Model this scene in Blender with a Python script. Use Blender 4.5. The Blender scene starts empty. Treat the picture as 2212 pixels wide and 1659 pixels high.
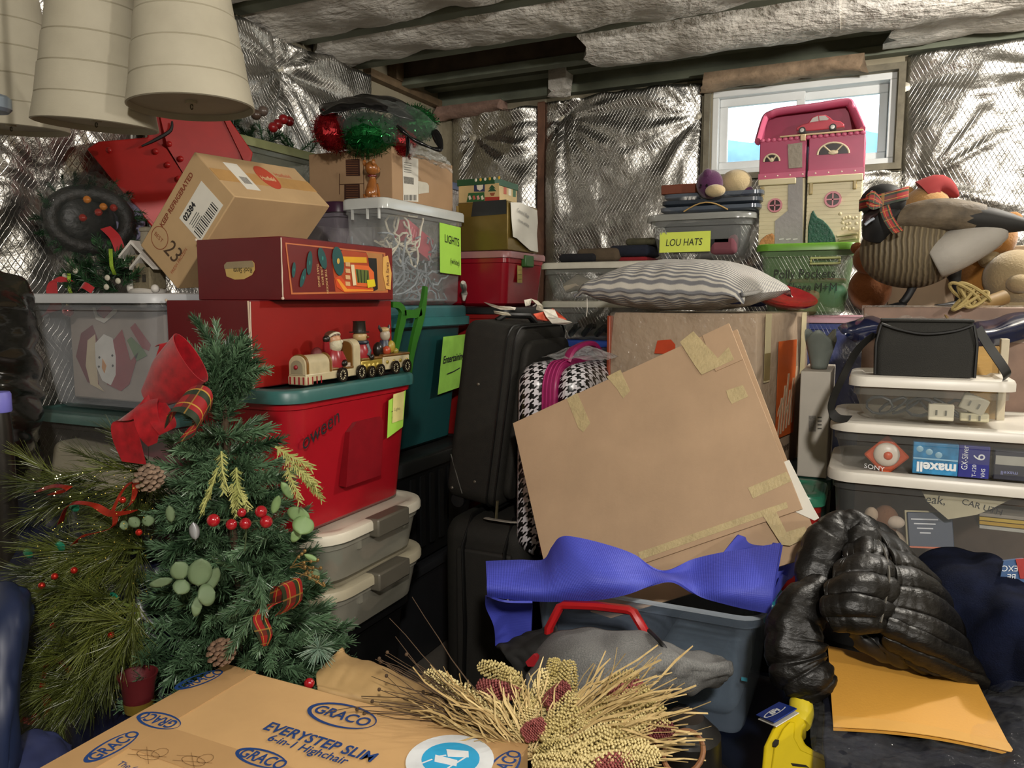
import bpy, bmesh, math, random
from mathutils import Vector as V, Matrix, Euler, noise
R = math.radians
S = bpy.context.scene
COL = S.collection
random.seed(7)
# ---------------------------------------------------------------- camera
FPX, PITCH, YAW, CAMH = 1660.0, math.atan((829.5 - 650) / 1660.0), R(25.2), 1.45
cam = bpy.data.cameras.new('camera')
cam.sensor_width = 36.0
cam.lens = FPX / 2212 * 36.0
cam.clip_start = 0.02
camo = bpy.data.objects.new('camera', cam)
camo.location = (0, 0, CAMH)
camo.rotation_euler = (R(90) - PITCH, 0, YAW)
COL.objects.link(camo)
S.camera = camo
# ---------------------------------------------------------------- world, lights, exposure
w = bpy.data.worlds.new('world')
S.world = w
w.use_nodes = True
bg = w.node_tree.nodes['Background']
bg.inputs[0].default_value = (0.74, 0.87, 1.0, 1)
bg.inputs[1].default_value = 1.5


def bulb(name, loc, power, col, rad):
    l = bpy.data.lights.new(name, 'POINT')
    l.energy = power
    l.color = col
    l.shadow_soft_size = rad
    o = bpy.data.objects.new(name, l)
    o.location = loc
    COL.objects.link(o)


bulb('ceiling_bulb_by_window', (0.85, 2.9, 2.44), 25, (1.0, 0.94, 0.85), 0.05)
bulb('ceiling_bulb_behind_camera', (0.45, -0.60, 2.28), 62, (1.0, 0.94, 0.86), 0.07)
bulb('ceiling_bulb_room_end', (2.3, 0.3, 2.25), 34, (1.0, 0.94, 0.86), 0.08)
S.view_settings.view_transform = 'Standard'
S.view_settings.look = 'None'
S.view_settings.gamma = 1
S.view_settings.use_curve_mapping = False
S.view_settings.exposure = 1.72


# ---------------------------------------------------------------- helpers: points
def _ray(px, py):
    u = (px - 1106) / FPX
    v = (829.5 - py) / FPX
    f = math.cos(PITCH) + v * math.sin(PITCH)
    z = -math.sin(PITCH) + v * math.cos(PITCH)
    cy, sy = math.cos(YAW), math.sin(YAW)
    return V((cy * u / f - sy, sy * u / f + cy, z / f))


ORG = V((0, 0, CAMH))


def at(px, py, d):
    return ORG + _ray(px, py) * d


def onX(px, py, x):
    r = _ray(px, py)
    return ORG + r * (x / r.x)


def onY(px, py, y):
    r = _ray(px, py)
    return ORG + r * (y / r.y)


def onZ(px, py, z):
    r = _ray(px, py)
    return ORG + r * ((z - CAMH) / r.z)


# ---------------------------------------------------------------- helpers: materials
def hx(s):
    s = s.lstrip('#')
    c = [int(s[i:i + 2], 16) / 255 for i in (0, 2, 4)]
    return tuple((x / 12.92 if x <= 0.04045 else ((x + 0.055) / 1.055) ** 2.4) for x in c) + (1,)


class NT:
    def __init__(s, name):
        s.m = bpy.data.materials.new(name)
        s.m.use_nodes = True
        s.t = s.m.node_tree
        s.b = s.t.nodes['Principled BSDF']
        s.out = s.t.nodes['Material Output']

    def n(s, typ, **k):
        x = s.t.nodes.new(typ)
        for a, b in k.items():
            setattr(x, a, b)
        return x

    def l(s, a, b):
        s.t.links.new(a, b)

    def math(s, op, a, b=None, c=None):
        x = s.n('ShaderNodeMath', operation=op)
        for i, q in enumerate((a, b, c)):
            if q is None:
                continue
            if isinstance(q, (int, float)):
                x.inputs[i].default_value = q
            else:
                s.l(q, x.inputs[i])
        return x.outputs[0]

    def coord(s, kind='Object'):
        return s.n('ShaderNodeTexCoord').outputs[kind]

    def noise(s, scale, detail=4, kind='Object', stretch=None, rough=0.55):
        x = s.n('ShaderNodeTexNoise')
        x.inputs['Scale'].default_value = scale
        x.inputs['Detail'].default_value = detail
        x.inputs['Roughness'].default_value = rough
        v = s.coord(kind)
        if stretch:
            mp = s.n('ShaderNodeMapping')
            mp.inputs['Scale'].default_value = stretch
            s.l(v, mp.inputs[0])
            v = mp.outputs[0]
        s.l(v, x.inputs['Vector'])
        return x.outputs[0]

    def mixc(s, fac, a, b):
        x = s.n('ShaderNodeMix', data_type='RGBA')
        for i, q in ((0, fac), (6, a), (7, b)):
            if isinstance(q, (int, float)):
                x.inputs[i].default_value = q
            elif isinstance(q, tuple):
                x.inputs[i].default_value = q
            else:
                s.l(q, x.inputs[i])
        return x.outputs[2]

    def ramp(s, fac, lo, hi):
        x = s.n('ShaderNodeMapRange')
        x.inputs[1].default_value = lo
        x.inputs[2].default_value = hi
        s.l(fac, x.inputs[0])
        return x.outputs[0]

    def bump(s, h, strength=0.3, dist=0.01):
        x = s.n('ShaderNodeBump')
        x.inputs['Strength'].default_value = strength
        x.inputs['Distance'].default_value = dist
        s.l(h, x.inputs['Height'])
        s.l(x.outputs[0], s.b.inputs['Normal'])
        return x

    def col(s, c):
        if isinstance(c, tuple):
            s.b.inputs['Base Color'].default_value = c
        else:
            s.l(c, s.b.inputs['Base Color'])

    def set(s, **k):
        for a, b in k.items():
            s.b.inputs[a.replace('_', ' ')].default_value = b


MATS = {}


def mat(c, rough=0.5, metal=0.0, var=0.12, vs=14.0, bump=0.0, bs=120.0, stretch=None, sheen=0.0, alpha=1.0, coat=0.0, spec=0.5):
    """plain procedural material: base colour with a little noise, optional fine relief"""
    key = ('p', c, rough, metal, var, vs, bump, bs, stretch, sheen, alpha, coat, spec)
    if key in MATS:
        return MATS[key]
    n = NT('m_' + c.strip('#') + '_%d' % len(MATS))
    a = hx(c)
    lo = tuple(x * (1 - var) for x in a[:3]) + (1,)
    hi = tuple(min(1, x * (1 + var)) for x in a[:3]) + (1,)
    n.col(n.mixc(n.ramp(n.noise(vs, 4), 0.3, 0.7), lo, hi))
    n.set(Roughness=rough, Metallic=metal)
    n.b.inputs['Specular IOR Level'].default_value = spec
    if sheen:
        n.b.inputs['Sheen Weight'].default_value = sheen
    if coat:
        n.b.inputs['Coat Weight'].default_value = coat
        n.b.inputs['Coat Roughness'].default_value = 0.15
    if bump:
        n.bump(n.noise(bs, 3, stretch=stretch), bump, 0.004)
    if alpha < 1:
        n.set(Alpha=alpha)
    MATS[key] = n.m
    return n.m


def clear(c='#dfe3e2', a=0.28, rough=0.18, wave=0.0, ws=9.0, haze=0.6):
    """thin see-through plastic: a share of transparent, the rest milky plastic"""
    key = ('c', c, a, rough, wave, ws, haze)
    if key in MATS:
        return MATS[key]
    n = NT('plastic_clear_%d' % len(MATS))
    n.col(hx(c))
    n.set(Roughness=rough)
    fac = n.ramp(n.noise(6, 3), 0.2, 0.8)
    fac = n.math('MULTIPLY_ADD', fac, a * 0.25, a * 0.85)
    fr = n.n('ShaderNodeLayerWeight')
    fr.inputs[0].default_value = 0.25
    fac = n.math('MAXIMUM', fac, n.math('MULTIPLY', fr.outputs[1], haze))
    n.l(fac, n.b.inputs['Alpha'])
    if wave:
        n.bump(n.noise(ws, 3), wave, 0.03)
    MATS[key] = n.m
    return n.m


# ---------------------------------------------------------------- helpers: mesh building
class M:
    """collects geometry (in the frame given by mt) and builds ONE mesh object"""

    def __init__(s, mt=None):
        s.v, s.f, s.uv = [], [], []
        s.mt = mt or Matrix()

    def pt(s, p, uv=(0, 0)):
        s.v.append(s.mt @ V(p))
        s.uv.append(uv)
        return len(s.v) - 1

    def quad(s, a, b, c, d):
        i = [s.pt(a, (0, 0)), s.pt(b, (1, 0)), s.pt(c, (1, 1)), s.pt(d, (0, 1))]
        s.f.append(i)

    def poly(s, pts):
        s.f.append([s.pt(p) for p in pts])

    def box(s, c, d, m=None):
        c = V(c)
        old = s.mt
        if m is not None:
            s.mt = old @ Matrix.Translation(c) @ m
            c = V((0, 0, 0))
        x, y, z = d[0] / 2, d[1] / 2, d[2] / 2
        i = [s.pt(c + V((sx * x, sy * y, sz * z))) for sz in (-1, 1) for sy in (-1, 1) for sx in (-1, 1)]
        for q in ((0, 2, 3, 1), (4, 5, 7, 6), (0, 1, 5, 4), (2, 6, 7, 3), (0, 4, 6, 2), (1, 3, 7, 5)):
            s.f.append([i[k] for k in q])
        s.mt = old
        return s

    def bb(s, x0, x1, y0, y1, z0, z1):
        return s.box(((x0 + x1) / 2, (y0 + y1) / 2, (z0 + z1) / 2), (x1 - x0, y1 - y0, z1 - z0))

    def loft(s, rings, cap0=True, cap1=True, close=True):
        n = len(rings[0])
        nr = len(rings)
        idx = []
        for j, r in enumerate(rings):
            idx.append([s.pt(p, (k / n, j / max(1, nr - 1))) for k, p in enumerate(r)])
        for j in range(nr - 1):
            for k in range(n if close else n - 1):
                k2 = (k + 1) % n
                s.f.append([idx[j][k], idx[j][k2], idx[j + 1][k2], idx[j + 1][k]])
        if cap0:
            s.f.append(idx[0][::-1])
        if cap1:
            s.f.append(idx[-1])
        return s

    def lathe(s, prof, n=24, c=(0, 0, 0), cap0=True, cap1=True, m=None, sy=1.0):
        c = V(c)
        m = m or Matrix()
        rings = []
        for r, z in prof:
            rings.append([c + (m @ V((r * math.cos(2 * math.pi * k / n), sy * r * math.sin(2 * math.pi * k / n), z))) for k in range(n)])
        return s.loft(rings, cap0, cap1)

    def ball(s, c, r, nu=14, nv=9, m=None):
        if isinstance(r, (int, float)):
            r = (r, r, r)
        m = m or Matrix()
        c = V(c)
        rings = []
        for j in range(nv + 1):
            t = math.pi * (j + 0.0) / nv
            t = min(max(t, 0.04), math.pi - 0.04)
            rings.append([c + (m @ V((r[0] * math.sin(t) * math.cos(2 * math.pi * k / nu), r[1] * math.sin(t) * math.sin(2 * math.pi * k / nu), -r[2] * math.cos(t)))) for k in range(nu)])
        return s.loft(rings)

    def tube(s, path, r, n=8, cap=True, flat=1.0, upv=None):
        path = [V(p) for p in path]
        rs = r if isinstance(r, (list, tuple)) else [r] * len(path)
        rings = []
        prev = None
        for i, p in enumerate(path):
            t = (path[min(i + 1, len(path) - 1)] - path[max(i - 1, 0)])
            t = t.normalized() if t.length > 1e-9 else V((0, 0, 1))
            if prev is None:
                a = V(upv) if upv is not None else (V((0, 0, 1)) if abs(t.z) < 0.9 else V((1, 0, 0)))
            else:
                a = prev
            a = (a - t * a.dot(t))
            a = a.normalized() if a.length > 1e-6 else t.orthogonal().normalized()
            b = t.cross(a)
            prev = a
            rings.append([p + (a * math.cos(2 * math.pi * k / n) * flat + b * math.sin(2 * math.pi * k / n)) * rs[i] for k in range(n)])
        return s.loft(rings, cap, cap)

    def ribbon(s, path, width, normal_w, th=0.0012):
        """flat band along path; normal_w gives the across direction at each point"""
        path = [V(p) for p in path]
        rings = []
        for i, p in enumerate(path):
            a = V(normal_w[i] if isinstance(normal_w, list) else normal_w).normalized()
            t = (path[min(i + 1, len(path) - 1)] - path[max(i - 1, 0)]).normalized()
            nn = t.cross(a).normalized() * th / 2
            wd = (width[i] if isinstance(width, list) else width) / 2
            rings.append([p - a * wd - nn, p + a * wd - nn, p + a * wd + nn, p - a * wd + nn])
        s.loft(rings)
        for q in range(len(s.uv) - 4 * len(rings), len(s.uv)):
            k = (q - (len(s.uv) - 4 * len(rings)))
            s.uv[q] = ((0, 1, 1, 0)[k % 4], (k // 4) / max(1, len(rings) - 1))
        return s

    def prism(s, out, z0, z1, m=None):
        m = m or Matrix()
        a = [m @ V((x, y, z0)) for x, y in out]
        b = [m @ V((x, y, z1)) for x, y in out]
        return s.loft([a, b])

    def grid(s, nu, nv, fn, th=0.0, uvs=(1, 1)):
        P = [[V(fn(i / nu, j / nv)) for i in range(nu + 1)] for j in range(nv + 1)]
        idx = [[s.pt(P[j][i], (i / nu * uvs[0], j / nv * uvs[1])) for i in range(nu + 1)] for j in range(nv + 1)]
        for j in range(nv):
            for i in range(nu):
                s.f.append([idx[j][i], idx[j][i + 1], idx[j + 1][i + 1], idx[j + 1][i]])
        if th:
            N = [[None] * (nu + 1) for _ in range(nv + 1)]
            for j in range(nv + 1):
                for i in range(nu + 1):
                    du = P[j][min(i + 1, nu)] - P[j][max(i - 1, 0)]
                    dv = P[min(j + 1, nv)][i] - P[max(j - 1, 0)][i]
                    q = du.cross(dv)
                    N[j][i] = q.normalized() if q.length > 1e-12 else V((0, 0, 1))
            id2 = [[s.pt(P[j][i] - N[j][i] * th, (i / nu * uvs[0], j / nv * uvs[1])) for i in range(nu + 1)] for j in range(nv + 1)]
            for j in range(nv):
                for i in range(nu):
                    s.f.append([id2[j][i], id2[j + 1][i], id2[j + 1][i + 1], id2[j][i + 1]])
            for i in range(nu):
                s.f.append([idx[0][i + 1], idx[0][i], id2[0][i], id2[0][i + 1]])
                s.f.append([idx[nv][i], idx[nv][i + 1], id2[nv][i + 1], id2[nv][i]])
            for j in range(nv):
                s.f.append([idx[j][0], idx[j + 1][0], id2[j + 1][0], id2[j][0]])
                s.f.append([idx[j + 1][nu], idx[j][nu], id2[j][nu], id2[j + 1][nu]])
        return s

    def mesh(s, name, off=V((0, 0, 0)), inv=None, smooth=None):
        me = bpy.data.meshes.new(name)
        vs = [(inv @ p) if inv is not None else (p - off) for p in s.v]
        me.from_pydata([tuple(p) for p in vs], [], s.f)
        uvl = me.uv_layers.new(name='UVMap')
        li = [0] * len(me.loops)
        me.loops.foreach_get('vertex_index', li)
        flat = []
        for k in li:
            flat += s.uv[k]
        uvl.data.foreach_set('uv', flat)
        me.validate()
        if smooth is not None:
            try:
                me.shade_smooth()
                if smooth < 179:
                    me.set_sharp_from_angle(angle=R(smooth))
            except Exception:
                pass
        me.update()
        return me

    def build(s, name, material, parent=None, smooth=40, bevel=0.0, seg=2, world=True):
        """parent given: a part (coordinates are world unless world=False); none: a top-level object at its base"""
        if parent is None:
            xs = [p.x for p in s.v]
            ys = [p.y for p in s.v]
            off = V(((min(xs) + max(xs)) / 2, (min(ys) + max(ys)) / 2, min(p.z for p in s.v)))
            me = s.mesh(name, off, None, smooth)
        else:
            off = None
            inv = FR[parent.name].inverted() if world else Matrix()
            me = s.mesh(name, V((0, 0, 0)), inv, smooth)
        me.materials.append(material)
        o = bpy.data.objects.new(name, me)
        COL.objects.link(o)
        if parent is not None:
            o.parent = parent
            FR[o.name] = FR[parent.name]
        else:
            o.location = off
            FR[o.name] = Matrix.Translation(off)
        if bevel:
            b = o.modifiers.new('bevel', 'BEVEL')
            b.width = bevel
            b.segments = seg
            b.limit_method = 'ANGLE'
            b.angle_limit = R(35)
            b.harden_normals = False
        return o


FR = {}


def tag(o, label, cat, group=None, kind=None):
    if label:
        o['label'] = label
    if cat:
        o['category'] = cat
    if group:
        o['group'] = group
    if kind:
        o['kind'] = kind
    return o


def thing(name, label, cat, loc=(0, 0, 0), rot=(0, 0, 0), group=None):
    o = bpy.data.objects.new(name, None)
    o.empty_display_size = 0.05
    COL.objects.link(o)
    o.location = loc
    o.rotation_euler = rot
    FR[o.name] = Matrix.Translation(V(loc)) @ Euler(rot).to_matrix().to_4x4()
    return tag(o, label, cat, group)


def frame(t):
    return FR[t.name]


def struct(name, m, material, parent=None, **k):
    o = m.build(name, material, parent, **k)
    if parent is None:
        o['kind'] = 'structure'
    return o


def copy_tree(o, parent=None):
    c = o.copy()
    COL.objects.link(c)
    if parent is not None:
        c.parent = parent
    FR[c.name] = FR[o.name]
    for ch in list(o.children):
        copy_tree(ch, c)
    return c


def rrect(x0, x1, y0, y1, r, z, n=5):
    r = min(r, (x1 - x0) / 2 - 1e-4, (y1 - y0) / 2 - 1e-4)
    out = []
    for cx, cy, a0 in ((x1 - r, y1 - r, 0), (x0 + r, y1 - r, 90), (x0 + r, y0 + r, 180), (x1 - r, y0 + r, 270)):
        for k in range(n + 1):
            a = R(a0 + 90 * k / n)
            out.append(V((cx + r * math.cos(a), cy + r * math.sin(a), z)))
    return out


def shrink(x0, x1, y0, y1, d):
    return x0 + d, x1 - d, y0 + d, y1 - d


_tn = [0]


def text(s, size, material, parent, o, r, u, name='lettering', shear=0.0, th=0.0004, align='LEFT', sx=1.0, bold=0.0, world=True, space=1.0):
    """flat lettering lying on a surface: o origin, r reading direction, u up direction"""
    cu = bpy.data.curves.new('txt', 'FONT')
    cu.body = s
    cu.size = size
    cu.shear = shear
    cu.extrude = 0.0
    cu.offset = bold
    cu.align_x = align
    cu.space_character = space
    cu.resolution_u = 3
    ob = bpy.data.objects.new('txt', cu)
    COL.objects.link(ob)
    me0 = bpy.data.meshes.new_from_object(ob)
    r = V(r).normalized()
    u = V(u).normalized()
    n = r.cross(u)
    o = V(o) + n * th
    inv = FR[parent.name].inverted() if world else Matrix()
    me = bpy.data.meshes.new(name)
    vs = [tuple(inv @ (o + r * (p.co.x * sx) + u * p.co.y)) for p in me0.vertices]
    me.from_pydata(vs, [], [list(p.vertices) for p in me0.polygons])
    me.materials.append(material)
    bpy.data.objects.remove(ob)
    bpy.data.meshes.remove(me0)
    bpy.data.curves.remove(cu)
    q = bpy.data.objects.new(name, me)
    COL.objects.link(q)
    q.parent = parent
    FR[q.name] = FR[parent.name]
    return q


def decal(name, material, parent, o, r, u, w_, h_, th=0.0008, bend=0.0, world=True, pts=None):
    """thin sheet (label, tape, print) with its lower left corner at o"""
    r = V(r).normalized()
    u = V(u).normalized()
    n = r.cross(u)
    m = M()
    if pts is None:
        pts = [(0, 0), (w_, 0), (w_, h_), (0, h_)]
    o = V(o)
    a = [o + r * x + u * y + n * 0.0001 for x, y in pts]
    b = [p + n * th for p in a]
    m.loft([a, b])
    return m.build(name, material, parent, smooth=None, world=world)


def strokes(name, material, parent, o, r, u, lines, wd=0.003, th=0.0012, world=True):
    """hand-drawn marker strokes on a surface (2-D polylines in metres)"""
    r = V(r).normalized()
    u = V(u).normalized()
    n = r.cross(u)
    m = M()
    o = V(o) + n * th
    for ln in lines:
        for (x0, y0), (x1, y1) in zip(ln[:-1], ln[1:]):
            d = V((x1 - x0, y1 - y0))
            if d.length < 1e-6:
                continue
            d.normalize()
            e = V((-d.y, d.x)) * wd / 2
            d = d * wd * 0.4
            q = [(x0 - d.x + e.x, y0 - d.y + e.y), (x0 - d.x - e.x, y0 - d.y - e.y), (x1 + d.x - e.x, y1 + d.y - e.y), (x1 + d.x + e.x, y1 + d.y + e.y)]
            m.poly([o + r * x + u * y for x, y in q])
    return m.build(name, material, parent, smooth=None, world=world)


def ellipse(cx, cy, rx, ry, n=28, a0=0, a1=360, rot=0):
    out = []
    for k in range(n + 1):
        a = R(a0 + (a1 - a0) * k / n)
        x, y = rx * math.cos(a), ry * math.sin(a)
        c, s_ = math.cos(R(rot)), math.sin(R(rot))
        out.append((cx + x * c - y * s_, cy + x * s_ + y * c))
    return out


def ringprint(name, material, parent, o, r, u, cx, cy, rx, ry, wd, n=32, th=0.0012, rot=0, cut=0.0):
    """printed oval outline; cut shifts the inner oval so the line swells on one side"""
    r = V(r).normalized()
    u = V(u).normalized()
    nn = r.cross(u)
    o = V(o) + nn * th
    A = ellipse(cx, cy, rx, ry, n, rot=rot)
    B = ellipse(cx + cut, cy, rx - wd, ry - wd, n, rot=rot)
    m = M()
    for k in range(n):
        m.poly([o + r * x + u * y for x, y in (A[k], A[k + 1], B[k + 1], B[k])])
    return m.build(name, material, parent, smooth=None)


def nz(x, y=0.0, z=0.0):
    return noise.noise(V((x, y, z)))


UPZ, PX, PY, NX, NY = V((0, 0, 1)), V((1, 0, 0)), V((0, 1, 0)), V((-1, 0, 0)), V((0, -1, 0))
# ================================================================ the room
WX, WY = -2.45, 4.20          # left wall and back wall planes
CONC = mat('#8f8772', 0.9, var=0.2, vs=3.0, bump=0.5, bs=40)
struct('floor', M().bb(-2.7, 3.9, -3.4, 4.5, -0.1, 0.0), mat('#57524b', 0.85, var=0.25, vs=4, bump=0.3, bs=30))
struct('wall_left', M().bb(WX - 0.2, WX, -3.4, 4.5, 0.0, 2.95), CONC, smooth=None)
struct('wall_right', M().bb(3.7, 3.9, -3.4, 4.5, 0.0, 2.95), CONC, smooth=None)
struct('wall_front', M().bb(-2.65, 3.9, -3.4, -3.2, 0.0, 2.95), CONC, smooth=None)
WX0, WX1, WZ0, WZ1 = -0.82, 0.045, 2.105, 2.535
mb = M()
mb.bb(WX, WX0, WY, WY + 0.2, 0, 2.95)
mb.bb(WX1, 3.7, WY, WY + 0.2, 0, 2.95)
mb.bb(WX0, WX1, WY, WY + 0.2, 0, WZ0)
mb.bb(WX0, WX1, WY, WY + 0.2, WZ1, 2.95)
wall_back = struct('wall_back', mb, CONC, smooth=None)
wall_left = bpy.data.objects['wall_left']
ceiling = struct('ceiling', M().bb(-2.65, 3.9, -3.4, 4.4, 2.95, 3.05), mat('#6b5a45', 0.85, var=0.3, vs=5, bump=0.3, bs=40, stretch=(1, 14, 1)), smooth=None)

# ---- floor joists (I-joists: flanges and web) with insulation batts between them
FLG = mat('#6f7565', 0.8, var=0.22, vs=6, bump=0.3, bs=60, stretch=(1, 12, 12))
WEB = mat('#57493a', 0.85, var=0.3, vs=9, bump=0.4, bs=70)
JY = [3.72, 3.31, 2.90, 2.49, 2.08, 1.67, 1.26, 0.85, 0.44, 0.03, -0.38, -0.79, -1.2, -1.6, -2.0, -2.4, -2.8]
INK = mat('#23241f', 0.8)
for k, y in enumerate(JY):
    j = thing('floor_joist', None, None, (0.6, y, 2.62))
    j['kind'] = 'structure'
    M().bb(WX + 0.02, 3.68, y - 0.035, y + 0.035, 2.62, 2.66).build('bottom_flange', FLG, j, bevel=0.003)
    M().bb(WX + 0.02, 3.68, y - 0.006, y + 0.006, 2.655, 2.915).build('web', WEB, j)
    M().bb(WX + 0.02, 3.68, y - 0.035, y + 0.035, 2.91, 2.95).build('top_flange', FLG, j)
    if y == 2.90:
        text('682 04/04/16 1430', 0.034, INK, j, (-2.28, y - 0.0355, 2.627), PX, UPZ, name='stamped_print')
    if y == 3.31:
        text('07/12/16', 0.034, INK, j, (-2.25, y - 0.0355, 2.627), PX, UPZ, name='stamped_print')
# rim board, sill plate along the back wall
struct('trim_1', M().bb(WX, 3.7, 4.13, 4.198, 2.60, 2.64).bb(WX, 3.7, 4.155, 4.198, 2.64, 2.95), FLG, smooth=None)
struct('trim_2', M().bb(WX, 3.7, 4.0, 4.09, 2.68, 2.72), FLG, smooth=None)
struct('trim_3', M().bb(WX + 0.002, WX + 0.05, 3.4, 4.12, 2.60, 2.64).bb(WX + 0.002, WX + 0.06, 3.62, 3.69, 2.64, 2.95), mat('#6d5a42', 0.8, var=0.3, bump=0.3), smooth=None)

n_ = NT('fibre_batt')
f1 = n_.noise(5, 6)
f2 = n_.noise(38, 5, stretch=(0.5, 1, 1))
n_.col(n_.mixc(n_.ramp(f1, 0.25, 0.75), hx('#b3ada2'), hx('#e0ddd6')))
n_.set(Roughness=0.95)
n_.bump(n_.math('ADD', f2, n_.math('MULTIPLY', f1, 2.0)), 0.9, 0.02)
BATT = n_.m
PINKB = mat('#8f7a63', 0.95, var=0.35, vs=14, bump=0.9, bs=50)


def batt(x0, x1, y0, y1, zb=2.60, sag=0.05, seed=0.0, rag0=0.0, rag1=0.0, material=BATT, name='insulation_batt', top=2.86, nx=None):
    nx = nx or max(10, int((x1 - x0) / 0.035))
    rings = []
    ny = 11
    for i in range(nx + 1):
        u = i / nx
        x = x0 + (x1 - x0) * u
        e = 0.0
        ring = []
        for k in range(ny):
            v = k / (ny - 1)
            yy = y0 + (y1 - y0) * v
            xx = x
            if i < 3:
                xx += rag0 * nz(seed + v * 3.3, 1.7) + rag0 * 0.5 * nz(seed + v * 9, 3)
            if i > nx - 3:
                xx += rag1 * nz(seed + v * 3.3, 7.7)
            h = sag * (math.sin(math.pi * v) ** 0.6)
            h += 0.030 * nz(x * 1.7 + seed, yy * 2.0, 0.3) + 0.022 * nz(x * 5 + seed, yy * 6, 2.2) + 0.010 * nz(x * 14 + seed, yy * 14, 5)
            edge = 0.016 * nz(x * 8 + seed, v * 2, 9)
            yy += edge * (1 if v > 0.5 else -1) if v in (0.0, 1.0) else 0
            ring.append(V((xx, yy, zb - h)))
        ring.append(V((x, y1 - 0.01, top)))
        ring.append(V((x, y0 + 0.01, top)))
        rings.append(ring[::-1])
    o = M().loft(rings).build(name, material, ceiling, smooth=60)
    return o


batt(-1.22, -0.18, 3.33, 3.71, 2.62, 0.075, 1.3, rag0=0.10)
batt(-0.20, 2.4, 3.35, 3.72, 2.63, 0.085, 2.9, rag0=0.06)
batt(-2.40, 0.25, 2.93, 3.29, 2.63, 0.055, 4.2, rag0=0.16)
batt(0.28, 2.4, 2.93, 3.29, 2.63, 0.055, 5.2)
batt(-2.42, 0.6, 2.52, 2.88, 2.64, 0.05, 6.6, rag0=0.10)
batt(0.62, 2.6, 2.52, 2.88, 2.64, 0.05, 6.9)
batt(0.02, 2.4, 3.75, 4.12, 2.65, 0.05, 8.8, rag0=0.08)
batt(-0.84, -0.10, 4.06, 4.195, 2.565, 0.03, 9.9, rag0=0.05, rag1=0.05, material=PINKB, name='insulation_scrap', top=2.60)
batt(-1.66, -1.56, 3.98, 4.12, 2.60, 0.03, 3.9, rag0=0.05, rag1=0.05, name='insulation_scrap', top=2.70)
batt(-2.42, -2.0, 4.08, 4.195, 2.575, 0.03, 12.9, rag0=0.08, rag1=0.05, material=mat('#8a6f62', 0.95, var=0.3, vs=14, bump=0.9, bs=50), name='insulation_scrap', top=2.60)
for q, y in enumerate((2.08, 1.67, 1.26, 0.85, 0.44)):
    batt(-2.4, 3.6, y + 0.03, y + 0.38, 2.64, 0.05, 20.0 + q, nx=60)

# ---- foil faced blanket hung over the concrete, pinned at points
n_ = NT('foil_blanket')
uvn = n_.n('ShaderNodeUVMap').outputs[0]
sep = n_.n('ShaderNodeSeparateXYZ')
n_.l(uvn, sep.inputs[0])
ux, uy = sep.outputs[0], sep.outputs[1]
def _line(sgn):
    t = n_.math('ADD', n_.math('MULTIPLY', ux, 52.0), n_.math('MULTIPLY', uy, 29.0 * sgn))
    t = n_.math('ABSOLUTE', n_.math('SUBTRACT', n_.math('FRACT', t), 0.5))
    return n_.ramp(t, 0.43, 0.5)
dia = n_.math('MAXIMUM', _line(1), _line(-1))
cr = n_.noise(7, 6, rough=0.65)
cr2 = n_.noise(40, 4)
h = n_.math('ADD', n_.math('MULTIPLY', dia, 0.11), n_.math('ADD', n_.math('MULTIPLY', cr, 0.9), n_.math('MULTIPLY', cr2, 0.10)))
n_.bump(h, 0.42, 0.03)
n_.col(n_.mixc(n_.ramp(cr, 0.3, 0.7), hx('#b2b0aa'), hx('#d2d0cb')))
n_.set(Metallic=1.0, Roughness=0.30)
n_.l(n_.math('MULTIPLY_ADD', cr2, 0.16, 0.24), n_.b.inputs['Roughness'])
FOIL = n_.m


def foil(name, parent, s0, s1, z0, z1, pins, back, seed, hole=None, ztop=None, bulge=0.075, res=0.017):
    """blanket over a wall: s runs along the wall; back=True lies on the back wall, else on the left wall"""
    nu = int((s1 - s0) / res)
    nv = int((z1 - z0) / res)
    pp = []
    for k, (a, b, wgt) in enumerate(pins):
        rnd = random.Random(int(seed * 100) + k)
        pp.append((a, b, wgt, rnd.uniform(0, 9)))

    def fn(u, v):
        s = s0 + (s1 - s0) * u
        z = z0 + (z1 - z0) * v
        hgt = bulge
        pl = 0.0
        for a, b, wgt, ph in pp:
            dx, dz = s - a, z - b
            d = math.sqrt(dx * dx + dz * dz) + 1e-6
            hgt = min(hgt, bulge * (1 - math.exp(-(d / 0.16) ** 1.2)))
            th = math.atan2(dz, dx)
            c = 0.8 - 2.6 * abs(noise.noise(V((math.cos(th) * 2.7 + ph, math.sin(th) * 2.7, ph)))) + 0.6 * noise.noise(V((math.cos(th) * 7 + ph, math.sin(th) * 7, 4.0)))
            pl += wgt * c * 0.032 * (1 - math.exp(-d / 0.06)) * math.exp(-d / 0.30)
        hgt += pl
        hgt += 0.014 * noise.noise(V((s * 2.2 + seed, z * 2.2, 0))) + 0.009 * noise.noise(V((s * 7 + seed, z * 5, 1))) + 0.0035 * noise.noise(V((s * 23 + seed, z * 19, 2)))
        e = min(u, 1 - u) * (s1 - s0)
        hgt *= min(1, 0.25 + e / 0.10)
        hgt = max(hgt, 0.002)
        zz = z
        if v > 0.985:
            zz += 0.018 * noise.noise(V((s * 9, seed, 3)))
        if back:
            return V((s, WY - 0.004 - hgt, zz))
        return V((WX + 0.004 + hgt, s, zz))
    m = M().grid(nu, nv, fn, 0.0, uvs=(s1 - s0, z1 - z0))
    if not back:
        m.f = [q[::-1] for q in m.f]
    o = m.build(name, FOIL, parent, smooth=180)
    sm = o.modifiers.new('solid', 'SOLIDIFY')
    sm.thickness = 0.0015
    sm.offset = -1
    return o


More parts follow.
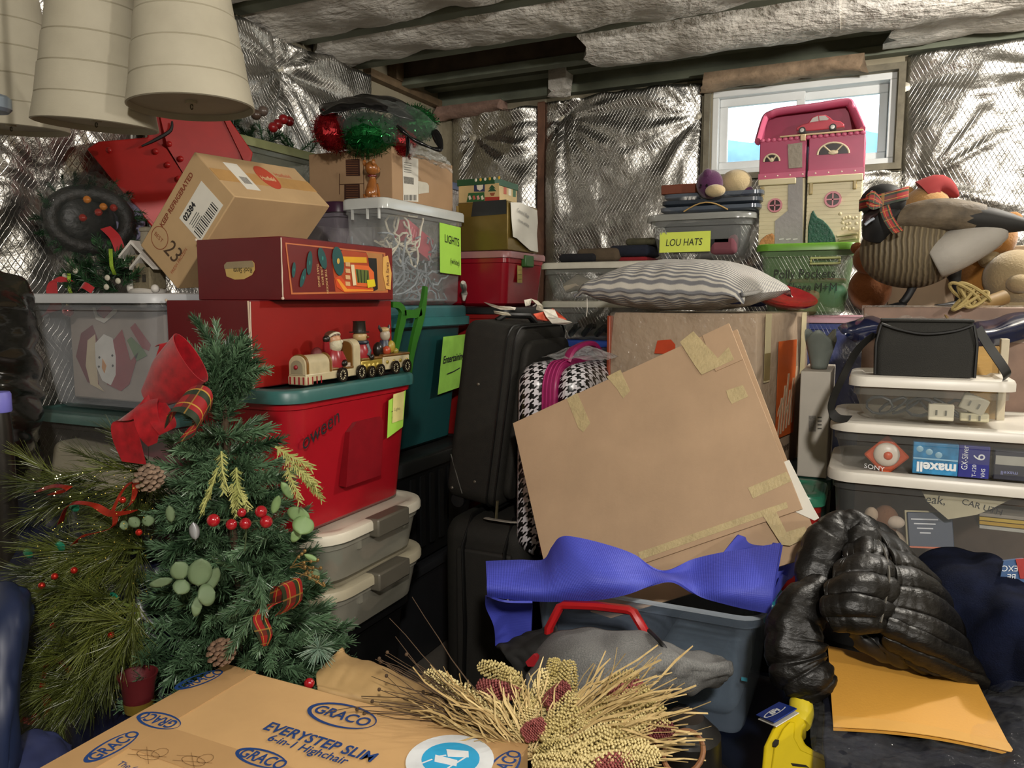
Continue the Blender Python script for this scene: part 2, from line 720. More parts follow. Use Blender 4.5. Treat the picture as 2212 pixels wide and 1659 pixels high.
def bpin(px, py, w_=1.0):
    p = onY(px, py, WY - 0.03)
    return (p.x, p.z, w_)


def lpin(px, py, w_=1.0):
    p = onX(px, py, WX + 0.03)
    return (p.y, p.z, w_)


PINS = [bpin(1022, 297), bpin(1212, 255, 1.4), bpin(1507, 250), bpin(1955, 188), bpin(1985, 392, 1.3), bpin(1110, 560), bpin(1330, 640), bpin(1560, 620),
        (0.75, 2.45, 1), (0.85, 1.8, 1), (1.5, 2.4, 1), (1.6, 1.8, 1), (0.1, 1.3, 0.7), (0.8, 1.2, 1), (-0.5, 1.3, 0.7), (-1.4, 1.2, 0.6), (2.3, 2.2, 1), (2.9, 1.7, 1), (2.2, 1.2, 1)]
foil('foil_blanket', wall_back, -2.37, -1.80, 0.9, 2.555, PINS, True, 1.1)
foil('foil_blanket', wall_back, -1.76, -0.87, 0.9, 2.575, PINS, True, 2.3)
foil('foil_blanket', wall_back, -0.87, 0.085, 0.9, 2.075, PINS, True, 3.7, res=0.02)
foil('foil_blanket', wall_back, 0.085, 2.6, 0.9, 2.59, PINS, True, 4.9)
struct('trim_4', M().bb(-1.80, -1.76, 4.17, 4.198, 0.9, 2.58), mat('#6b4a38', 0.8, var=0.3, bump=0.3, bs=50, stretch=(8, 8, 1)), smooth=None)
LP = [lpin(608, 150, 1.5), lpin(300, 60), lpin(120, 420), lpin(40, 120), (3.1, 1.9, 1), (2.4, 1.6, 1), (1.2, 2.4, 1), (0.6, 1.9, 1), (0.2, 2.4, 1), (1.4, 1.5, 1), (0.7, 1.2, 1), (-0.4, 2.0, 1), (-1.0, 2.4, 1)]
foil('foil_blanket', wall_left, 2.02, 3.43, 0.9, 2.585, LP, False, 6.1)
foil('foil_blanket', wall_left, -0.6, 2.0, 0.9, 2.58, LP, False, 7.7, res=0.02)
for px, py in ((1212, 255), (1507, 250), (1955, 188), (1022, 297)):
    p = onY(px, py, WY - 0.012)
    M().lathe([(0.001, -0.004), (0.02, -0.003), (0.022, 0), (0.008, 0.003), (0.001, 0.005)], 14, p, m=Matrix.Rotation(R(90), 4, 'X')).build('pin_washer', mat('#c9c3b2', 0.5, 0.6), wall_back)
p = onX(608, 150, WX + 0.012)
M().lathe([(0.001, -0.004), (0.02, -0.003), (0.022, 0), (0.008, 0.003), (0.001, 0.005)], 14, p, m=Matrix.Rotation(R(90), 4, 'Y')).build('pin_washer', mat('#c9c3b2', 0.5, 0.6), wall_left)

# ---- window with a sliding pane, hazy trees and sky outside
VIN = mat('#d9dcdc', 0.35, var=0.03)
win = thing('window_1', None, None, ((WX0 + WX1) / 2, WY + 0.05, WZ0))
win['kind'] = 'structure'


def rectframe(m, x0, x1, z0, z1, y0, y1, t):
    m.bb(x0, x1, y0, y1, z0, z0 + t)
    m.bb(x0, x1, y0, y1, z1 - t, z1)
    m.bb(x0, x0 + t, y0, y1, z0 + t, z1 - t)
    m.bb(x1 - t, x1, y0, y1, z0 + t, z1 - t)
    return m


rectframe(M(), WX0, WX1, WZ0, WZ1, WY + 0.01, WY + 0.13, 0.032).build('outer_frame', VIN, win, bevel=0.004)
xm = (WX0 + WX1) / 2
rectframe(M(), WX0 + 0.032, xm + 0.02, WZ0 + 0.032, WZ1 - 0.032, WY + 0.05, WY + 0.08, 0.042).build('sash', VIN, win, bevel=0.004)
sashes = [o for o in bpy.data.objects if o.name.startswith('sash')]
rectframe(M(), xm - 0.025, WX1 - 0.032, WZ0 + 0.032, WZ1 - 0.032, WY + 0.085, WY + 0.115, 0.042).build('sash', VIN, win, bevel=0.004)
sash2 = bpy.data.objects['sash.001']
GLS = clear('#eef4f6', 0.05, 0.03, haze=0.15)
M().bb(WX0 + 0.07, xm - 0.02, WY + 0.063, WY + 0.067, WZ0 + 0.07, WZ1 - 0.07).build('pane', GLS, sashes[0])
M().bb(xm + 0.012, WX1 - 0.07, WY + 0.098, WY + 0.102, WZ0 + 0.07, WZ1 - 0.07).build('pane', GLS, sash2)
M().bb(xm - 0.03, xm + 0.03, WY + 0.045, WY + 0.05, WZ1 - 0.03, WZ1 - 0.024).build('latch', mat('#30333a', 0.5), win)
# wooden buck round the opening
rectframe(M(), WX0 - 0.035, WX1 + 0.035, WZ0 - 0.03, WZ1 + 0.03, WY - 0.035, WY - 0.001, 0.030).build('window_buck', mat('#746e5e', 0.85, var=0.25, bump=0.4, bs=50), win)
# outside: line of trees with distance haze put into its blue colour, and ground
rnd = random.Random(3)
m = M()
rings = [[], []]
for i in range(90):
    x = -75 + i * 1.6
    hgt = 13.0 + 2.2 * nz(i * 0.09, 4) + 1.6 * nz(i * 0.33, 2) + 0.9 * nz(i * 1.1, 8)
    rings[0].append(V((x, 62 + 2 * nz(i * 0.3, 1), 1.2)))
    rings[1].append(V((x, 64 + 2 * nz(i * 0.3, 1), 1.2 + hgt)))
m.loft([rings[0], rings[1], [p + V((0, 4, 0)) for p in rings[1]], [p + V((0, 6, 0)) for p in rings[0]]], False, False, close=False)
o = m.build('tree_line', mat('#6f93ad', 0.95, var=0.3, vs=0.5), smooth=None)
tag(o, 'hazy blue line of trees far outside the basement window', 'trees', kind='stuff')
struct('ground', M().bb(-120, 120, 4.45, 140, 1.0, 1.2), mat('#6d7f78', 0.95, var=0.2, vs=0.3), smooth=None)
# ================================================================ storage bins
CLR = clear('#c9cbc6', 0.34, 0.2)
CLR2 = clear('#b9bcbb', 0.46, 0.25)
CLRB = clear('#9fb0c4', 0.42, 0.2)
WLID = mat('#cfcabd', 0.42, var=0.04)
TEAL = mat('#2f5f5c', 0.38, var=0.08)
TEALB = mat('#123f40', 0.4, var=0.08)
REDP = mat('#9e1420', 0.3, var=0.06)
NEON = mat('#a5d84e', 0.7, var=0.03)
NEON2 = mat('#d2e05a', 0.7, var=0.03)
INKB = mat('#15161a', 0.7, var=0.0)
PAPER = mat('#d8d4c8', 0.8, var=0.04)
TAPE = clear('#d8cda6', 0.75, 0.35)


def bin_(name, label, cat, x0, x1, y0, y1, z0, z1, body, lid, taper=0.03, lidh=0.032, over=0.012, r=0.05, yaw=0.0, group=None, lip=True, rib=True, panel=0.006, n=6):
    """lidded storage bin: tapered rounded body with a rim, lid with skirt and sunk panel; z1 = top of the lid"""
    t = thing(name, label, cat, ((x0 + x1) / 2, (y0 + y1) / 2, z0), (0, 0, R(yaw)), group)
    w_, d_, h_ = (x1 - x0) / 2, (y1 - y0) / 2, z1 - z0
    a = (-w_ + over, w_ - over, -d_ + over, d_ - over)
    m = M()
    hb = h_ - lidh * 0.6
    rg = [rrect(*shrink(*a, taper + 0.02), max(0.01, r - 0.015), 0.0, n), rrect(*shrink(*a, taper), r, 0.015, n)]
    rg.append(rrect(*shrink(*a, taper * 0.25), r, hb - 0.035, n))
    rg.append(rrect(*shrink(*a, taper * 0.2 - 0.004), r, hb - 0.032, n))
    rg.append(rrect(*a, r, hb, n))
    m.loft(rg, True, False)
    m.build('body', body, t, world=False)
    if lid is not None:
        m = M()
        b = (-w_, w_, -d_, d_)
        rr = r + over
        m.loft([rrect(*shrink(*b, 0.004), rr, h_ - lidh, n), rrect(*b, rr, h_ - lidh, n), rrect(*b, rr, h_ - 0.010, n), rrect(*shrink(*b, 0.003), rr, h_ - 0.003, n),
                rrect(*shrink(*b, 0.010), rr, h_, n), rrect(*shrink(*b, 0.030), rr - 0.01, h_, n), rrect(*shrink(*b, 0.036), rr - 0.012, h_ - panel, n)], True, True)
        m.build('lid', lid, t, world=False)
    return t


def latch(t, mt, x, y, z, lx, ly, lz):
    return M().bb(x - lx / 2, x + lx / 2, y - ly / 2, y + ly / 2, z - lz, z).build('latch', mt, t, bevel=0.006)


# ---- left row, front stack: two flat latched bins under the red tote
GREY = mat('#6f6a5e', 0.4, 0.3, var=0.05)
SMK = clear('#a8a596', 0.55, 0.3)
bin_('storage_tote', 'black storage tote added for the dark shadow under the front left stack', 'storage bin', -1.72, -1.36, 1.62, 2.12, 0.0, 0.488, mat('#0d0d0e', 0.5), mat('#0d0d0e', 0.5), group='totes of the left row')  # added support; its black stands in for the shadow below the flat bins
for k, (za, zb, lab) in enumerate(((0.49, 0.652, 'flat clear bin with beige lid and grey latch, lower of the two'), (0.653, 0.815, 'flat clear bin with white lid and grey latch under the red tote'))):
    t = bin_('latched_bin', lab, 'storage bin', -1.74, -1.295, 1.575, 2.15, za, zb, SMK, mat('#d6cfbd' if k else '#b9b097', 0.4, var=0.04), taper=0.02, lidh=0.030, r=0.11, over=0.014, group='flat latched bins')
    latch(t, GREY, -1.302, 1.885, zb + 0.003, 0.052, 0.165, 0.055)
    for yy in (1.76, 1.99):
        M().bb(-1.325, -1.312, yy - 0.007, yy + 0.007, zb - 0.075, zb - 0.03).build('rib', SMK, t)
    M().tube([(-1.52 + 0.16 * math.cos(a * 0.5), 1.85 + 0.2 * math.sin(a * 0.9), za + 0.04 + 0.02 * math.sin(a)) for a in range(14)], 0.022, 7).build('contents', mat('#6b5040' if k else '#7d7466', 0.8, var=0.4), t)
    if k:
        M().box((-1.42, 1.70, za + 0.07), (0.10, 0.12, 0.08)).build('contents', mat('#27584f', 0.6), t, bevel=0.01)

# ---- red tote with teal lid (marker writing, green note)
hal = bin_('holiday_tote', 'red plastic tote with teal lid and handwritten marker lettering', 'storage bin', -1.76, -1.325, 1.50, 2.13, 0.815, 1.222, REDP, TEAL, taper=0.035, lidh=0.036, r=0.065)
BR, UPV = V((0.0, 1, 0.0)), V((0.07, 0, 1)).normalized()
# raised handle panel on the long side; recess shade put into its darker red
m = M()
m.loft([[V((-1.3335, 1.73 + 0.19 * x, 0.925 + y * 0.18)) for x, y in ((0, 0), (0.12, 0.86), (0.3, 1), (0.9, 1.0), (1.0, 0.9), (0.9, 0.0))],
        [V((-1.36, 1.73 + 0.19 * x, 0.925 + y * 0.18)) for x, y in ((0.02, 0), (0.14, 0.84), (0.32, 0.97), (0.88, 0.97), (0.96, 0.88), (0.88, 0.02))]])
m.build('shaded_handle_panel', mat('#7d0d18', 0.4), hal)
p = V((-1.339, 1.565, 1.075))
text('oween', 0.062, INKB, hal, (-1.3395, 1.555, 1.06), V((0, 1, 0.35)), V((0.07, -0.35, 1)), shear=0.25, th=0.003)
hn = decal('note', NEON, hal, (-1.340, 1.945, 1.03), V((0.0, 1, 0.02)), UPV, 0.1, 0.13, th=0.001, pts=[(0, 0), (0.085, 0.022), (0.092, 0.138), (0.0, 0.118)])
text('Tree', 0.034, INKB, hn, (-1.334, 1.955, 1.09), BR, UPV, shear=0.2, th=0.0016)
hs = decal('sticky_note', mat('#d9cf86', 0.8), hal, (-1.334, 1.965, 1.075), V((0.0, 1, 0.05)), UPV, 0.06, 0.09, th=0.001)
text('Lights', 0.014, mat('#7d7654', 0.8), hs, (-1.3315, 1.972, 1.112), BR, UPV, th=0.0018)

# ---- left row by the wall: snowman bag bin over teal lid bin
FRST = clear('#b4b7bb', 0.30, 0.3)
s2 = bin_('snowman_bin', 'frosted bin with white lid and a snowman gift bag inside', 'storage bin', -2.365, -1.775, 1.48, 1.93, 1.125, 1.472, FRST, mat('#b9bbbd', 0.4, var=0.04), taper=0.045, lidh=0.028, r=0.05)
s3 = bin_('teal_lid_bin', 'dim clear bin with teal lid at the bottom by the left wall', 'storage bin', -2.365, -1.775, 1.46, 1.95, 0.80, 1.122, clear('#8f8a84', 0.18, 0.3, haze=0.4), mat('#3d5b56', 0.45), taper=0.04, lidh=0.03, r=0.05)
bin_('storage_tote', 'dark tote on the floor under the teal lid bin', 'storage bin', -2.365, -1.78, 1.47, 1.95, 0.0, 0.798, mat('#1a1c24', 0.5), mat('#1a1c24', 0.5), group='totes of the left row')
# the gift bag in the bin: printed snowman on a thin bag
bag = thing('gift_bag', 'white gift bag printed with a snowman face in red hat', 'gift bag', (-2.08, 1.63, 1.145))
M().bb(-2.29, -1.87, 1.60, 1.66, 1.145, 1.43).build('bag_body', mat('#9d9188', 0.7, var=0.1), bag, bevel=0.006)


def patch(parent, name, mt, y, pts, th=0.0015):
    m = M()
    m.loft([[V((x, y, z)) for x, z in pts], [V((x, y - th, z)) for x, z in pts]])
    return m.build(name, mt, parent, smooth=None)


def S2(px, py):
    q = onY(px, py, 1.598)
    return (q.x, q.z)


def pxpatch(parent, name, mt, pts, y, th=0.0015):
    out = []
    for px, py in pts:
        q = onY(px, py, y)
        out.append((q.x, q.z))
    return patch(parent, name, mt, y, out, th)


DRED = mat('#8e2430', 0.7)
pxpatch(bag, 'red_scarf', DRED, [(243, 738), (264, 712), (282, 780), (300, 760), (280, 830), (262, 845), (232, 830)], 1.5975)
pxpatch(bag, 'snowman_hat', mat('#6d1f2b', 0.7), [(165, 770), (176, 720), (200, 702), (212, 735), (205, 780), (215, 838), (190, 825)], 1.5985)
pxpatch(bag, 'hat_fringe', mat('#c9b89a', 0.7), [(190, 735), (206, 722), (208, 770), (212, 830), (226, 846), (196, 830), (186, 790)], 1.5972)
pxpatch(bag, 'snowman_face', mat('#d8d6d2', 0.7), [(206, 742), (225, 722), (243, 730), (250, 770), (250, 810), (240, 832), (222, 822), (208, 790)], 1.5955)
pxpatch(bag, 'carrot_nose', mat('#c98b4a', 0.7), [(222, 775), (230, 790), (226, 806), (221, 795)], 1.5935)
for q in ((215, 772), (243, 768), (214, 792), (244, 790)):
    pxpatch(bag, 'eye', INKB, [(q[0] - 2, q[1]), (q[0], q[1] - 3), (q[0] + 2, q[1]), (q[0], q[1] + 3)], 1.5930)
pxpatch(bag, 'scarf_end', DRED, [(282, 708), (292, 698), (326, 745), (322, 758), (308, 752)], 1.5985)
pxpatch(bag, 'green_mitten', mat('#5d7a4a', 0.7), [(275, 735), (284, 728), (308, 752), (318, 768), (296, 780)], 1.5975)
pxpatch(bag, 'santa_hat', DRED, [(208, 672), (222, 660), (238, 662), (246, 674), (228, 690)], 1.5980)
pxpatch(bag, 'hat_trim', mat('#d0ccc4', 0.7), [(200, 664), (208, 690), (226, 698), (252, 676), (254, 668), (246, 668), (226, 688), (212, 682), (206, 664)], 1.5965)
M().box((-2.12, 1.60, 0.90), (0.40, 0.14, 0.17), Euler((0, 0.2, 0.1)).to_matrix().to_4x4()).build('linen_bundle', mat('#a39c86', 0.85, bump=0.3), s3, bevel=0.03, seg=4)
M().bb(-2.20, -1.85, 1.66, 1.76, 0.85, 1.085).build('red_folder', mat('#6d2436', 0.6), s3)

# ---- behind the front stack: lights bin on teal "Entertaining" tote on black tote
ent = bin_('entertaining_tote', 'dark teal tote with a green note reading Entertaining', 'storage bin', -2.02, -1.585, 2.28, 2.95, 0.86, 1.432, TEALB, mat('#255f60', 0.4), taper=0.05, lidh=0.085, r=0.05)
M().loft([rrect(-2.03, -1.575, 2.27, 2.96, 0.055, 1.352), rrect(-2.03, -1.575, 2.27, 2.96, 0.055, 1.385), rrect(-2.02, -1.585, 2.28, 2.95, 0.05, 1.388)], True, True).build('lid_rim', mat('#2b6a69', 0.4), ent)
en_ = decal('note', mat('#8bbf4a', 0.75), ent, (-1.5985, 2.705, 1.07), V((0.012, 1, 0.02)), V((0.06, 0, 1)), 0.2, 0.22, pts=[(-0.02, 0), (0.17, 0.01), (0.22, 0.235), (0.005, 0.235)])
text('Entertaining', 0.044, INKB, en_, (-1.5905, 2.712, 1.195), V((0.012, 1, 0.05)), V((0.06, 0, 1)), shear=0.2, th=0.003, sx=0.8, bold=0.0008)
strokes('underline', INKB, en_, (-1.591, 2.75, 1.150), V((0.012, 1, 0.02)), V((0.06, 0, 1)), [[(0, 0), (0.05, 0.005), (0.10, 0.015)]], 0.005, th=0.003)
blk = bin_('storage_tote', 'black ridged tote with red handle below the teal tote', 'storage bin', -2.05, -1.53, 2.26, 2.98, 0.42, 0.858, mat('#101112', 0.45), mat('#1c1d1c', 0.45), taper=0.04, lidh=0.05, r=0.05, group='totes of the left row')
M().bb(-1.545, -1.50, 2.80, 2.93, 0.76, 0.85).build('handle', REDP, blk, bevel=0.012)
for k in range(5):
    M().bb(-1.556, -1.548, 2.40 + k * 0.07, 2.43 + k * 0.07, 0.5, 0.78).build('rib', mat('#141516', 0.45), blk)
bin_('storage_tote', 'grey tote on the floor under the black ridged tote', 'storage bin', -2.05, -1.55, 2.26, 2.98, 0.0, 0.418, mat('#232427', 0.5), mat('#232427', 0.5), group='totes of the left row')

lit = bin_('lights_bin', 'clear bin of white string lights with green note LIGHTS (white)', 'storage bin', -1.80, -1.60, 2.335, 2.945, 1.433, 1.822, clear('#c4c8c6', 0.20, 0.12), clear('#d8dcd8', 0.72, 0.2), taper=0.014, lidh=0.04, r=0.02, over=0.012)
for q in (0.25, 0.62, 0.9):
    M().bb(-1.795 + 0.18 * q, -1.791 + 0.18 * q, 2.337, 2.349, 1.745, 1.79).build('rib', clear('#dadcd8', 0.6, 0.2), lit)
ln_ = decal('note', NEON, lit, (-1.6085, 2.73, 1.565), V((0.0, 1, -0.035)), UPZ, 0.175, 0.2, th=0.0012)
o_ = V((-1.6065, 2.765, 1.690))
r_ = V((0, 1, -0.10))
text('LIGHTS', 0.047, INKB, ln_, o_, r_, UPZ, th=0.002, sx=0.8)
text('(white)', 0.034, INKB, ln_, o_ + V((0, 0.045, -0.085)), r_, UPZ, th=0.002, sx=0.8)
# contents of the lights bin
rl = random.Random(11)
m = M()
for k in range(64):
    p = V((-1.70 + rl.uniform(-0.06, 0.05), rl.uniform(2.40, 2.86), rl.uniform(1.46, 1.66)))
    path = []
    d = V((rl.uniform(-1, 1), rl.uniform(-1, 1), rl.uniform(-0.4, 0.6)))
    for q in range(9):
        path.append(p.copy())
        d += V((rl.uniform(-1, 1), rl.uniform(-1, 1), rl.uniform(-1, 1))) * 0.9
        d.normalize()
        p += d * 0.035
        p.x = min(max(p.x, -1.775), -1.628)
        p.y = min(max(p.y, 2.37), 2.91)
        p.z = min(max(p.z, 1.455), 1.70)
    m.tube(path, 0.0042, 5)
o = m.build('string_light_heap', mat('#7d848a', 0.6, var=0.4), None)
tag(o, 'grey green tangle of string lights low in the lights bin', 'string lights', kind='stuff')
m = M()
for k in range(15):
    b0 = V((-1.69 + rl.uniform(-0.04, 0.04), 2.50 + rl.uniform(-0.06, 0.08), 1.66 + rl.uniform(-0.03, 0.03)))
    path = [b0]
    d = V((rl.uniform(0.0, 1), rl.uniform(-1, 1), rl.uniform(-0.2, 0.9)))
    for q in range(9):
        d = (d + V((rl.uniform(-1, 1), rl.uniform(-1, 1), rl.uniform(-1.1, 0.8))) * 0.7).normalized()
        b0 = b0 + d * 0.028
        b0 = V((min(max(b0.x, -1.77), -1.630), min(max(b0.y, 2.375), 2.78), min(max(b0.z, 1.58), 1.775)))
        path.append(b0)
    m.tube(path, 0.0042, 5)
o = m.build('string_light_bundle', mat('#c9c2ae', 0.6), None)
tag(o, 'cream bundle of looped light cords high in the lights bin', 'string lights', kind='stuff')
cb = thing('light_carton', 'red cardboard light carton tilted inside the lights bin', 'box', (-1.67, 2.62, 1.64), (R(-20), 0, 0))
M().box((0, 0, 0.05), (0.05, 0.2, 0.09)).build('carton', mat('#a82a3e', 0.6), cb, bevel=0.002, world=False)
for k in range(5):
    M().box((0.0255, -0.085 + 0.018 * k, 0.05), (0.0006, 0.004, 0.06 - 0.004 * k)).build('print_line', mat('#d98a94', 0.7), cb, world=False)

# purple lid bin left of it, carries the brown box too
bin_('purple_lid_bin', 'clear bin with deep purple lid beside the lights bin', 'storage bin', -2.25, -1.815, 2.36, 2.92, 1.433, 1.822, clear('#8f8791', 0.5, 0.2), mat('#35142f', 0.4), taper=0.03, lidh=0.04, r=0.03)
bin_('storage_tote', 'dark tote behind the stack by the foil wall', 'storage bin', -2.33, -2.06, 2.10, 2.98, 0.0, 1.43, mat('#202226', 0.5), mat('#202226', 0.5), group='totes of the left row')
# olive lid bin against the foil wall
olv = bin_('olive_lid_bin', 'clear bin with pale olive lid against the foil wall', 'storage bin', -2.40, -2.13, 2.16, 2.66, 1.825, 2.06, clear('#8f9486', 0.6, 0.25), mat('#8d9266', 0.45), taper=0.02, lidh=0.035, r=0.03)

# ---- back corner: red bins, blue lid bin
redc = bin_('red_bin', 'deep red bin with pinkish lid and green latch by suitcase tags', 'storage bin', -1.80, -1.42, 2.98, 3.42, 1.425, 1.665, mat('#8c1020', 0.25, var=0.05), clear('#b07c7c', 0.75, 0.3), taper=0.02, lidh=0.03, r=0.03)
M().bb(-1.435, -1.408, 3.14, 3.23, 1.60, 1.652).build('latch', mat('#2f5b26', 0.45), redc, bevel=0.006)
rn_ = decal('sticky_note', mat('#b7a35a', 0.8), redc, (-1.433, 3.10, 1.53), PY, UPZ, 0.05, 0.075)
for q in range(3):
    strokes('pencil_line', mat('#6d6340', 0.8), rn_, (-1.432, 3.106, 1.585 - 0.02 * q), PY, UPZ, [[(0, 0), (0.035, 0.002)]], 0.002)
bin_('red_bin', 'tall red tote with black lid behind the black suitcase', 'storage bin', -1.83, -1.41, 2.99, 3.44, 0.0, 1.424, mat('#8c1c1a', 0.35), mat('#17191a', 0.4), taper=0.03, lidh=0.03, r=0.04)
bin_('red_bin', 'narrow red tote with teal lid squeezed behind the lights bin', 'storage bin', -2.15, -1.83, 2.99, 3.42, 0.0, 1.63, mat('#9c3327', 0.35), mat('#1f4a43', 0.4), taper=0.02, lidh=0.02, r=0.03)
blu = bin_('blue_lid_bin', 'clear bin with dusty blue lid in the far corner', 'storage bin', -2.12, -1.86, 3.0, 3.42, 1.631, 2.02, clear('#c3bcb8', 0.45, 0.15, wave=0.5, ws=20), mat('#4a5570', 0.4), taper=0.02, lidh=0.035, r=0.03)

# ---- back row: clear bins with white lids under the hats bin
HAZ = clear('#8f928c', 0.42, 0.22)
wb = []
for k, (za, zb, lid, lab) in enumerate(((1.452, 1.604, '#c4c0b2', 'long clear bin with white lid under folded clothes, topmost'),
                                       (1.296, 1.450, '#b4b1a4', 'long clear bin with white lid, second from the top'),
                                       (1.05, 1.294, '#21408f', 'clear bin with royal blue lid below the two white lids'))):
    wb.append(bin_('clear_bin', lab, 'storage bin', -1.25 if k < 2 else -1.16, -0.56, 2.90, 3.32, za, zb, HAZ if k < 2 else clear('#6d7c94', 0.5, 0.2), mat(lid, 0.42), taper=0.03, lidh=0.026, r=0.04, group='clear bins of the back row'))
bin_('storage_tote', 'grey tote on the floor under the back row bins', 'storage bin', -1.2, -0.56, 2.90, 3.32, 0.0, 1.048, mat('#2a2c30', 0.5), mat('#2a2c30', 0.5), group='totes of the back row')
# contents: rolled cloth, toys, cords
o = M().tube([(-1.15, 2.95, 1.50), (-1.10, 2.96, 1.525), (-1.03, 2.97, 1.50), (-0.98, 2.98, 1.485)], [0.02, 0.034, 0.03, 0.02], 10).build('rolled_cloth', mat('#a89d8c', 0.9, bump=0.4), None)
tag(o, 'rolled beige cloth inside the topmost clear bin', 'cloth')
m = M()
for k in range(6):
    m.tube([(-0.98 + 0.04 * k, 2.95, 1.475 + 0.005 * k), (-0.9 + 0.04 * k, 2.96, 1.50 + 0.012 * k), (-0.8 + 0.03 * k, 2.98, 1.52 + 0.003 * k)], [0.012, 0.02, 0.008], 8)
o = m.build('toy_pile', mat('#4c4f47', 0.6, var=0.5), None)
tag(o, 'dark grey toys lying in the topmost clear bin', 'toys', kind='stuff')
m = M()
for k in range(7):
    m.tube([(-1.18 + 0.06 * k + 0.02 * math.sin(q + k), 2.95 + 0.01 * q, 1.31 + 0.02 * (1 + math.sin(q * 1.1 + k))) for q in range(7)], 0.012, 6)
o = m.build('bag_pile', mat('#34373b', 0.35, var=0.5), None)
tag(o, 'dark bags packed in the second clear bin', 'bags', kind='stuff')

# ---- LOU HATS bin
hat = bin_('hats_bin', 'smoky clear bin with green note reading LOU HATS', 'storage bin', -0.815, -0.405, 2.90, 3.22, 1.608, 1.775, clear('#8a8d8c', 0.5, 0.15), clear('#9a9c98', 0.7, 0.2), taper=0.03, lidh=0.025, r=0.06)
ht_ = decal('note', NEON2, hat, (-0.752, 2.9125, 1.632), PX, V((0, 0.05, 1)), 0.19, 0.075, th=0.001)
text('LOU HATS', 0.037, INKB, ht_, (-0.729, 2.912, 1.656), PX, V((0, 0.05, 1)), shear=0.15, th=0.002, sx=0.78)
text('USA', 0.036, mat('#8f918c', 0.6), hat, (-0.79, 2.9125, 1.70), PX, V((0, 0.05, 1)), th=0.001)
M().box((-0.61, 2.99, 1.69), (0.28, 0.12, 0.11)).build('folded_hat', mat('#222327', 0.9, var=0.3), hat, bevel=0.03, seg=3)
M().box((-0.52, 2.96, 1.66), (0.10, 0.06, 0.08)).build('pink_cap', mat('#7a4650', 0.9), hat, bevel=0.02, seg=3)
# blue grey lids stacked on the hats bin
for k in range(3):
    o = M().loft([rrect(-0.74 + 0.006 * k, -0.40 + 0.004 * k, 2.915, 3.2, 0.03, 1.777 + 0.024 * k), rrect(-0.755 + 0.006 * k, -0.39 + 0.004 * k, 2.905, 3.21, 0.03, 1.785 + 0.024 * k), rrect(-0.755 + 0.006 * k, -0.39 + 0.004 * k, 2.905, 3.21, 0.03, 1.798 + 0.024 * k)]).build('loose_lid', clear('#5a6472', 0.72, 0.15) if k != 1 else mat('#2f3742', 0.3), None)
    tag(o, 'loose blue grey plastic lid lying on the hats bin, ' + ('bottom', 'middle', 'top')[k] + ' of three', 'lid', 'loose lids on the hats bin')
m = M()
m.tube([(-0.66 + 0.16 * q / 8, 2.898, 1.779 + 0.030 * math.sin(math.pi * q / 8)) for q in range(9)], 0.0025, 6)
tag(m.build('rubber_cord', mat('#b5945a', 0.6), None), 'tan cord arching over the front of the hats bin', 'cord')

# ---- green bin with marker writing, on pink lid bin
pol = bin_('toy_bin', 'translucent green bin with lime lid and handwritten Polly Pockets', 'storage bin', -0.405, -0.06, 2.895, 3.25, 1.398, 1.652, clear('#6f8f63', 0.66, 0.15), mat('#5d8f2a', 0.35), taper=0.03, lidh=0.026, r=0.035, yaw=2.0)
IN2 = mat('#2c3326', 0.7)
text('Polly Pockets', 0.046, IN2, pol, (-0.335, 2.904, 1.530), PX, UPZ, th=0.002, sx=0.83)
text('Share M+M', 0.042, IN2, pol, (-0.285, 2.906, 1.484), PX, UPZ, th=0.002, sx=0.83)
m = M()
rectframe(m, -0.215, -0.115, 1.575, 1.602, 2.896, 2.904, 0.008)
m.build('clip_handle', mat('#a9b070', 0.4), pol, bevel=0.003)
M().box((-0.26, 3.0, 1.45), (0.14, 0.12, 0.09), Euler((0, 0.15, 0.2)).to_matrix().to_4x4()).build('orange_toy', mat('#c9805e', 0.5), pol, bevel=0.02)
M().ball((-0.14, 3.0, 1.47), (0.05, 0.05, 0.045)).build('aqua_toy', mat('#6ac0a0', 0.4), pol)
M().bb(-0.30, -0.10, 2.97, 3.1, 1.515, 1.53).build('pink_tray', mat('#c97f86', 0.4), pol, bevel=0.005)
bin_('pink_lid_bin', 'blue violet tote with pale pink lid under the green bin', 'storage bin', -0.43, 0.015, 2.88, 3.28, 0.9, 1.396, clear('#4f5c9a', 0.75, 0.25), mat('#b98d98', 0.45), taper=0.03, lidh=0.022, r=0.04)
bin_('storage_tote', 'grey tote on the floor under the pink lid bin', 'storage bin', -0.42, 0.0, 2.89, 3.28, 0.0, 0.898, mat('#2a2c30', 0.5), mat('#2a2c30', 0.5), group='totes of the back row')

# ---- right front: three clear bins with white lids
WL2 = mat('#d2cdc2', 0.35, var=0.03)
r1 = bin_('cable_bin', 'small clear bin of cables with white lid under the camera bag', 'storage bin', -0.052, 0.305, 2.065, 2.33, 1.157, 1.268, clear('#b4b6ae', 0.20, 0.12, haze=0.4), WL2, taper=0.022, lidh=0.027, r=0.03)
r2 = bin_('tape_bin', 'wide clear bin of video tapes with white lid, middle of three', 'storage bin', -0.090, 0.52, 2.03, 2.42, 1.035, 1.156, clear('#a9aaa6', 0.16, 0.12, haze=0.4), WL2, taper=0.018, lidh=0.025, r=0.05)
r3 = bin_('keepsake_bin', 'deep clear bin of keepsakes with white lid, lowest of three', 'storage bin', -0.092, 0.53, 2.03, 2.42, 0.62, 1.034, clear('#a3a6a4', 0.15, 0.15, haze=0.4), WL2, taper=0.03, lidh=0.028, r=0.05)
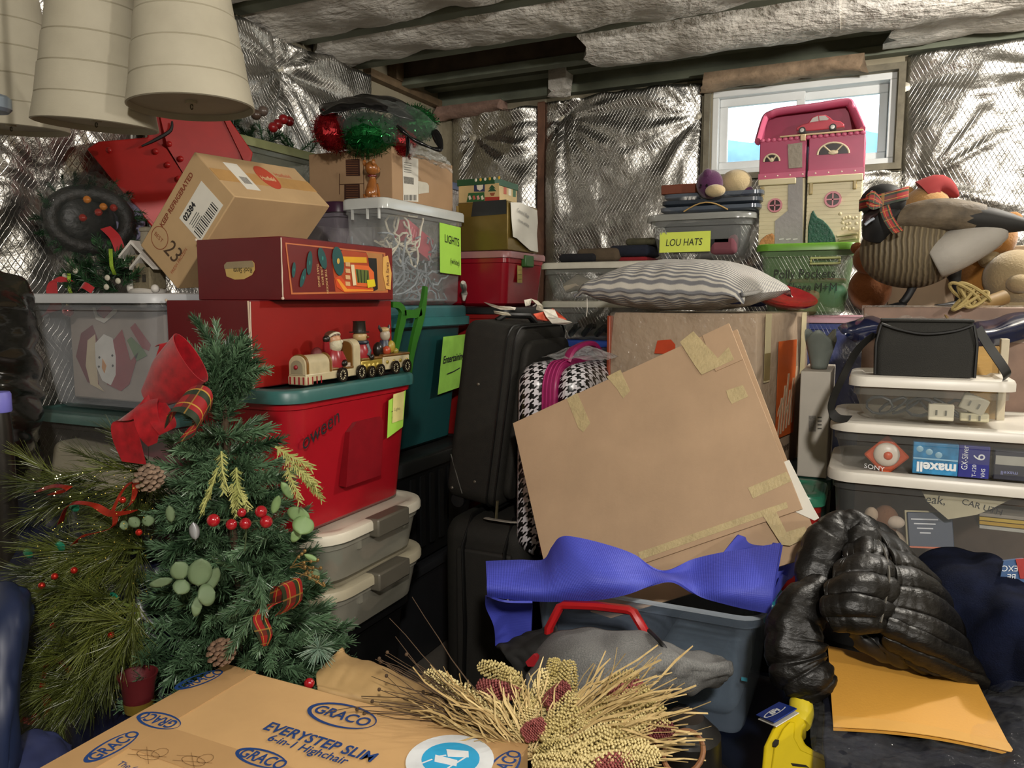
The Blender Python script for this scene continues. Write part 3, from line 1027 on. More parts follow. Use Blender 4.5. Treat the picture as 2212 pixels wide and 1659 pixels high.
bin_('storage_tote', 'dark tote on the floor under the keepsake bin', 'storage bin', -0.085, 0.51, 2.04, 2.42, 0.0, 0.618, mat('#1c1e22', 0.5), mat('#1c1e22', 0.5), group='totes of the back row')
# cables and little boxes in r1
rc = random.Random(5)
m = M()
for k in range(7):
    c = V((0.02 + 0.03 * k, 2.12 + 0.01 * (k % 3), 1.190))
    path = [c + V((0.03 * math.cos(a), 0.012 * math.sin(a * 0.7), 0.022 * math.sin(a + k))) for a in [q * 0.7 for q in range(14)]]
    m.tube(path, 0.0032, 6)
tag(m.build('cable_coil', mat('#33353a', 0.5), None), 'dark coiled cables inside the small clear bin', 'cables', kind='stuff')
for k, (x, z, rz, c, lab) in enumerate(((0.155, 1.165, 0, '#cfc9b4', 'cream plastic adapter standing upright in the cable bin'), (0.215, 1.19, 22, '#aaa593', 'grey tilted adapter leaning in the cable bin'), (0.225, 1.157, 0, '#c4bd9f', 'flat beige adapter at the right end of the cable bin'))):
    ad = thing('power_adapter', lab, 'adapter', (x, 2.115, z - 0.003), (0, R(rz), 0), 'adapters in the cable bin')
    M().box((0, 0, 0.02), (0.055 if k < 2 else 0.06, 0.03, 0.04 if k < 2 else 0.02)).build('housing', mat(c, 0.5), ad, bevel=0.003, world=False)
    for q in (-1, 1):
        M().box((q * 0.01, -0.0165, 0.02), (0.004, 0.004, 0.012)).build('prong', mat('#9a9a94', 0.3, 0.9), ad, world=False)
# tape bin contents
vhs = thing('tape_box', 'blue video tape pack with large white maxell lettering upside down', 'tape box', (0.14, 2.07, 1.037))
M().bb(0.098, 0.193, 2.055, 2.10, 1.038, 1.114).build('blue_sleeve', mat('#2f7cab', 0.4, var=0.35, vs=40), vhs, bevel=0.002)
vb = bpy.data.objects['blue_sleeve']
M().bb(0.193, 0.256, 2.055, 2.10, 1.038, 1.114).build('navy_spine', mat('#2a2d7c', 0.4), vhs, bevel=0.002)
vn = bpy.data.objects['navy_spine']
WH = mat('#dfe3e6', 0.5, var=0.0)
text('maxell', 0.032, WH, vb, (0.190, 2.0545, 1.066), NX, V((0, 0, -1)), bold=0.0012)
text('GX-Silver', 0.018, WH, vn, (0.212, 2.0545, 1.056), UPZ, NX, name='small_print', sx=0.8)
text('6', 0.034, WH, vn, (0.246, 2.0545, 1.080), UPZ, NX, name='numeral')
text('T-120', 0.012, WH, vn, (0.230, 2.0545, 1.041), UPZ, NX, name='small_print')
text('VHS', 0.012, WH, vn, (0.248, 2.0545, 1.041), UPZ, NX, name='small_print')
M().bb(0.099, 0.192, 2.054, 2.0548, 1.074, 1.077).build('print_line', mat('#9cc6dd', 0.5), vb)
for k in range(3):
    M().ball((0.112 + 0.02 * k, 2.056, 1.098 - 0.006 * k), (0.009, 0.002, 0.009), 12, 6).build('printed_dial', mat('#8fb8cc', 0.4), vb)
t2 = thing('tape_box', 'dark tape cassette with pale label right of the blue pack', 'tape box', (0.33, 2.07, 1.037))
M().bb(0.265, 0.40, 2.06, 2.10, 1.038, 1.108).build('case', mat('#333440', 0.4), t2, bevel=0.003)
M().bb(0.268, 0.33, 2.059, 2.0605, 1.074, 1.095).build('label_strip', mat('#a6a59c', 0.7), t2)
text('maxell', 0.013, mat('#8f96c9', 0.6), t2, (0.313, 2.0585, 1.060), NX, V((0, 0, -1)))
son = thing('player_package', 'orange and white blister package with SONY lettering', 'package', (0.03, 2.09, 1.037), (0, R(35), 0))
q = onY(1915, 985, 2.09)
m = M(Matrix.Translation(V((q.x, 0, q.z))) @ Matrix.Rotation(R(45), 4, 'Y'))
m.box((0, 2.095, 0), (0.074, 0.010, 0.074)).build('orange_card', mat('#c8542a', 0.5), son, bevel=0.008)
m = M(Matrix.Translation(V((q.x, 0, q.z))))
m.ball((0, 2.088, 0.004), (0.030, 0.012, 0.030), 20, 10).build('white_dome', mat('#d9cfc0', 0.35), son)
m = M(Matrix.Translation(V((q.x, 0, q.z))))
m.ball((0.003, 2.079, 0.003), (0.011, 0.007, 0.011), 14, 8).build('orange_button', mat('#cf5a35', 0.4), son)
q2 = onY(1866, 1010, 2.066)
text('SONY', 0.016, mat('#cfd0d2', 0.5), son, q2, V((1, 0, -0.12)), UPZ, sx=1.1)
# keepsake bin contents
kb = thing('booklet', 'dark blue booklet with white print tilted in the keepsake bin', 'book', at(2010, 1185, 1.84), (R(-18), R(-3), R(8)))
M().box((0, 0, 0.045), (0.10, 0.03, 0.085)).build('cover', mat('#27344a', 0.5), kb, bevel=0.002, world=False)
M().box((-0.002, 0.004, 0.047), (0.103, 0.02, 0.090)).build('pages', mat('#b4ab8c', 0.8), kb, world=False)
for k in range(4):
    M().box((-0.012, -0.0156, 0.07 - 0.011 * k), (0.06 - 0.012 * k, 0.0006, 0.003)).build('print_line', mat('#c9ccd2', 0.7), kb, world=False)
M().box((0.0, -0.003, 0.002), (0.1, 0.035, 0.004)).build('orange_edge', mat('#b5562c', 0.5), kb, world=False)
cap = thing('paper_cone', 'cream paper sheet with black handwriting hanging point down in the bin', 'paper', at(2080, 1120, 1.80))
m = M()
Q = [onY(px, py, 2.075) for px, py in ((1992, 1062), (2205, 1068), (2140, 1100), (2110, 1112), (2048, 1122), (2003, 1084))]
m.loft([Q, [p + V((0, 0.012, 0)) for p in Q]])
m.build('sheet', mat('#b5ad92', 0.8), cap, smooth=None)
q = onY(1998, 1086, 2.0745)
text('eak,', 0.030, INKB, cap, q, PX, UPZ, shear=0.1, sx=0.9)
q = onY(2076, 1088, 2.0745)
text('CAR UTH', 0.02, INKB, cap, q, V((0.9, 0, -0.2)), V((0.2, 0, 1)), name='handwriting')
for k in range(4):
    q = onY(2126, 1112 + 9 * k, 2.08)
    o = M().box((q.x + 0.085, q.y + 0.05, q.z), (0.19, 0.10, 0.008)).build('notebook', mat(('#8a8378', '#b79a3a', '#b08d2c', '#a5a49c')[k], 0.7), None, bevel=0.001)
    tag(o, ('grey', 'yellow', 'ochre', 'pale')[k] + ' notebook in the flat pile on the right of the keepsake bin', 'book', 'notebooks in the keepsake bin')
pl = thing('plush_dog', 'brown and white plush dog lying in the keepsake bin', 'plush toy', at(1910, 1150, 1.84))
q = onY(1912, 1125, 2.10)
M().ball(q, (0.032, 0.03, 0.04)).build('head', mat('#6d4a32', 0.95, bump=0.4), pl)
M().ball(q + V((0.022, -0.018, 0.004)), (0.022, 0.018, 0.016)).build('muzzle', mat('#b8a898', 0.95), pl)
M().ball(q + V((-0.035, -0.01, -0.01)), (0.014, 0.014, 0.034)).build('ear', mat('#5f4230', 0.95), pl)
M().ball(q + V((0.01, 0.01, -0.08)), (0.05, 0.045, 0.06)).build('torso', mat('#9a8a78', 0.95, bump=0.4), pl)
for px, py in ((1882, 1112), (1905, 1160)):
    q = onY(px, py, 2.08)
    M().ball(q, (0.016, 0.014, 0.020)).build('paw', mat('#a89580', 0.95), pl)
rd = thing('card_packet', 'blue and red packet with white print at the right edge', 'packet', onY(2180, 1250, 1.90))
m = M()
Q = [at(px, py, 1.50) for px, py in ((2168, 1212), (2212, 1207), (2235, 1250), (2212, 1266), (2158, 1262))]
m.loft([Q, [p + V((0, 0.02, -0.004)) for p in Q]])
m.build('packet_body', mat('#46628c', 0.5), rd, smooth=None)
text('EXC', 0.017, WH, rd, at(2200, 1222, 1.498), V((-0.9, -0.4, 0.0)), V((0, 0, -1)))
text('BE', 0.017, WH, rd, at(2195, 1240, 1.498), V((-0.9, -0.4, 0.0)), V((0, 0, -1)))
m = M()
Q = [at(px, py, 1.497) for px, py in ((2194, 1208), (2212, 1207), (2235, 1250), (2204, 1250))]
m.loft([Q, [p + V((0, 0.003, 0)) for p in Q]])
m.build('red_end', mat('#a03a38', 0.5), rd, smooth=None)
grb = bin_('red_green_bin', 'small red bin with green lid beside the black jacket', 'storage bin', -0.235, -0.098, 2.14, 2.36, 0.55, 0.935, mat('#8e1512', 0.4), clear('#2f7f62', 0.8, 0.25), taper=0.01, lidh=0.03, r=0.03)
bin_('storage_tote', 'black tote on the floor under the small red green bin', 'storage bin', -0.25, -0.095, 2.12, 2.38, 0.0, 0.548, mat('#141518', 0.5), mat('#141518', 0.5), group='totes of the back row')
# ================================================================ cartons and flat boards
def card(c, name='cardboard', lines=90.0, axis=(1, 1, 0.02)):
    n = NT(name)
    a = hx(c)
    f = n.noise(5, 5)
    g = n.noise(220, 2)
    n.col(n.mixc(n.ramp(f, 0.3, 0.7), tuple(x * 0.9 for x in a[:3]) + (1,), tuple(min(1, x * 1.08) for x in a[:3]) + (1,)))
    n.set(Roughness=0.75)
    n.b.inputs['Specular IOR Level'].default_value = 0.25
    n.bump(n.math('ADD', n.noise(lines, 1, stretch=axis), n.math('MULTIPLY', g, 0.4)), 0.12, 0.003)
    return n.m


CB_G = card('#c39d6c')
CB_H = card('#b89a72')
CB_D = card('#a59078')
CB_B = card('#b3977a')
CB_S = card('#a78868')
TAPEC = mat('#b48f62', 0.45, var=0.04)
MASK = mat('#b8a67c', 0.6, var=0.10, vs=40, bump=0.5, bs=140)


def carton(name, label, x0, x1, y0, y1, z0, z1, material, yaw=0.0, bev=0.003, rot=None, cat='box'):
    t = thing(name, label, cat, ((x0 + x1) / 2, (y0 + y1) / 2, z0), rot or (0, 0, R(yaw)))
    w_, d_, h_ = x1 - x0, y1 - y0, z1 - z0
    M().box((0, 0, h_ / 2), (w_, d_, h_)).build('carton_body', material, t, bevel=bev, world=False)
    return t, w_, d_, h_


def onplane(px, py, p0, nrm):
    r = _ray(px, py)
    return ORG + r * ((V(p0) - ORG).dot(nrm) / r.dot(nrm))


def pxpoly(parent, name, mt, pts, p0, nrm, th=0.0008, lift=0.0004):
    nrm = V(nrm).normalized()
    Q = [onplane(px, py, p0, nrm) + nrm * lift for px, py in pts]
    m = M()
    m.loft([Q, [p + nrm * th for p in Q]])
    return m.build(name, mt, parent, smooth=None)


# ---- two deep red boxes on the red tote, light and shade put into their reds
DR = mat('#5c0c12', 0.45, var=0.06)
DR_LIT = mat('#86140f', 0.38, var=0.06)
WEAR = mat('#c9b6a2', 0.8)


def redbox(name, label, x0, x1, y0, y1, z0, z1, side):
    t = thing(name, label, 'box', ((x0 + x1) / 2, (y0 + y1) / 2, z0))
    M().bb(x0, x1, y0, y1, z0, z1).build('carton_body', DR, t, bevel=0.002)
    M().bb(x1 - 0.001, x1 + 0.0012, y0 + 0.003, y1 - 0.003, z0 + 0.003, z1 - 0.003).build('side_panel', side, t)  # brighter red paints the light falling on this side
    m = M()
    zz = [z0 + 0.004 + (z1 - z0 - 0.008) * k / 14 for k in range(15)]
    m.tube([(x1 + 0.001 + 0.0008 * nz(k * 1.3, z0), y0 - 0.0006, z) for k, z in enumerate(zz)], [0.0016 + 0.0012 * abs(nz(k * 2.1, 3)) for k in range(15)], 6)
    m.build('worn_edge', WEAR, t)
    m = M()
    m.ball((x0, y0, z1), 0.004)
    m.ball((x1, y0, z0 + 0.004), 0.004)
    m.build('worn_corner', WEAR, t)
    return t


lowr = redbox('red_box', 'large plain deep red box under the jukebox box', -1.752, -1.452, 1.507, 2.145, 1.2225, 1.452, DR_LIT)
m = M()
m.tube([(-1.4545, 1.503, 1.45), (-1.452, 1.5025, 1.36), (-1.4575, 1.503, 1.28), (-1.462, 1.500, 1.2245), (-1.452, 1.492, 1.2245)], 0.0022, 6)
m.build('cord', mat('#b9a58c', 0.8), lowr)
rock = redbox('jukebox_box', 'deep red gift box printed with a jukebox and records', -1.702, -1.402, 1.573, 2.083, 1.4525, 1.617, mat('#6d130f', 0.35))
P0, NXP = V((-1.4000, 0, 0)), V((1, 0, 0))


def rk(name, c, pts, lift=0.0):
    return pxpoly(rock, name, mat(c, 0.4, var=0.08), pts, P0, NXP, th=0.0004, lift=lift)


rk('print_border', '#b86a3c', [(616, 524), (832, 546), (838, 632), (629, 636)], 0.0)
rk('print_ground', '#641512', [(619, 527), (828, 549), (833, 628), (632, 632)], 0.0005)
rk('print_glow', '#a5401c', [(716, 560), (740, 540), (788, 546), (820, 548), (826, 628), (724, 631)], 0.0010)
rk('tan_wall', '#a97440', [(790, 545), (825, 549), (832, 628), (800, 629), (800, 570)], 0.0015)
rk('dark_curtain', '#16130f', [(794, 557), (812, 558), (815, 625), (806, 629), (800, 600)], 0.0020)
rk('jukebox_arch', '#c9471c', [(722, 600), (734, 596), (752, 618), (790, 622), (806, 624), (804, 630), (744, 632), (726, 620)], 0.0022)
rk('jukebox_rim', '#e0902c', [(725, 603), (731, 603), (748, 624), (804, 626), (804, 629), (742, 630)], 0.0027)
rk('jukebox_top', '#d9a21c', [(738, 554), (790, 556), (791, 568), (742, 567)], 0.0022)
rk('jukebox_frame', '#d8632a', [(760, 572), (794, 574), (806, 588), (808, 620), (768, 618)], 0.0024)
rk('jukebox_screen', '#5b6a2e', [(766, 581), (794, 584), (797, 612), (770, 610)], 0.0030)
for k in range(4):
    rk('screen_bar', '#2c3416', [(768 + 8 * k, 582 + k), (770 + 8 * k, 582 + k), (774 + 6 * k, 611), (772 + 6 * k, 611)], 0.0036)
rk('jukebox_pillar', '#d9c9a0', [(756, 572), (763, 572), (768, 616), (761, 617)], 0.0030)
for k in range(4):
    rk('jukebox_key', '#c9a070', [(744, 566 + 14 * k), (754, 567 + 14 * k), (755, 576 + 14 * k), (745, 575 + 14 * k)], 0.0030)
rk('price_sticker', '#d8c41e', [(790, 605), (806, 603), (809, 618), (792, 622)], 0.0042)
rk('print_title', '#d9a858', [(826, 555), (836, 552), (844, 590), (842, 626), (832, 624), (825, 590)], 0.0030)
for cx, cy, rx, ry, an in ((632, 583, 4, 17, 4), (652, 600, 5, 21, 14), (666, 568, 6, 26, 4), (694, 558, 8, 24, -14), (728, 564, 12, 32, -8)):
    rk('printed_record', '#1b4a48', [(cx + (x * math.cos(R(an)) - y * math.sin(R(an))), cy + (x * math.sin(R(an)) + y * math.cos(R(an)))) for x, y in ellipse(0, 0, rx, ry, 14)[:-1]], 0.0040)
    rk('record_centre', '#c9a24a' if rx > 10 else '#2c7a70', ellipse(cx, cy, rx * 0.25, ry * 0.2, 8)[:-1], 0.0046)
GOLD = mat('#d9b87a', 0.5)
for k, tx in enumerate(('THE ROCKIN', 'JUKE BOX', 'THAT SINGS')):
    text(tx, 0.0115, GOLD, rock, onplane(700 - 9 * k, 582 - 6 * k, P0, NXP) + V((0.002, 0, 0)), V((0, 0.10, -1)), V((0, 1, 0.1)), name='print_text')
text('Rock Santa', 0.022, mat('#5c130f', 0.5), rock, onplane(838, 618, P0, NXP) + V((0.0045, 0, 0)), UPZ, NY, name='print_text', shear=0.2, sx=0.75)
Pf, NYN = V((0, 1.5725, 0)), V((0, -1, 0))
pxpoly(rock, 'gold_label', mat('#b79a5a', 0.4), [(485, 572), (491, 566), (545, 563), (550, 568), (551, 583), (545, 594), (528, 603), (508, 604), (490, 597)], Pf, NYN)
pxpoly(rock, 'label_band', mat('#8a7a5c', 0.4), [(485, 573), (491, 566), (545, 563), (549, 570), (549, 577), (486, 581)], Pf, NYN, lift=0.0012)
text('Rock Santa', 0.020, mat('#201a10', 0.5), rock, onplane(547, 578, Pf, NYN) + V((0, -0.0026, 0)), NX, V((0, 0, -1)), name='print_text', shear=0.2, sx=0.75)

# ---- tilted brown box with red print and barcode label
hb = thing('meat_box', 'tilted brown carton with red oval print and barcode label', 'box', (-1.962, 1.605, 1.612), (0.066, 0.766, 0.07))
HW, HD, HH = 0.184, 0.42, 0.345
M().box((HW / 2, HD / 2, HH / 2), (HW, HD, HH)).build('carton_body', CB_H, hb, bevel=0.003, world=False)
TP = mat('#b98c50', 0.3, var=0.05)
M().box((HW / 2, HD / 2, HH + 0.0003), (0.05, HD, 0.0006)).build('tape', mat('#b98f58', 0.4), hb, world=False)
RP = mat('#b5452c', 0.7)
fr = dict(world=False)
# front end (y=0): right = +x, up = +z
text('KEEP REFRIGERATED', 0.021, mat('#7d3a22', 0.7), hb, (0.036, -0.0003, 0.10), UPZ, NX, world=False, bold=0.0006)
lb = decal('shipping_label', PAPER, hb, (0.068, 0, 0.165), PX, UPZ, 0.10, 0.135, world=False)
text('02384', 0.024, INKB, lb, (0.094, -0.0012, 0.175), UPZ, NX, world=False, bold=0.001)
for k in range(16):
    hh = (0.003, 0.0015, 0.004, 0.002)[k % 4]
    M().box((0.147, -0.0012, 0.175 + 0.007 * k), (0.03, 0.0004, hh)).build('barcode_bar', INKB, lb, world=False)
for k in range(4):
    M().box((0.108 + 0.007 * k, -0.0012, 0.20 + 0.004 * (k % 2)), (0.002, 0.0004, 0.045)).build('print_line', mat('#4a4a48', 0.7), hb, world=False)
text('23', 0.075, mat('#4a3523', 0.8), hb, (0.075, -0.0003, 0.05), PX, V((0.15, 0, 1)), world=False, sx=0.8)
ro = FR[hb.name]
A = ellipse(0.045, 0.07, 0.034, 0.034, 24)
m = M()
for k in range(24):
    a, b = A[k], A[k + 1]
    c = lambda p, s_: (0.045 + (p[0] - 0.045) * s_, -0.0008, 0.07 + (p[1] - 0.07) * s_)
    m.poly([c(a, 1), c(b, 1), c(b, 0.93), c(a, 0.93)])
m.build('round_stamp', mat('#8a4a2c', 0.7), hb, smooth=None, world=False)
text('BEST', 0.018, mat('#8a4a2c', 0.7), hb, (0.022, -0.0003, 0.063), PX, UPZ, world=False)
text('FRESH FROZEN', 0.014, mat('#9c4a30', 0.7), hb, (0.145, -0.0003, 0.02), UPZ, NX, world=False)
# top (z=HH): labels and red oval
decal('white_label', PAPER, hb, (0.03, 0.10, HH), PY, NX, 0.06, 0.1, pts=[(-0.02, -0.115), (0.035, -0.115), (0.035, 0.0), (-0.02, 0.0)], world=False)
for k in range(8):
    M().box((0.105, 0.094 + 0.004 * k, HH + 0.001), (0.03, 0.0018, 0.0004)).build('barcode_bar', INKB, hb, world=False)
m = M()
m.loft([[V((0.075 + x, 0.225 + y, HH + 0.0005)) for x, y in ellipse(0, 0, 0.052, 0.04, 24)[:-1]], [V((0.075 + x, 0.225 + y, HH + 0.001)) for x, y in ellipse(0, 0, 0.052, 0.04, 24)[:-1]]])
m.build('red_oval', RP, hb, smooth=None, world=False)
text('Hatfield', 0.026, mat('#d9b98c', 0.7), hb, (0.09, 0.19, HH + 0.0012), PY, V((-1, 0.0, 0)), world=False, shear=0.2, sx=0.75, bold=0.0006)
text('Hatfield', 0.026, RP, hb, (0.062, 0.275, HH), PY, NX, world=False, sx=0.9)
text('Quality Meats', 0.022, RP, hb, (0.092, 0.272, HH), PY, NX, world=False, sx=0.9)

# ---- brown box with shipping label on the purple lid and lights bins
sb, w_, d_, h_ = carton('shipping_box', 'brown carton with white shipping label under the tinsel bag', -2.09, -1.69, 2.52, 2.985, 1.823, 2.035, CB_S)
NXP = V((1, 0, 0))
pb = V((-1.6895, 0, 0))
sl_ = pxpoly(sb, 'shipping_label', PAPER, [(869, 336), (903, 343), (903, 436), (871, 434)], pb, NXP)
pxpoly(sb, 'return_label', mat('#c9c4b4', 0.8), [(903, 391), (922, 395), (926, 401), (926, 416), (904, 419)], pb, NXP)
for k in range(9):
    pxpoly(sl_, 'barcode_bar', INKB, [(873 + 3 * k, 421), (874.4 + 3 * k, 421), (874.4 + 3 * k, 433), (873 + 3 * k, 433)], pb, NXP, lift=0.0014, th=0.0003)
pxpoly(sl_, 'code_block', mat('#77746c', 0.8, var=0.5, vs=300), [(871, 381), (893, 384), (893, 399), (872, 396)], pb, NXP, lift=0.0014, th=0.0003)
for k in range(5):
    pxpoly(sl_, 'print_line', mat('#7c7a74', 0.8), [(872, 350 + 5 * k), (888, 352.5 + 5 * k), (888, 354 + 5 * k), (872, 351.5 + 5 * k)], pb, NXP, lift=0.0014, th=0.0003)
pf = V((0, 2.5195, 0))
for y0_, y1_ in ((343, 380), (397, 440)):
    pxpoly(sb, 'dark_print', mat('#3a1c10', 0.7), [(744 if y0_ > 390 else 747, y0_ + 2), (777, y0_), (778, y1_), (744 if y0_ > 390 else 748, y1_)], pf, V((0, -1, 0)))
    for k in range(7):
        pxpoly(sb, 'print_stripe', mat('#7a5030', 0.7), [(748, y0_ + 4 + 5 * k), (774, y0_ + 12 + 5 * k - 8), (774, y0_ + 13 + 5 * k - 8), (748, y0_ + 5.2 + 5 * k)], pf, V((0, -1, 0)), lift=0.0014, th=0.0003)
for a, b in (((733, 375), (733, 420)), ((785, 345), (786, 440)), ((733, 398), (786, 396))):
    dx, dy = (1.2, 0) if a[0] == b[0] or abs(a[0] - b[0]) < 3 else (0, 1.2)
    pxpoly(sb, 'print_rule', mat('#4a2c18', 0.7), [a, (a[0] + dx, a[1] + dy), (b[0] + dx, b[1] + dy), b], pf, V((0, -1, 0)))

# ---- gold box with note, patterned box on top (back corner)
gb, w_, d_, h_ = carton('gold_box', 'open gold box with a handwritten note taped on its side', -1.665, -1.425, 2.985, 3.30, 1.666, 1.872, mat('#6d5a26', 0.35, 0.4, var=0.1))
pg = V((-1.4245, 0, 0))
pfg = V((0, 2.9845, 0))
pxpoly(gb, 'dark_tape', mat('#1c2226', 0.35), [(1022, 436), (1094, 431), (1094, 462), (1018, 468)], pfg, V((0, -1, 0)))
m = M()
Q = [(1100, 437), (1118, 438), (1138, 446), (1154, 455), (1157, 481), (1154, 505), (1157, 545), (1140, 541), (1122, 526), (1112, 515), (1102, 512), (1101, 470)]
pts = [onplane(px, py, pg, NXP) + V((0.006 + 0.008 * abs(math.sin(k * 1.7)), 0, 0)) for k, (px, py) in enumerate(Q)]
m.loft([pts, [p + V((0.0012, 0, 0)) for p in pts]])
np_ = m.build('note_paper', PAPER, gb, smooth=None)
PEN = mat('#6d6c6a', 0.8)
text('Ceramic Village', 0.022, PEN, np_, onplane(1110, 457, pg, NXP) + V((0.017, 0, 0)), V((0, 1, -0.14)), UPZ, name='handwriting', sx=0.9)
text('Houses and bldgs', 0.018, PEN, np_, onplane(1112, 478, pg, NXP) + V((0.017, 0, 0)), V((0, 1, -0.14)), UPZ, name='handwriting', sx=0.9)
# flap and pale side of the gold box
M().bb(-1.668, -1.662, 2.975, 3.29, 1.668, 1.86).build('side_flap', mat('#8a7440', 0.4), gb)
xb, w_, d_, h_ = carton('patterned_box', 'small green and cream gift box printed with christmas trees', -1.665, -1.49, 2.99, 3.22, 1.8725, 1.968, mat('#c0a878', 0.5))
M().bb(-1.669, -1.486, 2.986, 3.224, 1.945, 1.972).build('lid', mat('#1d4a2c', 0.5), xb, bevel=0.001)
pfx = V((0, 2.9895, 0))
pxx = V((-1.4895, 0, 0))
def px_(name, c, pts, side=False, lift=0.0):
    return pxpoly(xb, name, mat(c, 0.5), pts, pxx if side else pfx, V((1, 0, 0)) if side else V((0, -1, 0)), lift=lift)
px_('print_green', '#24592f', [(1012, 417), (1046, 415), (1047, 434), (1008, 437)])
px_('print_navy', '#2a3358', [(1024, 399), (1047, 397), (1047, 414), (1024, 414)])
px_('print_cream', '#c4a878', [(1048, 397), (1078, 395), (1079, 425), (1048, 426)], lift=0.0004)
px_('print_red', '#a03024', [(1048, 426), (1079, 425), (1079, 434), (1048, 434)], lift=0.0004)
px_('print_tree', '#1f4a30', [(1063, 399), (1071, 407), (1067, 407), (1073, 413), (1054, 414), (1060, 407), (1056, 408)], lift=0.0012)
px_('print_pot', '#8a4a30', [(1058, 417), (1070, 416), (1067, 423), (1061, 423)], lift=0.0012)
px_('print_bell', '#d8d2c0', [(1030, 400), (1044, 399), (1043, 408), (1037, 412), (1031, 409)], lift=0.0012)
for k in range(4):
    px_('print_bulb', ('#d0cbb8', '#b0584a', '#c98a84', '#d6cdb4')[k], [(1012 + 9 * k, 424), (1016 + 9 * k, 422), (1019 + 9 * k, 430), (1014 + 9 * k, 432)], lift=0.0012)
for k in range(3):
    px_('print_motif', ('#b05a44', '#e0d8c0', '#2f5a38')[k], [(1088 + 10 * k, 404 + 3 * k), (1094 + 10 * k, 405 + 3 * k), (1094 + 10 * k, 420 + 3 * k), (1088 + 10 * k, 419 + 3 * k)], side=True)
for k in range(6):
    q = onplane(1028 + 10 * k, 389 - k, V((0, 2.9855, 0)), V((0, -1, 0)))
    M().ball(q, (0.006, 0.001, 0.007), 8, 5).build('lid_motif', mat(('#d8d2c0', '#c9a23a')[k % 2], 0.5), xb)

# ---- big moving box with orange logo, pillow stands on it
HX, HY, HYAW = -0.304, 2.290, R(-12)
hdl, hdw, hdh = 0.465, 0.470, 0.485
ctr = V((HX, HY, 0)) + Matrix.Rotation(HYAW, 3, 'Z') @ V((-hdw / 2, hdl / 2, 0))
hd = thing('moving_box', 'large wrapped moving carton with orange square logo, pillow on top', 'box', (ctr.x, ctr.y, 0.928), (0, 0, HYAW))
HDM = FR[hd.name]
m = M()
rg = []
for z, b in ((0, 0.0), (0.16, 0.006), (0.32, 0.008), (hdh - 0.01, 0.0), (hdh, -0.004)):
    rg.append(rrect(-hdw / 2 - b, hdw / 2 + b, -hdl / 2 - b, hdl / 2 + b, 0.006, z, 2))
m.loft(rg)
m.build('carton_body', CB_D, hd, world=False)
M().bb(-hdw / 2 - 0.011, hdw / 2 + 0.011, -hdl / 2 - 0.011, hdl / 2 + 0.011, 0.14, hdh + 0.002).build('stretch_film', clear('#cdbfae', 0.16, 0.12, wave=0.9, ws=26, haze=0.35), hd, world=False, bevel=0.01)
xr = hdw / 2 + 0.012
OR_ = mat('#b8541e', 0.5)
LG = mat('#b9a184', 0.6)
# right face: reading right = +y, up = +z
ol_ = decal('orange_logo', OR_, hd, (xr, -0.075, 0.10), PY, UPZ, 0.18, 0.30, world=False, pts=[(0.0, 0.0), (0.175, 0.0), (0.175, 0.30), (0.0, 0.30)])
for k in range(6):
    decal('logo_stroke', LG, ol_, (xr + 0.0008, -0.060 + 0.026 * k, 0.105 + 0.006 * k), V((0, 1, 0)), V((0, 0.12, 1)), 0.1, 0.2, world=False, pts=[(0, 0), (0.012, 0), (0.026, 0.12 + 0.03 * (k % 3)), (0.010, 0.12 + 0.03 * (k % 3))])
for k in range(4):
    decal('logo_stroke', LG, ol_, (xr + 0.0010, -0.063 + 0.04 * k, 0.17 + 0.03 * (k % 2)), PY, UPZ, 0.1, 0.2, world=False, pts=[(0, 0), (0.034, 0.035), (0.034, 0.05), (0, 0.016)])
text('How doers', 0.036, mat('#4a3c2e', 0.7), hd, (xr, -0.10, 0.052), PY, UPZ, world=False, sx=1.0, bold=0.0008)
text('get more done', 0.036, mat('#4a3c2e', 0.7), hd, (xr, -0.17, 0.012), PY, UPZ, world=False, sx=0.9, bold=0.0008)
for yy, w2 in ((-0.20, 0.05), (0.14, 0.06)):
    decal('tape_strip', TAPE, hd, (xr + 0.0014, yy, hdh - 0.20), PY, UPZ, 0.05, 0.2, world=False)
decal('tape_strip', mat('#8a7a52', 0.35), hd, (xr + 0.0016, -0.20, 0.29), PY, UPZ, 0.05, 0.08, world=False)
M().bb(-hdw / 2 + 0.005, hdw / 2 - 0.005, -0.035, 0.035, hdh + 0.002, hdh + 0.003).build('top_tape', TAPE, hd, world=False)
decal('red_sticker', mat('#b5401f', 0.5), hd, (-0.08, -hdl / 2 - 0.012, 0.36), PX, UPZ, 0.07, 0.045, world=False, pts=[(0, 0), (0.07, 0), (0.07, 0.03), (0.055, 0.045), (0.01, 0.04)])
M().bb(-hdw / 2 - 0.014, -hdw / 2 - 0.002, -hdl / 2 - 0.015, -hdl / 2 + 0.01, 0.0, hdh - 0.01).build('red_edge_tape', mat('#8f3d24', 0.4), hd, world=False, bevel=0.003)
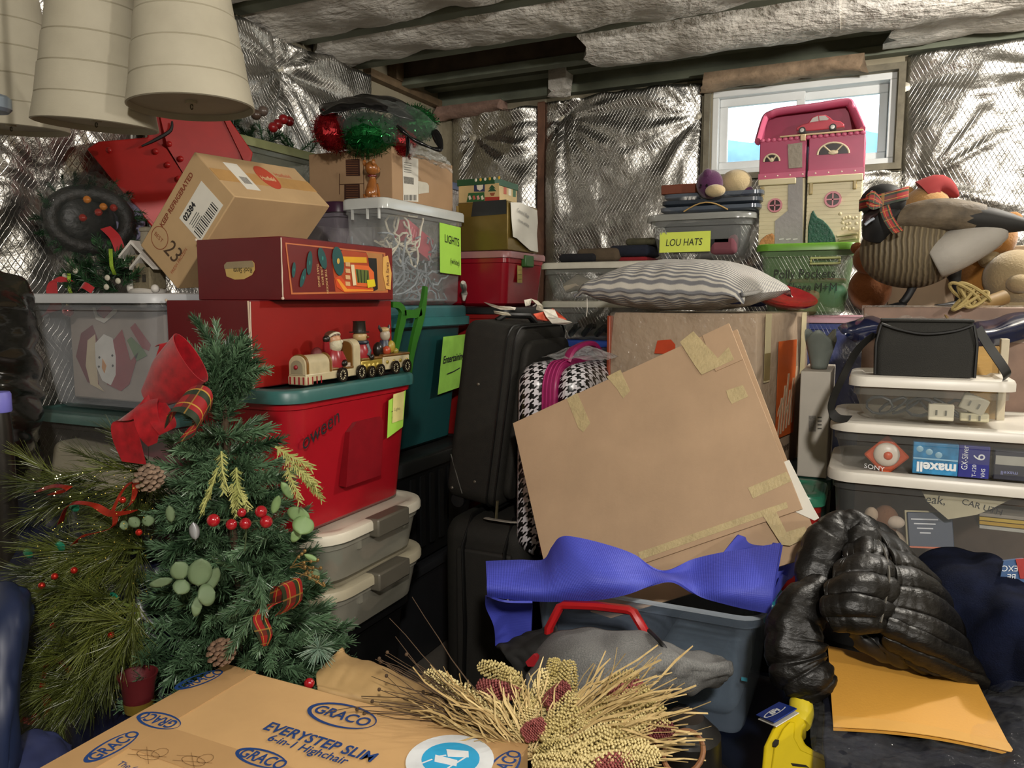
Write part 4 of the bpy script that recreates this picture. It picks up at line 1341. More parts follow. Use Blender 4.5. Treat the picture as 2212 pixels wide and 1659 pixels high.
# dark red quilted bundle and tote under it
m = M()
def qf(u, v):
    a = 2 * math.pi * u
    rx = 0.27 + 0.012 * math.sin(5 * a) + 0.012 * abs(math.sin(v * 9)) + 0.02 * nz(u * 7, v * 5)
    s_ = math.sin(math.pi * (0.06 + 0.88 * v)) ** 0.35
    return V((-0.41 + rx * s_ * math.cos(a), 2.56 + 0.24 * s_ * math.sin(a), 0.572 + 0.352 * v))
m.grid(48, 16, qf)
tag(m.build('quilt_bundle', mat('#4f1016', 0.85, var=0.3, vs=20, bump=0.5, bs=30), None, smooth=180), 'dark red quilted bundle squeezed under the moving carton', 'quilt')
bin_('storage_tote', 'black tote on the floor under the red quilted bundle', 'storage bin', -0.68, -0.31, 2.40, 2.78, 0.0, 0.558, mat('#141518', 0.5), mat('#141518', 0.5), group='totes of the back row')
# white slim box between the moving box and tape bins
wbx, w_, d_, h_ = carton('white_box', 'tall slim white box with small grey label beside the moving carton', -0.190, -0.108, 2.40, 2.70, 0.93, 1.245, mat('#b3ada2', 0.6, var=0.05))
pw = V((0, 2.3995, 0))
pxpoly(wbx, 'grey_label', mat('#7c7872', 0.7, var=0.3, vs=200), [(1747, 898), (1762, 898), (1762, 932), (1747, 932)], pw, V((0, -1, 0)))
for k in range(4):
    pxpoly(wbx, 'print_line', mat('#55524c', 0.7), [(1766, 900 + 8 * k), (1775, 900 + 8 * k), (1775, 903 + 8 * k), (1766, 903 + 8 * k)], pw, V((0, -1, 0)))
bin_('storage_tote', 'dark green tote under the slim white box', 'storage bin', -0.26, -0.09, 2.39, 2.72, 0.0, 0.928, mat('#0f2a24', 0.4), mat('#0f3a30', 0.4), r=0.02, taper=0.01, group='totes of the back row')
# grey plastic bag flap above the white box
m = M()
def gbag(u, v):
    a = math.pi * 2 * u
    return V((-0.148 + (0.045 + 0.02 * nz(u * 5, 3)) * math.cos(a) * (0.5 + 0.5 * v), 2.50 + 0.07 * math.sin(a) * (0.5 + 0.5 * v), 1.247 + 0.10 * v + 0.018 * math.sin(3 * a) * v))
m.grid(40, 10, gbag)
o = m.build('plastic_bag', mat('#6d746e', 0.5, var=0.15), None, smooth=180)
o.modifiers.new('s', 'SOLIDIFY').thickness = 0.002
tag(o, 'grey open plastic bag standing on the slim white box', 'bag')

# ---- flattened carton leaning in front: two layers and masking tape
TL, TR, BRc = V((-0.95, 2.03, 1.09)), V((-0.34, 2.05, 1.39)), V((-0.14, 1.84, 0.97))
ex = (TR - TL).normalized()
eyv = (BRc - TR)
bh = eyv.length
eyv.normalize()
nb = ex.cross(-eyv).normalized()
eu = nb.cross(ex)            # up in the sheet
bw = (TR - TL).length
fb = thing('flattened_carton', 'flattened brown carton with masking tape leaning on the moving box', 'cardboard', TL - eu * bh)
O_ = TL - eu * bh            # lower left corner
def bp(x, y, n=0.0):
    return O_ + ex * x + eu * y + nb * n
def sheet(name, pts, n0, n1, mt):
    m = M()
    m.loft([[bp(x, y, n0) for x, y in pts], [bp(x, y, n1) for x, y in pts]])
    return m.build(name, mt, fb, smooth=None, bevel=0.0008)
sheet('front_sheet', [(0, 0.0), (bw, 0.0), (bw, bh), (0, bh)], 0.0, 0.005, CB_B)
sheet('rear_sheet', [(0.10, -0.10), (bw + 0.004, -0.105), (bw + 0.012, bh - 0.02), (0.02, bh - 0.008)], -0.010, -0.003, CB_B)
sheet('white_insert', [(bw - 0.02, 0.002), (bw + 0.014, -0.032), (bw + 0.026, -0.03), (bw + 0.022, 0.0), (bw + 0.012, 0.12), (bw - 0.02, 0.12)], -0.0028, -0.0012, PAPER)
sheet('flap', [(bw - 0.075, bh), (bw, bh), (bw, bh - 0.11), (bw - 0.075, bh - 0.11)], 0.0052, 0.0082, CB_B)
def bx_(px, py):
    q = onplane(px, py, TL, nb)
    d = q - O_
    return (d.dot(ex), d.dot(eu))
def tape(pts, n=0.0055):
    return sheet('masking_tape', [bx_(*p) for p in pts], n, n + 0.0006, MASK)
tape([(1471, 741), (1500, 718), (1553, 776), (1576, 752), (1588, 779), (1518, 812), (1502, 790)], 0.0084)
tape([(1312, 815), (1342, 800), (1363, 846), (1348, 862), (1335, 842)])
tape([(1226, 862), (1249, 850), (1277, 915), (1262, 935), (1251, 925)])
tape([(1570, 845), (1606, 833), (1618, 858), (1582, 874), (1575, 862)])
tape([(1617, 1055), (1700, 1020), (1712, 1040), (1628, 1078)])
tape([(1380, 1194), (1700, 1085), (1704, 1098), (1385, 1210)])
tape([(1645, 1108), (1673, 1096), (1700, 1150), (1740, 1138), (1748, 1160), (1708, 1180), (1690, 1178)], 0.0060)

# ---- foreground carton (high chair box)
GR, w_, d_, h_ = carton('highchair_carton', 'brown highchair carton with blue GRACO ovals in the foreground', -1.105, -0.465, 0.60, 1.05, 0.0, 0.75, CB_G, bev=0.004)
BLUE = mat('#1f3f78', 0.5, var=0.05)
ZT = 0.7505
def gz(px, py):
    return onZ(px, py, 0.7508)
M().bb(-1.106, -0.464, 0.775, 0.845, 0.7502, 0.7512).build('packing_tape', TAPEC, GR)
M().bb(-1.106, -1.03, 0.60, 1.0505, 0.7503, 0.7513).build('packing_tape', TAPEC, GR)
M().bb(-0.545, -0.464, 0.60, 1.0505, 0.7503, 0.7513).build('packing_tape', TAPEC, GR)
M().bb(-1.1065, -1.105, 0.60, 1.05, 0.62, 0.751).build('packing_tape', TAPEC, GR)
def oval(cx, cy, rx, ry, size, ang=0, flip=False, wd=0.004, mtl=BLUE):
    c = V((cx, cy, 0.7513))
    a = R(ang)
    r = V((math.cos(a), math.sin(a), 0))
    u = V((-math.sin(a), math.cos(a), 0))
    ringprint('oval_print', mtl, GR, c, r, u, 0, 0, rx, ry, wd, th=0.0004, cut=0.003)
    if flip:
        r, u = -r, -u
    text('GRACO', size, mtl, GR, c - r * rx * 0.80 - u * size * 0.34, r, u, name='brand_print', sx=(0.88 if rx > 0.06 else 1.02) * rx / 0.064, bold=size * 0.02, th=0.0006)
c = gz(738, 1546)
oval(c.x, c.y, 0.068, 0.034, 0.034, 0, False, 0.005)
c = gz(563, 1638)
oval(c.x, c.y, 0.048, 0.020, 0.032)
c = gz(343, 1557)
oval(c.x, c.y, 0.046, 0.021, 0.032, 0, True)
c = gz(420, 1466)
oval(c.x + 0.012, c.y, 0.046, 0.021, 0.032, 75)
c = gz(235, 1600)
oval(c.x + 0.02, c.y - 0.01, 0.046, 0.021, 0.032, 90)
c = gz(1125, 1650)
oval(c.x - 0.02, c.y - 0.02, 0.046, 0.021, 0.032, 90)
text('EVERYSTEP SLIM', 0.033, BLUE, GR, gz(566, 1576) + V((0, 0, 0.0014)), V((1, 0.0, 0)), PY, sx=0.92, bold=0.0007)
text('6-in-1 Highchair', 0.025, BLUE, GR, gz(580, 1596) + V((0, -0.006, 0.0014)), PX, PY, sx=0.95, bold=0.0003)
st = gz(972, 1642)
m = M()
m.lathe([(0.0675, 0.0), (0.0675, 0.0006)], 40, (st.x, st.y, 0.7513))
rs_ = m.build('round_sticker', mat('#d6dadd', 0.4), GR)
m = M()
m.lathe([(0.045, 0.0), (0.045, 0.0004)], 36, (st.x, st.y + 0.002, 0.7520), sy=0.95)
m.build('sticker_disc', mat('#2f9fd0', 0.4), rs_)
m = M()
for pts in ([(-0.018, 0.02), (0.016, 0.03), (0.024, 0.016), (-0.006, 0.004)], [(-0.026, 0.0), (0.012, 0.002), (0.018, -0.012), (-0.018, -0.016)]):
    m.loft([[V((st.x + x, st.y + y, 0.7526)) for x, y in pts], [V((st.x + x, st.y + y, 0.7529)) for x, y in pts]])
for a, b in (((-0.024, -0.012), (-0.038, -0.036)), ((0.012, -0.008), (0.004, -0.042)), ((-0.01, 0.006), (-0.02, -0.002)), ((0.02, 0.016), (0.014, -0.004))):
    d = (V((b[0] - a[0], b[1] - a[1], 0))).normalized()
    e = V((-d.y, d.x, 0)) * 0.0016
    m.poly([V((st.x + q[0], st.y + q[1], 0.7528)) + e * s_ for q, s_ in ((a, 1), (a, -1), (b, -1), (b, 1))])
m.build('chair_print', mat('#d8dcdf', 0.4), rs_, smooth=None)
LINE = mat('#8c6a44', 0.7)
for cx, cy in ((320, 1632), (418, 1645)):
    c = gz(cx, cy)
    strokes('line_drawing', LINE, GR, c, PX, PY, [ellipse(0, 0, 0.022, 0.010, 14), ellipse(0.012, 0.012, 0.012, 0.012, 12), [(-0.03, -0.012), (0.03, 0.008)], [(-0.02, 0.014), (0.02, -0.016)], [(-0.035, 0.0), (0.0, 0.012)]], 0.0011)
c = gz(250, 1652)
text('The 6-in-1', 0.016, BLUE, GR, c, PX, PY, name='small_print')
# ================================================================ luggage, cloth, big soft things
def cr(p0, p1, p2, p3, t):
    return 0.5 * ((2 * p1) + (-p0 + p2) * t + (2 * p0 - 5 * p1 + 4 * p2 - p3) * t * t + (-p0 + 3 * p1 - 3 * p2 + p3) * t ** 3)


def crv(pts, u):
    n = len(pts) - 1
    x = min(max(u * n, 0), n - 1e-6)
    i = int(x)
    t = x - i
    g = lambda k: pts[min(max(k, 0), n)]
    return cr(g(i - 1), g(i), g(i + 1), g(i + 2), t)


def ctrl(rows):
    """rows of (px, py, depth) -> 3-D control points"""
    return [[at(*p) for p in r] for r in rows]


def patchfn(C_, disp=None):
    def base(u, v):
        return crv([crv(r, u) for r in C_], v)

    def fn(u, v):
        p = base(u, v)
        if disp:
            e = 0.01
            du = base(min(u + e, 1), v) - base(max(u - e, 0), v)
            dv = base(u, min(v + e, 1)) - base(u, max(v - e, 0))
            n = du.cross(dv)
            if n.length > 1e-9:
                n.normalize()
                if n.dot(ORG - p) < 0:
                    n = -n
                p = p + n * disp(u, v)
        return p
    return fn


def spath(pts, n=24):
    return [crv([V(p) for p in pts], k / n) for k in range(n + 1)]


def softbox(m, tx, wy, hz, r, e, n=6, es=4):
    """rounded box centred on the origin, thickness along x, rounded in the y-z plane"""
    rings = []
    steps = []
    for k in range(es + 1):
        a = R(90 * k / es)
        steps.append((-tx / 2 + e - e * math.cos(a), e - e * math.sin(a)))
    steps += [(-x, s_) for x, s_ in steps[::-1]]
    for x, s_ in steps:
        rr = rrect(-wy / 2 + s_, wy / 2 - s_, -hz / 2 + s_, hz / 2 - s_, max(r - s_, 0.004), 0, n)
        rings.append([V((x, p.x, p.y)) for p in rr])
    m.loft(rings)
    return m


BLKF = mat('#17150f', 0.75, var=0.25, vs=40, bump=0.35, bs=500)
BLKT = mat('#0a0a09', 0.5, var=0.1)
# ---- large black suitcase, leaning
su = thing('suitcase', 'tall black fabric suitcase with airline tags on its top handle', 'suitcase', (-1.182, 2.385, 0.765), (0, R(8), 0))
ST, SW, SH = 0.20, 0.42, 0.60
m = M(Matrix.Translation((0, 0, SH / 2 + 0.02)))
softbox(m, ST, SW, SH, 0.05, 0.03)
m.build('shell', BLKF, su, world=False)
m = M(Matrix.Translation((ST / 2 + 0.012, 0, SH / 2 + 0.015)))
softbox(m, 0.03, SW - 0.05, SH - 0.07, 0.05, 0.012)
m.build('front_pocket', BLKF, su, world=False)
for xx in (ST / 2 - 0.012, ST / 2 - 0.04):
    rr = rrect(-SW / 2 - 0.001, SW / 2 + 0.001, 0.019, SH + 0.021, 0.05, 0, 6)
    pth = [V((xx, p.x, p.y)) for p in rr]
    M().tube(pth + [pth[0]], 0.004, 6).build('piping', BLKT, su, world=False)
M().tube([(ST / 2 + 0.030, -0.13, 0.46), (ST / 2 + 0.032, -0.07, 0.495), (ST / 2 + 0.032, 0.06, 0.50), (ST / 2 + 0.030, 0.14, 0.46)], 0.004, 6).build('pocket_zip', BLKT, su, world=False)
M().ball((ST / 2 + 0.031, -0.135, 0.455), (0.004, 0.006, 0.012)).build('zip_pull', mat('#a09a8c', 0.3, 0.9), su, world=False)
M().ball((ST / 2 + 0.03, 0.02, 0.43), (0.003, 0.016, 0.007)).build('badge', mat('#a8a49a', 0.3, 0.8), su, world=False)
for y, z in ((-SW / 2 - 0.001, 0.42), (-SW / 2 - 0.001, 0.10), (-SW / 2 - 0.001, 0.06)):
    M().ball((-0.02 if z > 0.2 else (0.01 if z > 0.08 else -0.07), y, z), (0.006, 0.003, 0.006), 10, 6).build('stud', mat('#6f6a60', 0.4, 0.7), su, world=False)
M().tube([(-0.05, -0.07, SH + 0.018), (-0.03, -0.05, SH + 0.04), (0.02, 0.03, SH + 0.044), (0.03, 0.07, SH + 0.018)], 0.011, 8).build('top_handle', BLKT, su, world=False)
for sx_, sy_ in ((-0.06, -0.17), (-0.06, 0.17)):
    M().lathe([(0.003, -0.012), (0.024, -0.011), (0.026, 0), (0.024, 0.011), (0.003, 0.012)], 16, (sx_, sy_, 0.012), m=Matrix.Rotation(R(90), 4, 'X')).build('wheel', mat('#121214', 0.4), su, world=False)
M().tube([(-0.092, -0.205, 0.17), (-0.05, -0.2115, 0.09), (-0.03, -0.2115, 0.05)], 0.002, 5).build('piping', mat('#4a4843', 0.6), su, world=False)
M().tube([(ST / 2 + 0.004, -SW / 2 - 0.003, 0.0), (ST / 2 + 0.003, -SW / 2 - 0.008, 0.06)], 0.005, 6).build('zip_pull', mat('#8c8468', 0.35, 0.8), su, world=False)
# tags on the suitcase
TG = [('luggage_tag', [(1045, 652), (1056, 655), (1078, 661), (1100, 662), (1114, 664), (1112, 669), (1080, 668), (1062, 662)], 2.42, '#c9c2b4', 'white paper luggage tag curling on the left of the suitcase top'),
      ('luggage_tag', [(1066, 671), (1098, 675), (1104, 681), (1085, 680), (1068, 676)], 2.40, '#c9c2b0', 'small white sticker lying on the suitcase top'),
      ('luggage_tag', [(1152, 678), (1180, 672), (1194, 666), (1224, 690), (1206, 695), (1176, 692), (1160, 688)], 2.37, '#d2583c', 'orange luggage tag on the right of the suitcase top'),
      ('luggage_tag', [(1172, 668), (1198, 668), (1206, 686), (1236, 696), (1220, 700), (1192, 698), (1180, 684)], 2.355, '#cfcabd', 'crumpled white paper tag over the orange luggage tag'),
      ('luggage_tag', [(1132, 648), (1148, 645), (1145, 658), (1135, 661)], 2.40, '#c9c4b4', 'small square white tag on the suitcase handle'),
      ('luggage_tag', [(1147, 645), (1162, 650), (1172, 660), (1174, 672), (1166, 674), (1158, 668), (1160, 658), (1152, 651)], 2.39, '#bdb7a6', 'long printed paper tag looped round the suitcase handle')]
for nm, pts, d, c, lab in TG:
    Q = [at(px, py, d + 0.012 * math.sin(k * 1.9)) for k, (px, py) in enumerate(pts)]
    m = M()
    m.loft([Q, [p + V((0.0, 0.002, -0.0015)) for p in Q]])
    tag(m.build(nm, mat(c, 0.6, var=0.15, vs=60), None, smooth=None), lab, 'tag', 'tags on the suitcase')

# ---- second black suitcase below
sv = thing('suitcase', 'dark soft suitcase lying under the tall black suitcase', 'suitcase', (-1.115, 2.37, 0.0))
m = M(Matrix.Translation((0, 0, 0.375)))
softbox(m, 0.30, 0.46, 0.73, 0.07, 0.05)
m.build('shell', BLKF, sv, world=False)
M().box((0.01, -0.235, 0.40), (0.20, 0.02, 0.50)).build('front_pocket', mat('#1d1b17', 0.7, bump=0.3, bs=400), sv, bevel=0.03, seg=4, world=False)
for xx in (-0.06, 0.09):
    M().tube([(xx, -0.246, 0.12), (xx + 0.01, -0.252, 0.4), (xx, -0.246, 0.66), (xx, -0.18, 0.744), (xx, 0.0, 0.748)], 0.012, 8, flat=0.4).build('strap', BLKT, sv, world=False)
for z in (0.52, 0.60):
    M().tube([(0.10, -0.255, z), (0.115, -0.262, z - 0.02), (0.11, -0.26, z - 0.05)], 0.004, 6).build('zip_pull', mat('#a8a293', 0.3, 0.9), sv, world=False)
M().tube([(0.0, -0.2, 0.748), (0.03, -0.22, 0.753), (0.10, -0.22, 0.752), (0.13, -0.2, 0.75)], 0.010, 6, flat=0.3).build('name_tag', mat('#8f8a80', 0.5), sv, world=False)

# ---- houndstooth suitcase with magenta zip band
n = NT('houndstooth')
sp = n.n('ShaderNodeSeparateXYZ')
n.l(n.coord('Object'), sp.inputs[0])
K = 8 / 0.031
uu = n.math('MULTIPLY', n.math('ADD', sp.outputs[0], n.math('MULTIPLY', sp.outputs[1], 0.5)), K)
vv = n.math('MULTIPLY', n.math('ADD', sp.outputs[2], sp.outputs[1]), K)
ui, vi = n.math('FLOOR', uu), n.math('FLOOR', vv)
warp = n.math('LESS_THAN', n.math('FLOORED_MODULO', ui, 8.0), 4.0)
weft = n.math('LESS_THAN', n.math('FLOORED_MODULO', vi, 8.0), 4.0)
sel = n.math('LESS_THAN', n.math('FLOORED_MODULO', n.math('SUBTRACT', uu, vv), 4.0), 2.0)
fac = n.math('ADD', n.math('MULTIPLY', sel, warp), n.math('MULTIPLY', n.math('SUBTRACT', 1.0, sel), weft))
n.col(n.mixc(fac, hx('#0c0c0d'), hx('#d0cdd2')))
n.set(Roughness=0.3)
HOUND = n.m
sh = thing('houndstooth_suitcase', 'black and white houndstooth hard suitcase with magenta zip band', 'suitcase', (-0.888, 2.345, 0.64), (0, R(0.8), 0))
m = M(Matrix.Translation((-0.060, 0, 0.31)))
softbox(m, 0.115, 0.44, 0.62, 0.08, 0.055)
m.build('shell', HOUND, sh, world=False)
m = M(Matrix.Translation((0.060, 0, 0.31)))
softbox(m, 0.10, 0.44, 0.62, 0.08, 0.055)
m.build('shell', HOUND, sh, world=False)
MAG = mat('#8a1a52', 0.4, var=0.1)
m = M(Matrix.Translation((0.003, 0, 0.31)))
softbox(m, 0.05, 0.446, 0.626, 0.083, 0.008)
m.build('zip_band', MAG, sh, world=False)
for k in range(4):
    rr = rrect(-0.2245, 0.2245, -0.0045, 0.6245, 0.084, 0, 6)
    pth = [V((-0.015 + 0.012 * k, p.x, p.y)) for p in rr]
    M().tube(pth + [pth[0]], 0.0022, 5).build('zip_ridge', mat('#a32c68', 0.4), sh, world=False)
M().tube(spath([(0.02, -0.12, 0.622), (0.03, -0.09, 0.66), (0.05, 0.02, 0.672), (0.06, 0.10, 0.625)], 16), 0.017, 8, flat=0.6).build('top_handle', MAG, sh, world=False)
m = M()
m.grid(16, 8, lambda u, v: V((-0.06 + 0.20 * u, -0.13 + 0.2 * v, 0.634 + 0.035 * math.sin(math.pi * u) * math.sin(math.pi * v) + 0.008 * nz(u * 6, v * 6))), 0.001)
m.build('plastic_wrap', clear('#c9c9c9', 0.2, 0.08, wave=0.8, ws=30), sh, world=False)
bin_('storage_tote', 'black tote on the floor under the houndstooth suitcase', 'storage bin', -0.96, -0.81, 2.14, 2.55, 0.0, 0.638, mat('#141518', 0.5), mat('#141518', 0.5), group='totes of the back row')

# ---- striped pillow on the moving carton
n = NT('stripe_cloth')
sp = n.n('ShaderNodeSeparateXYZ')
n.l(n.n('ShaderNodeUVMap').outputs[0], sp.inputs[0])
st_ = n.math('ABSOLUTE', n.math('SUBTRACT', n.math('FRACT', n.math('MULTIPLY', sp.outputs[1], 34.0)), 0.5))
wv = n.noise(400, 2)
n.col(n.mixc(n.ramp(st_, 0.18, 0.30), hx('#c6c2b8'), hx('#77787c')))
n.set(Roughness=0.9)
n.bump(n.math('ADD', n.math('MULTIPLY', st_, 1.0), n.math('MULTIPLY', wv, 0.8)), 0.5, 0.004)
STRIPE = n.m
PC = V((-0.56, 2.47, 1.417))
prot = Matrix.Rotation(R(-14), 3, 'Z')
def pil(sgn):
    def fn(u, v):
        a, b = 2 * u - 1, 2 * v - 1
        ed = max(0.0, (1 - abs(a) ** 2.6)) ** 0.55 * max(0.0, (1 - abs(b) ** 2.6)) ** 0.55
        x = a * 0.285 * (1 - 0.10 * (1 - abs(a)) * 0 - 0.07 * (1 - b * b) * 0) * (1 - 0.05 * math.cos(b * 1.5))
        y = b * 0.20 * (1 - 0.06 * math.cos(a * 1.5))
        wr = 0.006 * nz(a * 4, b * 4, sgn) + (0.006 * math.sin(a * 26) * (abs(b) ** 6))
        z = 0.058 + (0.105 if sgn > 0 else -0.056) * ed + wr * (0.4 + ed) + 0.010 * a * b
        if abs(a) > 0.9 and abs(b) > 0.9:
            z -= 0.025 * (abs(a) - 0.9) * 10
        return PC + prot @ V((x, y, max(z, 0.004)))
    return fn
pw_ = thing('striped_pillow', 'white and grey striped knitted pillow on the moving carton', 'pillow', PC)
m = M()
m.grid(44, 34, pil(1))
m.grid(44, 34, lambda u, v: pil(-1)(1 - u, v))
m.build('cushion', STRIPE, pw_, smooth=180)
q = onplane(1582, 652, V((0, 2.275, 0)), V((0, -1, 0)))
M().box(q + V((0.0, 0.005, 0.0)), (0.05, 0.006, 0.014), Matrix.Rotation(R(-12), 4, 'Z')).build('fabric_tag', mat('#23284a', 0.7), pw_, bevel=0.002)
for k, s_ in enumerate((1, -1)):
    m = M()
    cpt = PC + prot @ V((0.275 * s_, -0.19, 0.05))
    m.tube(spath([cpt, cpt + prot @ V((0.022 * s_, 0.03, 0.005)), cpt + prot @ V((0.03 * s_, 0.07, 0.012))], 8), [0.014] * 5 + [0.012, 0.010, 0.008, 0.005], 8, flat=0.5)
    m.build('corner_tuck', STRIPE, pw_, smooth=180)
o = M().lathe([(0.001, 0.0), (0.085, 0.004), (0.105, 0.020), (0.107, 0.024), (0.10, 0.022), (0.08, 0.010), (0.001, 0.006)], 40, (0, 0, 0)).build('red_plate', mat('#7d0f14', 0.25, var=0.2, vs=60), None)
o.location = (-0.275, 2.62, 1.448)
o.rotation_euler = (R(16), R(14), 0)
tag(o, 'glittery dark red plate tilted behind the striped pillow', 'plate')
o = M().box((0, 0, 0.05), (0.13, 0.09, 0.10)).build('blue_pouch', mat('#142048', 0.4, var=0.3, bump=0.4, bs=40), None, bevel=0.03, seg=3)
o.location = at(1622, 600, 2.70)
o.location.z = 1.43
tag(o, 'dark blue pouch behind the striped pillow', 'pouch')
# thread hanging from the pillow
m = M()
p = at(1268, 645, 2.38)
m.tube([p, p + V((0.001, 0, -0.03)), p + V((-0.001, 0, -0.055))], 0.0012, 5)
m.build('loose_thread', mat('#c9c5ba', 0.8), pw_)

# ---- big open clear bin, purple yoga mat, case with red handle, grey sweater
navy = bin_('navy_bin', 'navy blue tote with lid on the floor under the open clear bin', 'storage bin', -0.80, -0.12, 1.52, 2.10, 0.0, 0.448, mat('#0c1222', 0.4), mat('#0d1426', 0.4), r=0.06, over=0.02)
big = thing('open_clear_bin', 'large open clear bin under the purple yoga mat', 'storage bin', (-0.48, 1.90, 0.45))
m = M()
a = (-0.765, -0.195, 1.70, 2.10)
rg = [rrect(*shrink(*a, 0.045), 0.03, 0.45), rrect(*shrink(*a, 0.038), 0.04, 0.462), rrect(*shrink(*a, 0.014), 0.045, 0.72), rrect(*shrink(*a, 0.012), 0.045, 0.722), rrect(*a, 0.05, 0.726), rrect(*shrink(*a, -0.003), 0.052, 0.748), rrect(*shrink(*a, 0.006), 0.046, 0.752), rrect(*shrink(*a, 0.012), 0.045, 0.744)]
m.loft(rg, True, False)
m.build('body', clear('#93a5ba', 0.24, 0.10, haze=0.45), big)
M().tube(rrect(*shrink(*a, -0.001), 0.052, 0.75) + [rrect(*shrink(*a, -0.001), 0.052, 0.75)[0]], 0.006, 6).build('rim', clear('#b9c3cc', 0.55, 0.1), big)
M().bb(-0.205, -0.172, 1.80, 1.92, 0.70, 0.757).build('latch', mat('#1f7c8a', 0.35), big, bevel=0.012, seg=3)
M().bb(-0.77, -0.70, 1.985, 2.10, 0.752, 0.80).build('latch', mat('#2f9ba6', 0.35), big, bevel=0.012, seg=3)
M().bb(-0.235, -0.222, 1.712, 1.716, 0.60, 0.607).build('molded_mark', mat('#3f8ca0', 0.4), big)
for k, (x0_, x1_, y0_, y1_, z1_, c) in enumerate(((-0.71, -0.46, 1.76, 2.03, 0.66, '#3a4454'), (-0.45, -0.25, 1.77, 2.04, 0.62, '#4a5866'))):
    o = M().box(((x0_ + x1_) / 2, (y0_ + y1_) / 2, (0.466 + z1_) / 2), (x1_ - x0_, y1_ - y0_, z1_ - 0.466)).build('folded_cloth', mat(c, 0.9, var=0.3, bump=0.4, bs=60), None, bevel=0.04, seg=4)
    tag(o, ('dark slate folded cloth on the left inside the open clear bin', 'grey blue folded cloth on the right inside the open clear bin')[k], 'cloth', 'folded cloths in the open bin')
n = NT('yoga_foam')
sp = n.n('ShaderNodeSeparateXYZ')
n.l(n.n('ShaderNodeUVMap').outputs[0], sp.inputs[0])
fa = n.math('ABSOLUTE', n.math('SUBTRACT', n.math('FRACT', n.math('MULTIPLY', sp.outputs[0], 150.0)), 0.5))
fb_ = n.math('ABSOLUTE', n.math('SUBTRACT', n.math('FRACT', n.math('MULTIPLY', sp.outputs[1], 40.0)), 0.5))
n.col(n.mixc(n.ramp(n.noise(8, 3), 0.3, 0.7), hx('#4048b4'), hx('#4a53c2')))
n.set(Roughness=0.55)
n.bump(n.math('ADD', fa, n.math('MULTIPLY', fb_, 0.6)), 0.35, 0.003)
YOGA = n.m
top = [(1050, 1216), (1120, 1213), (1175, 1212), (1196, 1182), (1214, 1162), (1250, 1165), (1310, 1180), (1370, 1200), (1430, 1232), (1490, 1212), (1560, 1197), (1620, 1188), (1688, 1176)]
bot = [(1054, 1285), (1110, 1292), (1170, 1296), (1220, 1296), (1270, 1294), (1310, 1290), (1350, 1282), (1395, 1270), (1450, 1258), (1500, 1284), (1560, 1300), (1610, 1312), (1662, 1322)]
ym = thing('yoga_mat', 'purple blue yoga mat twisted and draped over the clear bin', 'yoga mat', (-0.5, 1.75, 0.75))
Ct, Cm1, Cm2, Cb = [], [], [], []
for k, (a_, b_) in enumerate(zip(top, bot)):
    tw = math.exp(-((k - 8) / 1.6) ** 2)
    d0 = 1.84 - 0.02 * k
    if k >= 9:
        d0 = 1.72 - 0.012 * (k - 9)
    fx = lambda s_: (a_[0] + (b_[0] - a_[0]) * s_, a_[1] + (b_[1] - a_[1]) * s_)
    Ct.append(at(*a_, d0))
    Cm1.append(at(*fx(0.35), d0 - 0.07 * (1 - tw)))
    Cm2.append(at(*fx(0.75), d0 - 0.115 * (1 - 0.6 * tw)))
    Cb.append(at(*b_, d0 - 0.10 + 0.03 * tw))
m = M()
m.grid(90, 22, patchfn([Ct, Cm1, Cm2, Cb]), 0.005)
m.build('mat_sheet', YOGA, ym, smooth=60)
# left hanging end
Ca = ctrl([[(1052, 1284, 1.76), (1090, 1296, 1.70), (1150, 1298, 1.70)], [(1050, 1310, 1.80), (1095, 1312, 1.80), (1150, 1318, 1.79)], [(1066, 1352, 1.82), (1100, 1356, 1.83), (1148, 1362, 1.80)], [(1070, 1392, 1.84), (1100, 1398, 1.84), (1140, 1405, 1.82)]])
m = M()
m.grid(20, 20, patchfn(Ca), 0.005)
m.build('hanging_end', YOGA, ym, smooth=60)
# right end: standing fold and rolled loop
Cf = ctrl([[(1560, 1196, 1.73), (1590, 1158, 1.76), (1597, 1156, 1.76)], [(1610, 1188, 1.74), (1625, 1168, 1.77), (1645, 1172, 1.77)], [(1650, 1184, 1.73), (1662, 1180, 1.75), (1672, 1178, 1.74)]])
m = M()
m.grid(14, 14, patchfn(Cf), 0.005)
m.build('standing_fold', YOGA, ym, smooth=60)
lp = [(1688, 1176, 1.70), (1668, 1172, 1.73), (1655, 1180, 1.76), (1672, 1168, 1.79), (1694, 1172, 1.80), (1712, 1195, 1.79), (1718, 1225, 1.76), (1706, 1245, 1.73), (1690, 1240, 1.71)]
lp2 = [(1662, 1318, 1.60), (1650, 1312, 1.62), (1640, 1318, 1.66), (1652, 1310, 1.70), (1664, 1305, 1.72), (1674, 1296, 1.71), (1680, 1280, 1.68), (1676, 1290, 1.65), (1668, 1300, 1.62)]
A_ = [at(*p) for p in lp]
B_ = [at(*p) for p in lp2]
m = M()
m.grid(40, 10, patchfn([A_, [(x + y) / 2 for x, y in zip(A_, B_)], B_]), 0.005)
m.build('rolled_end', YOGA, ym, smooth=60)

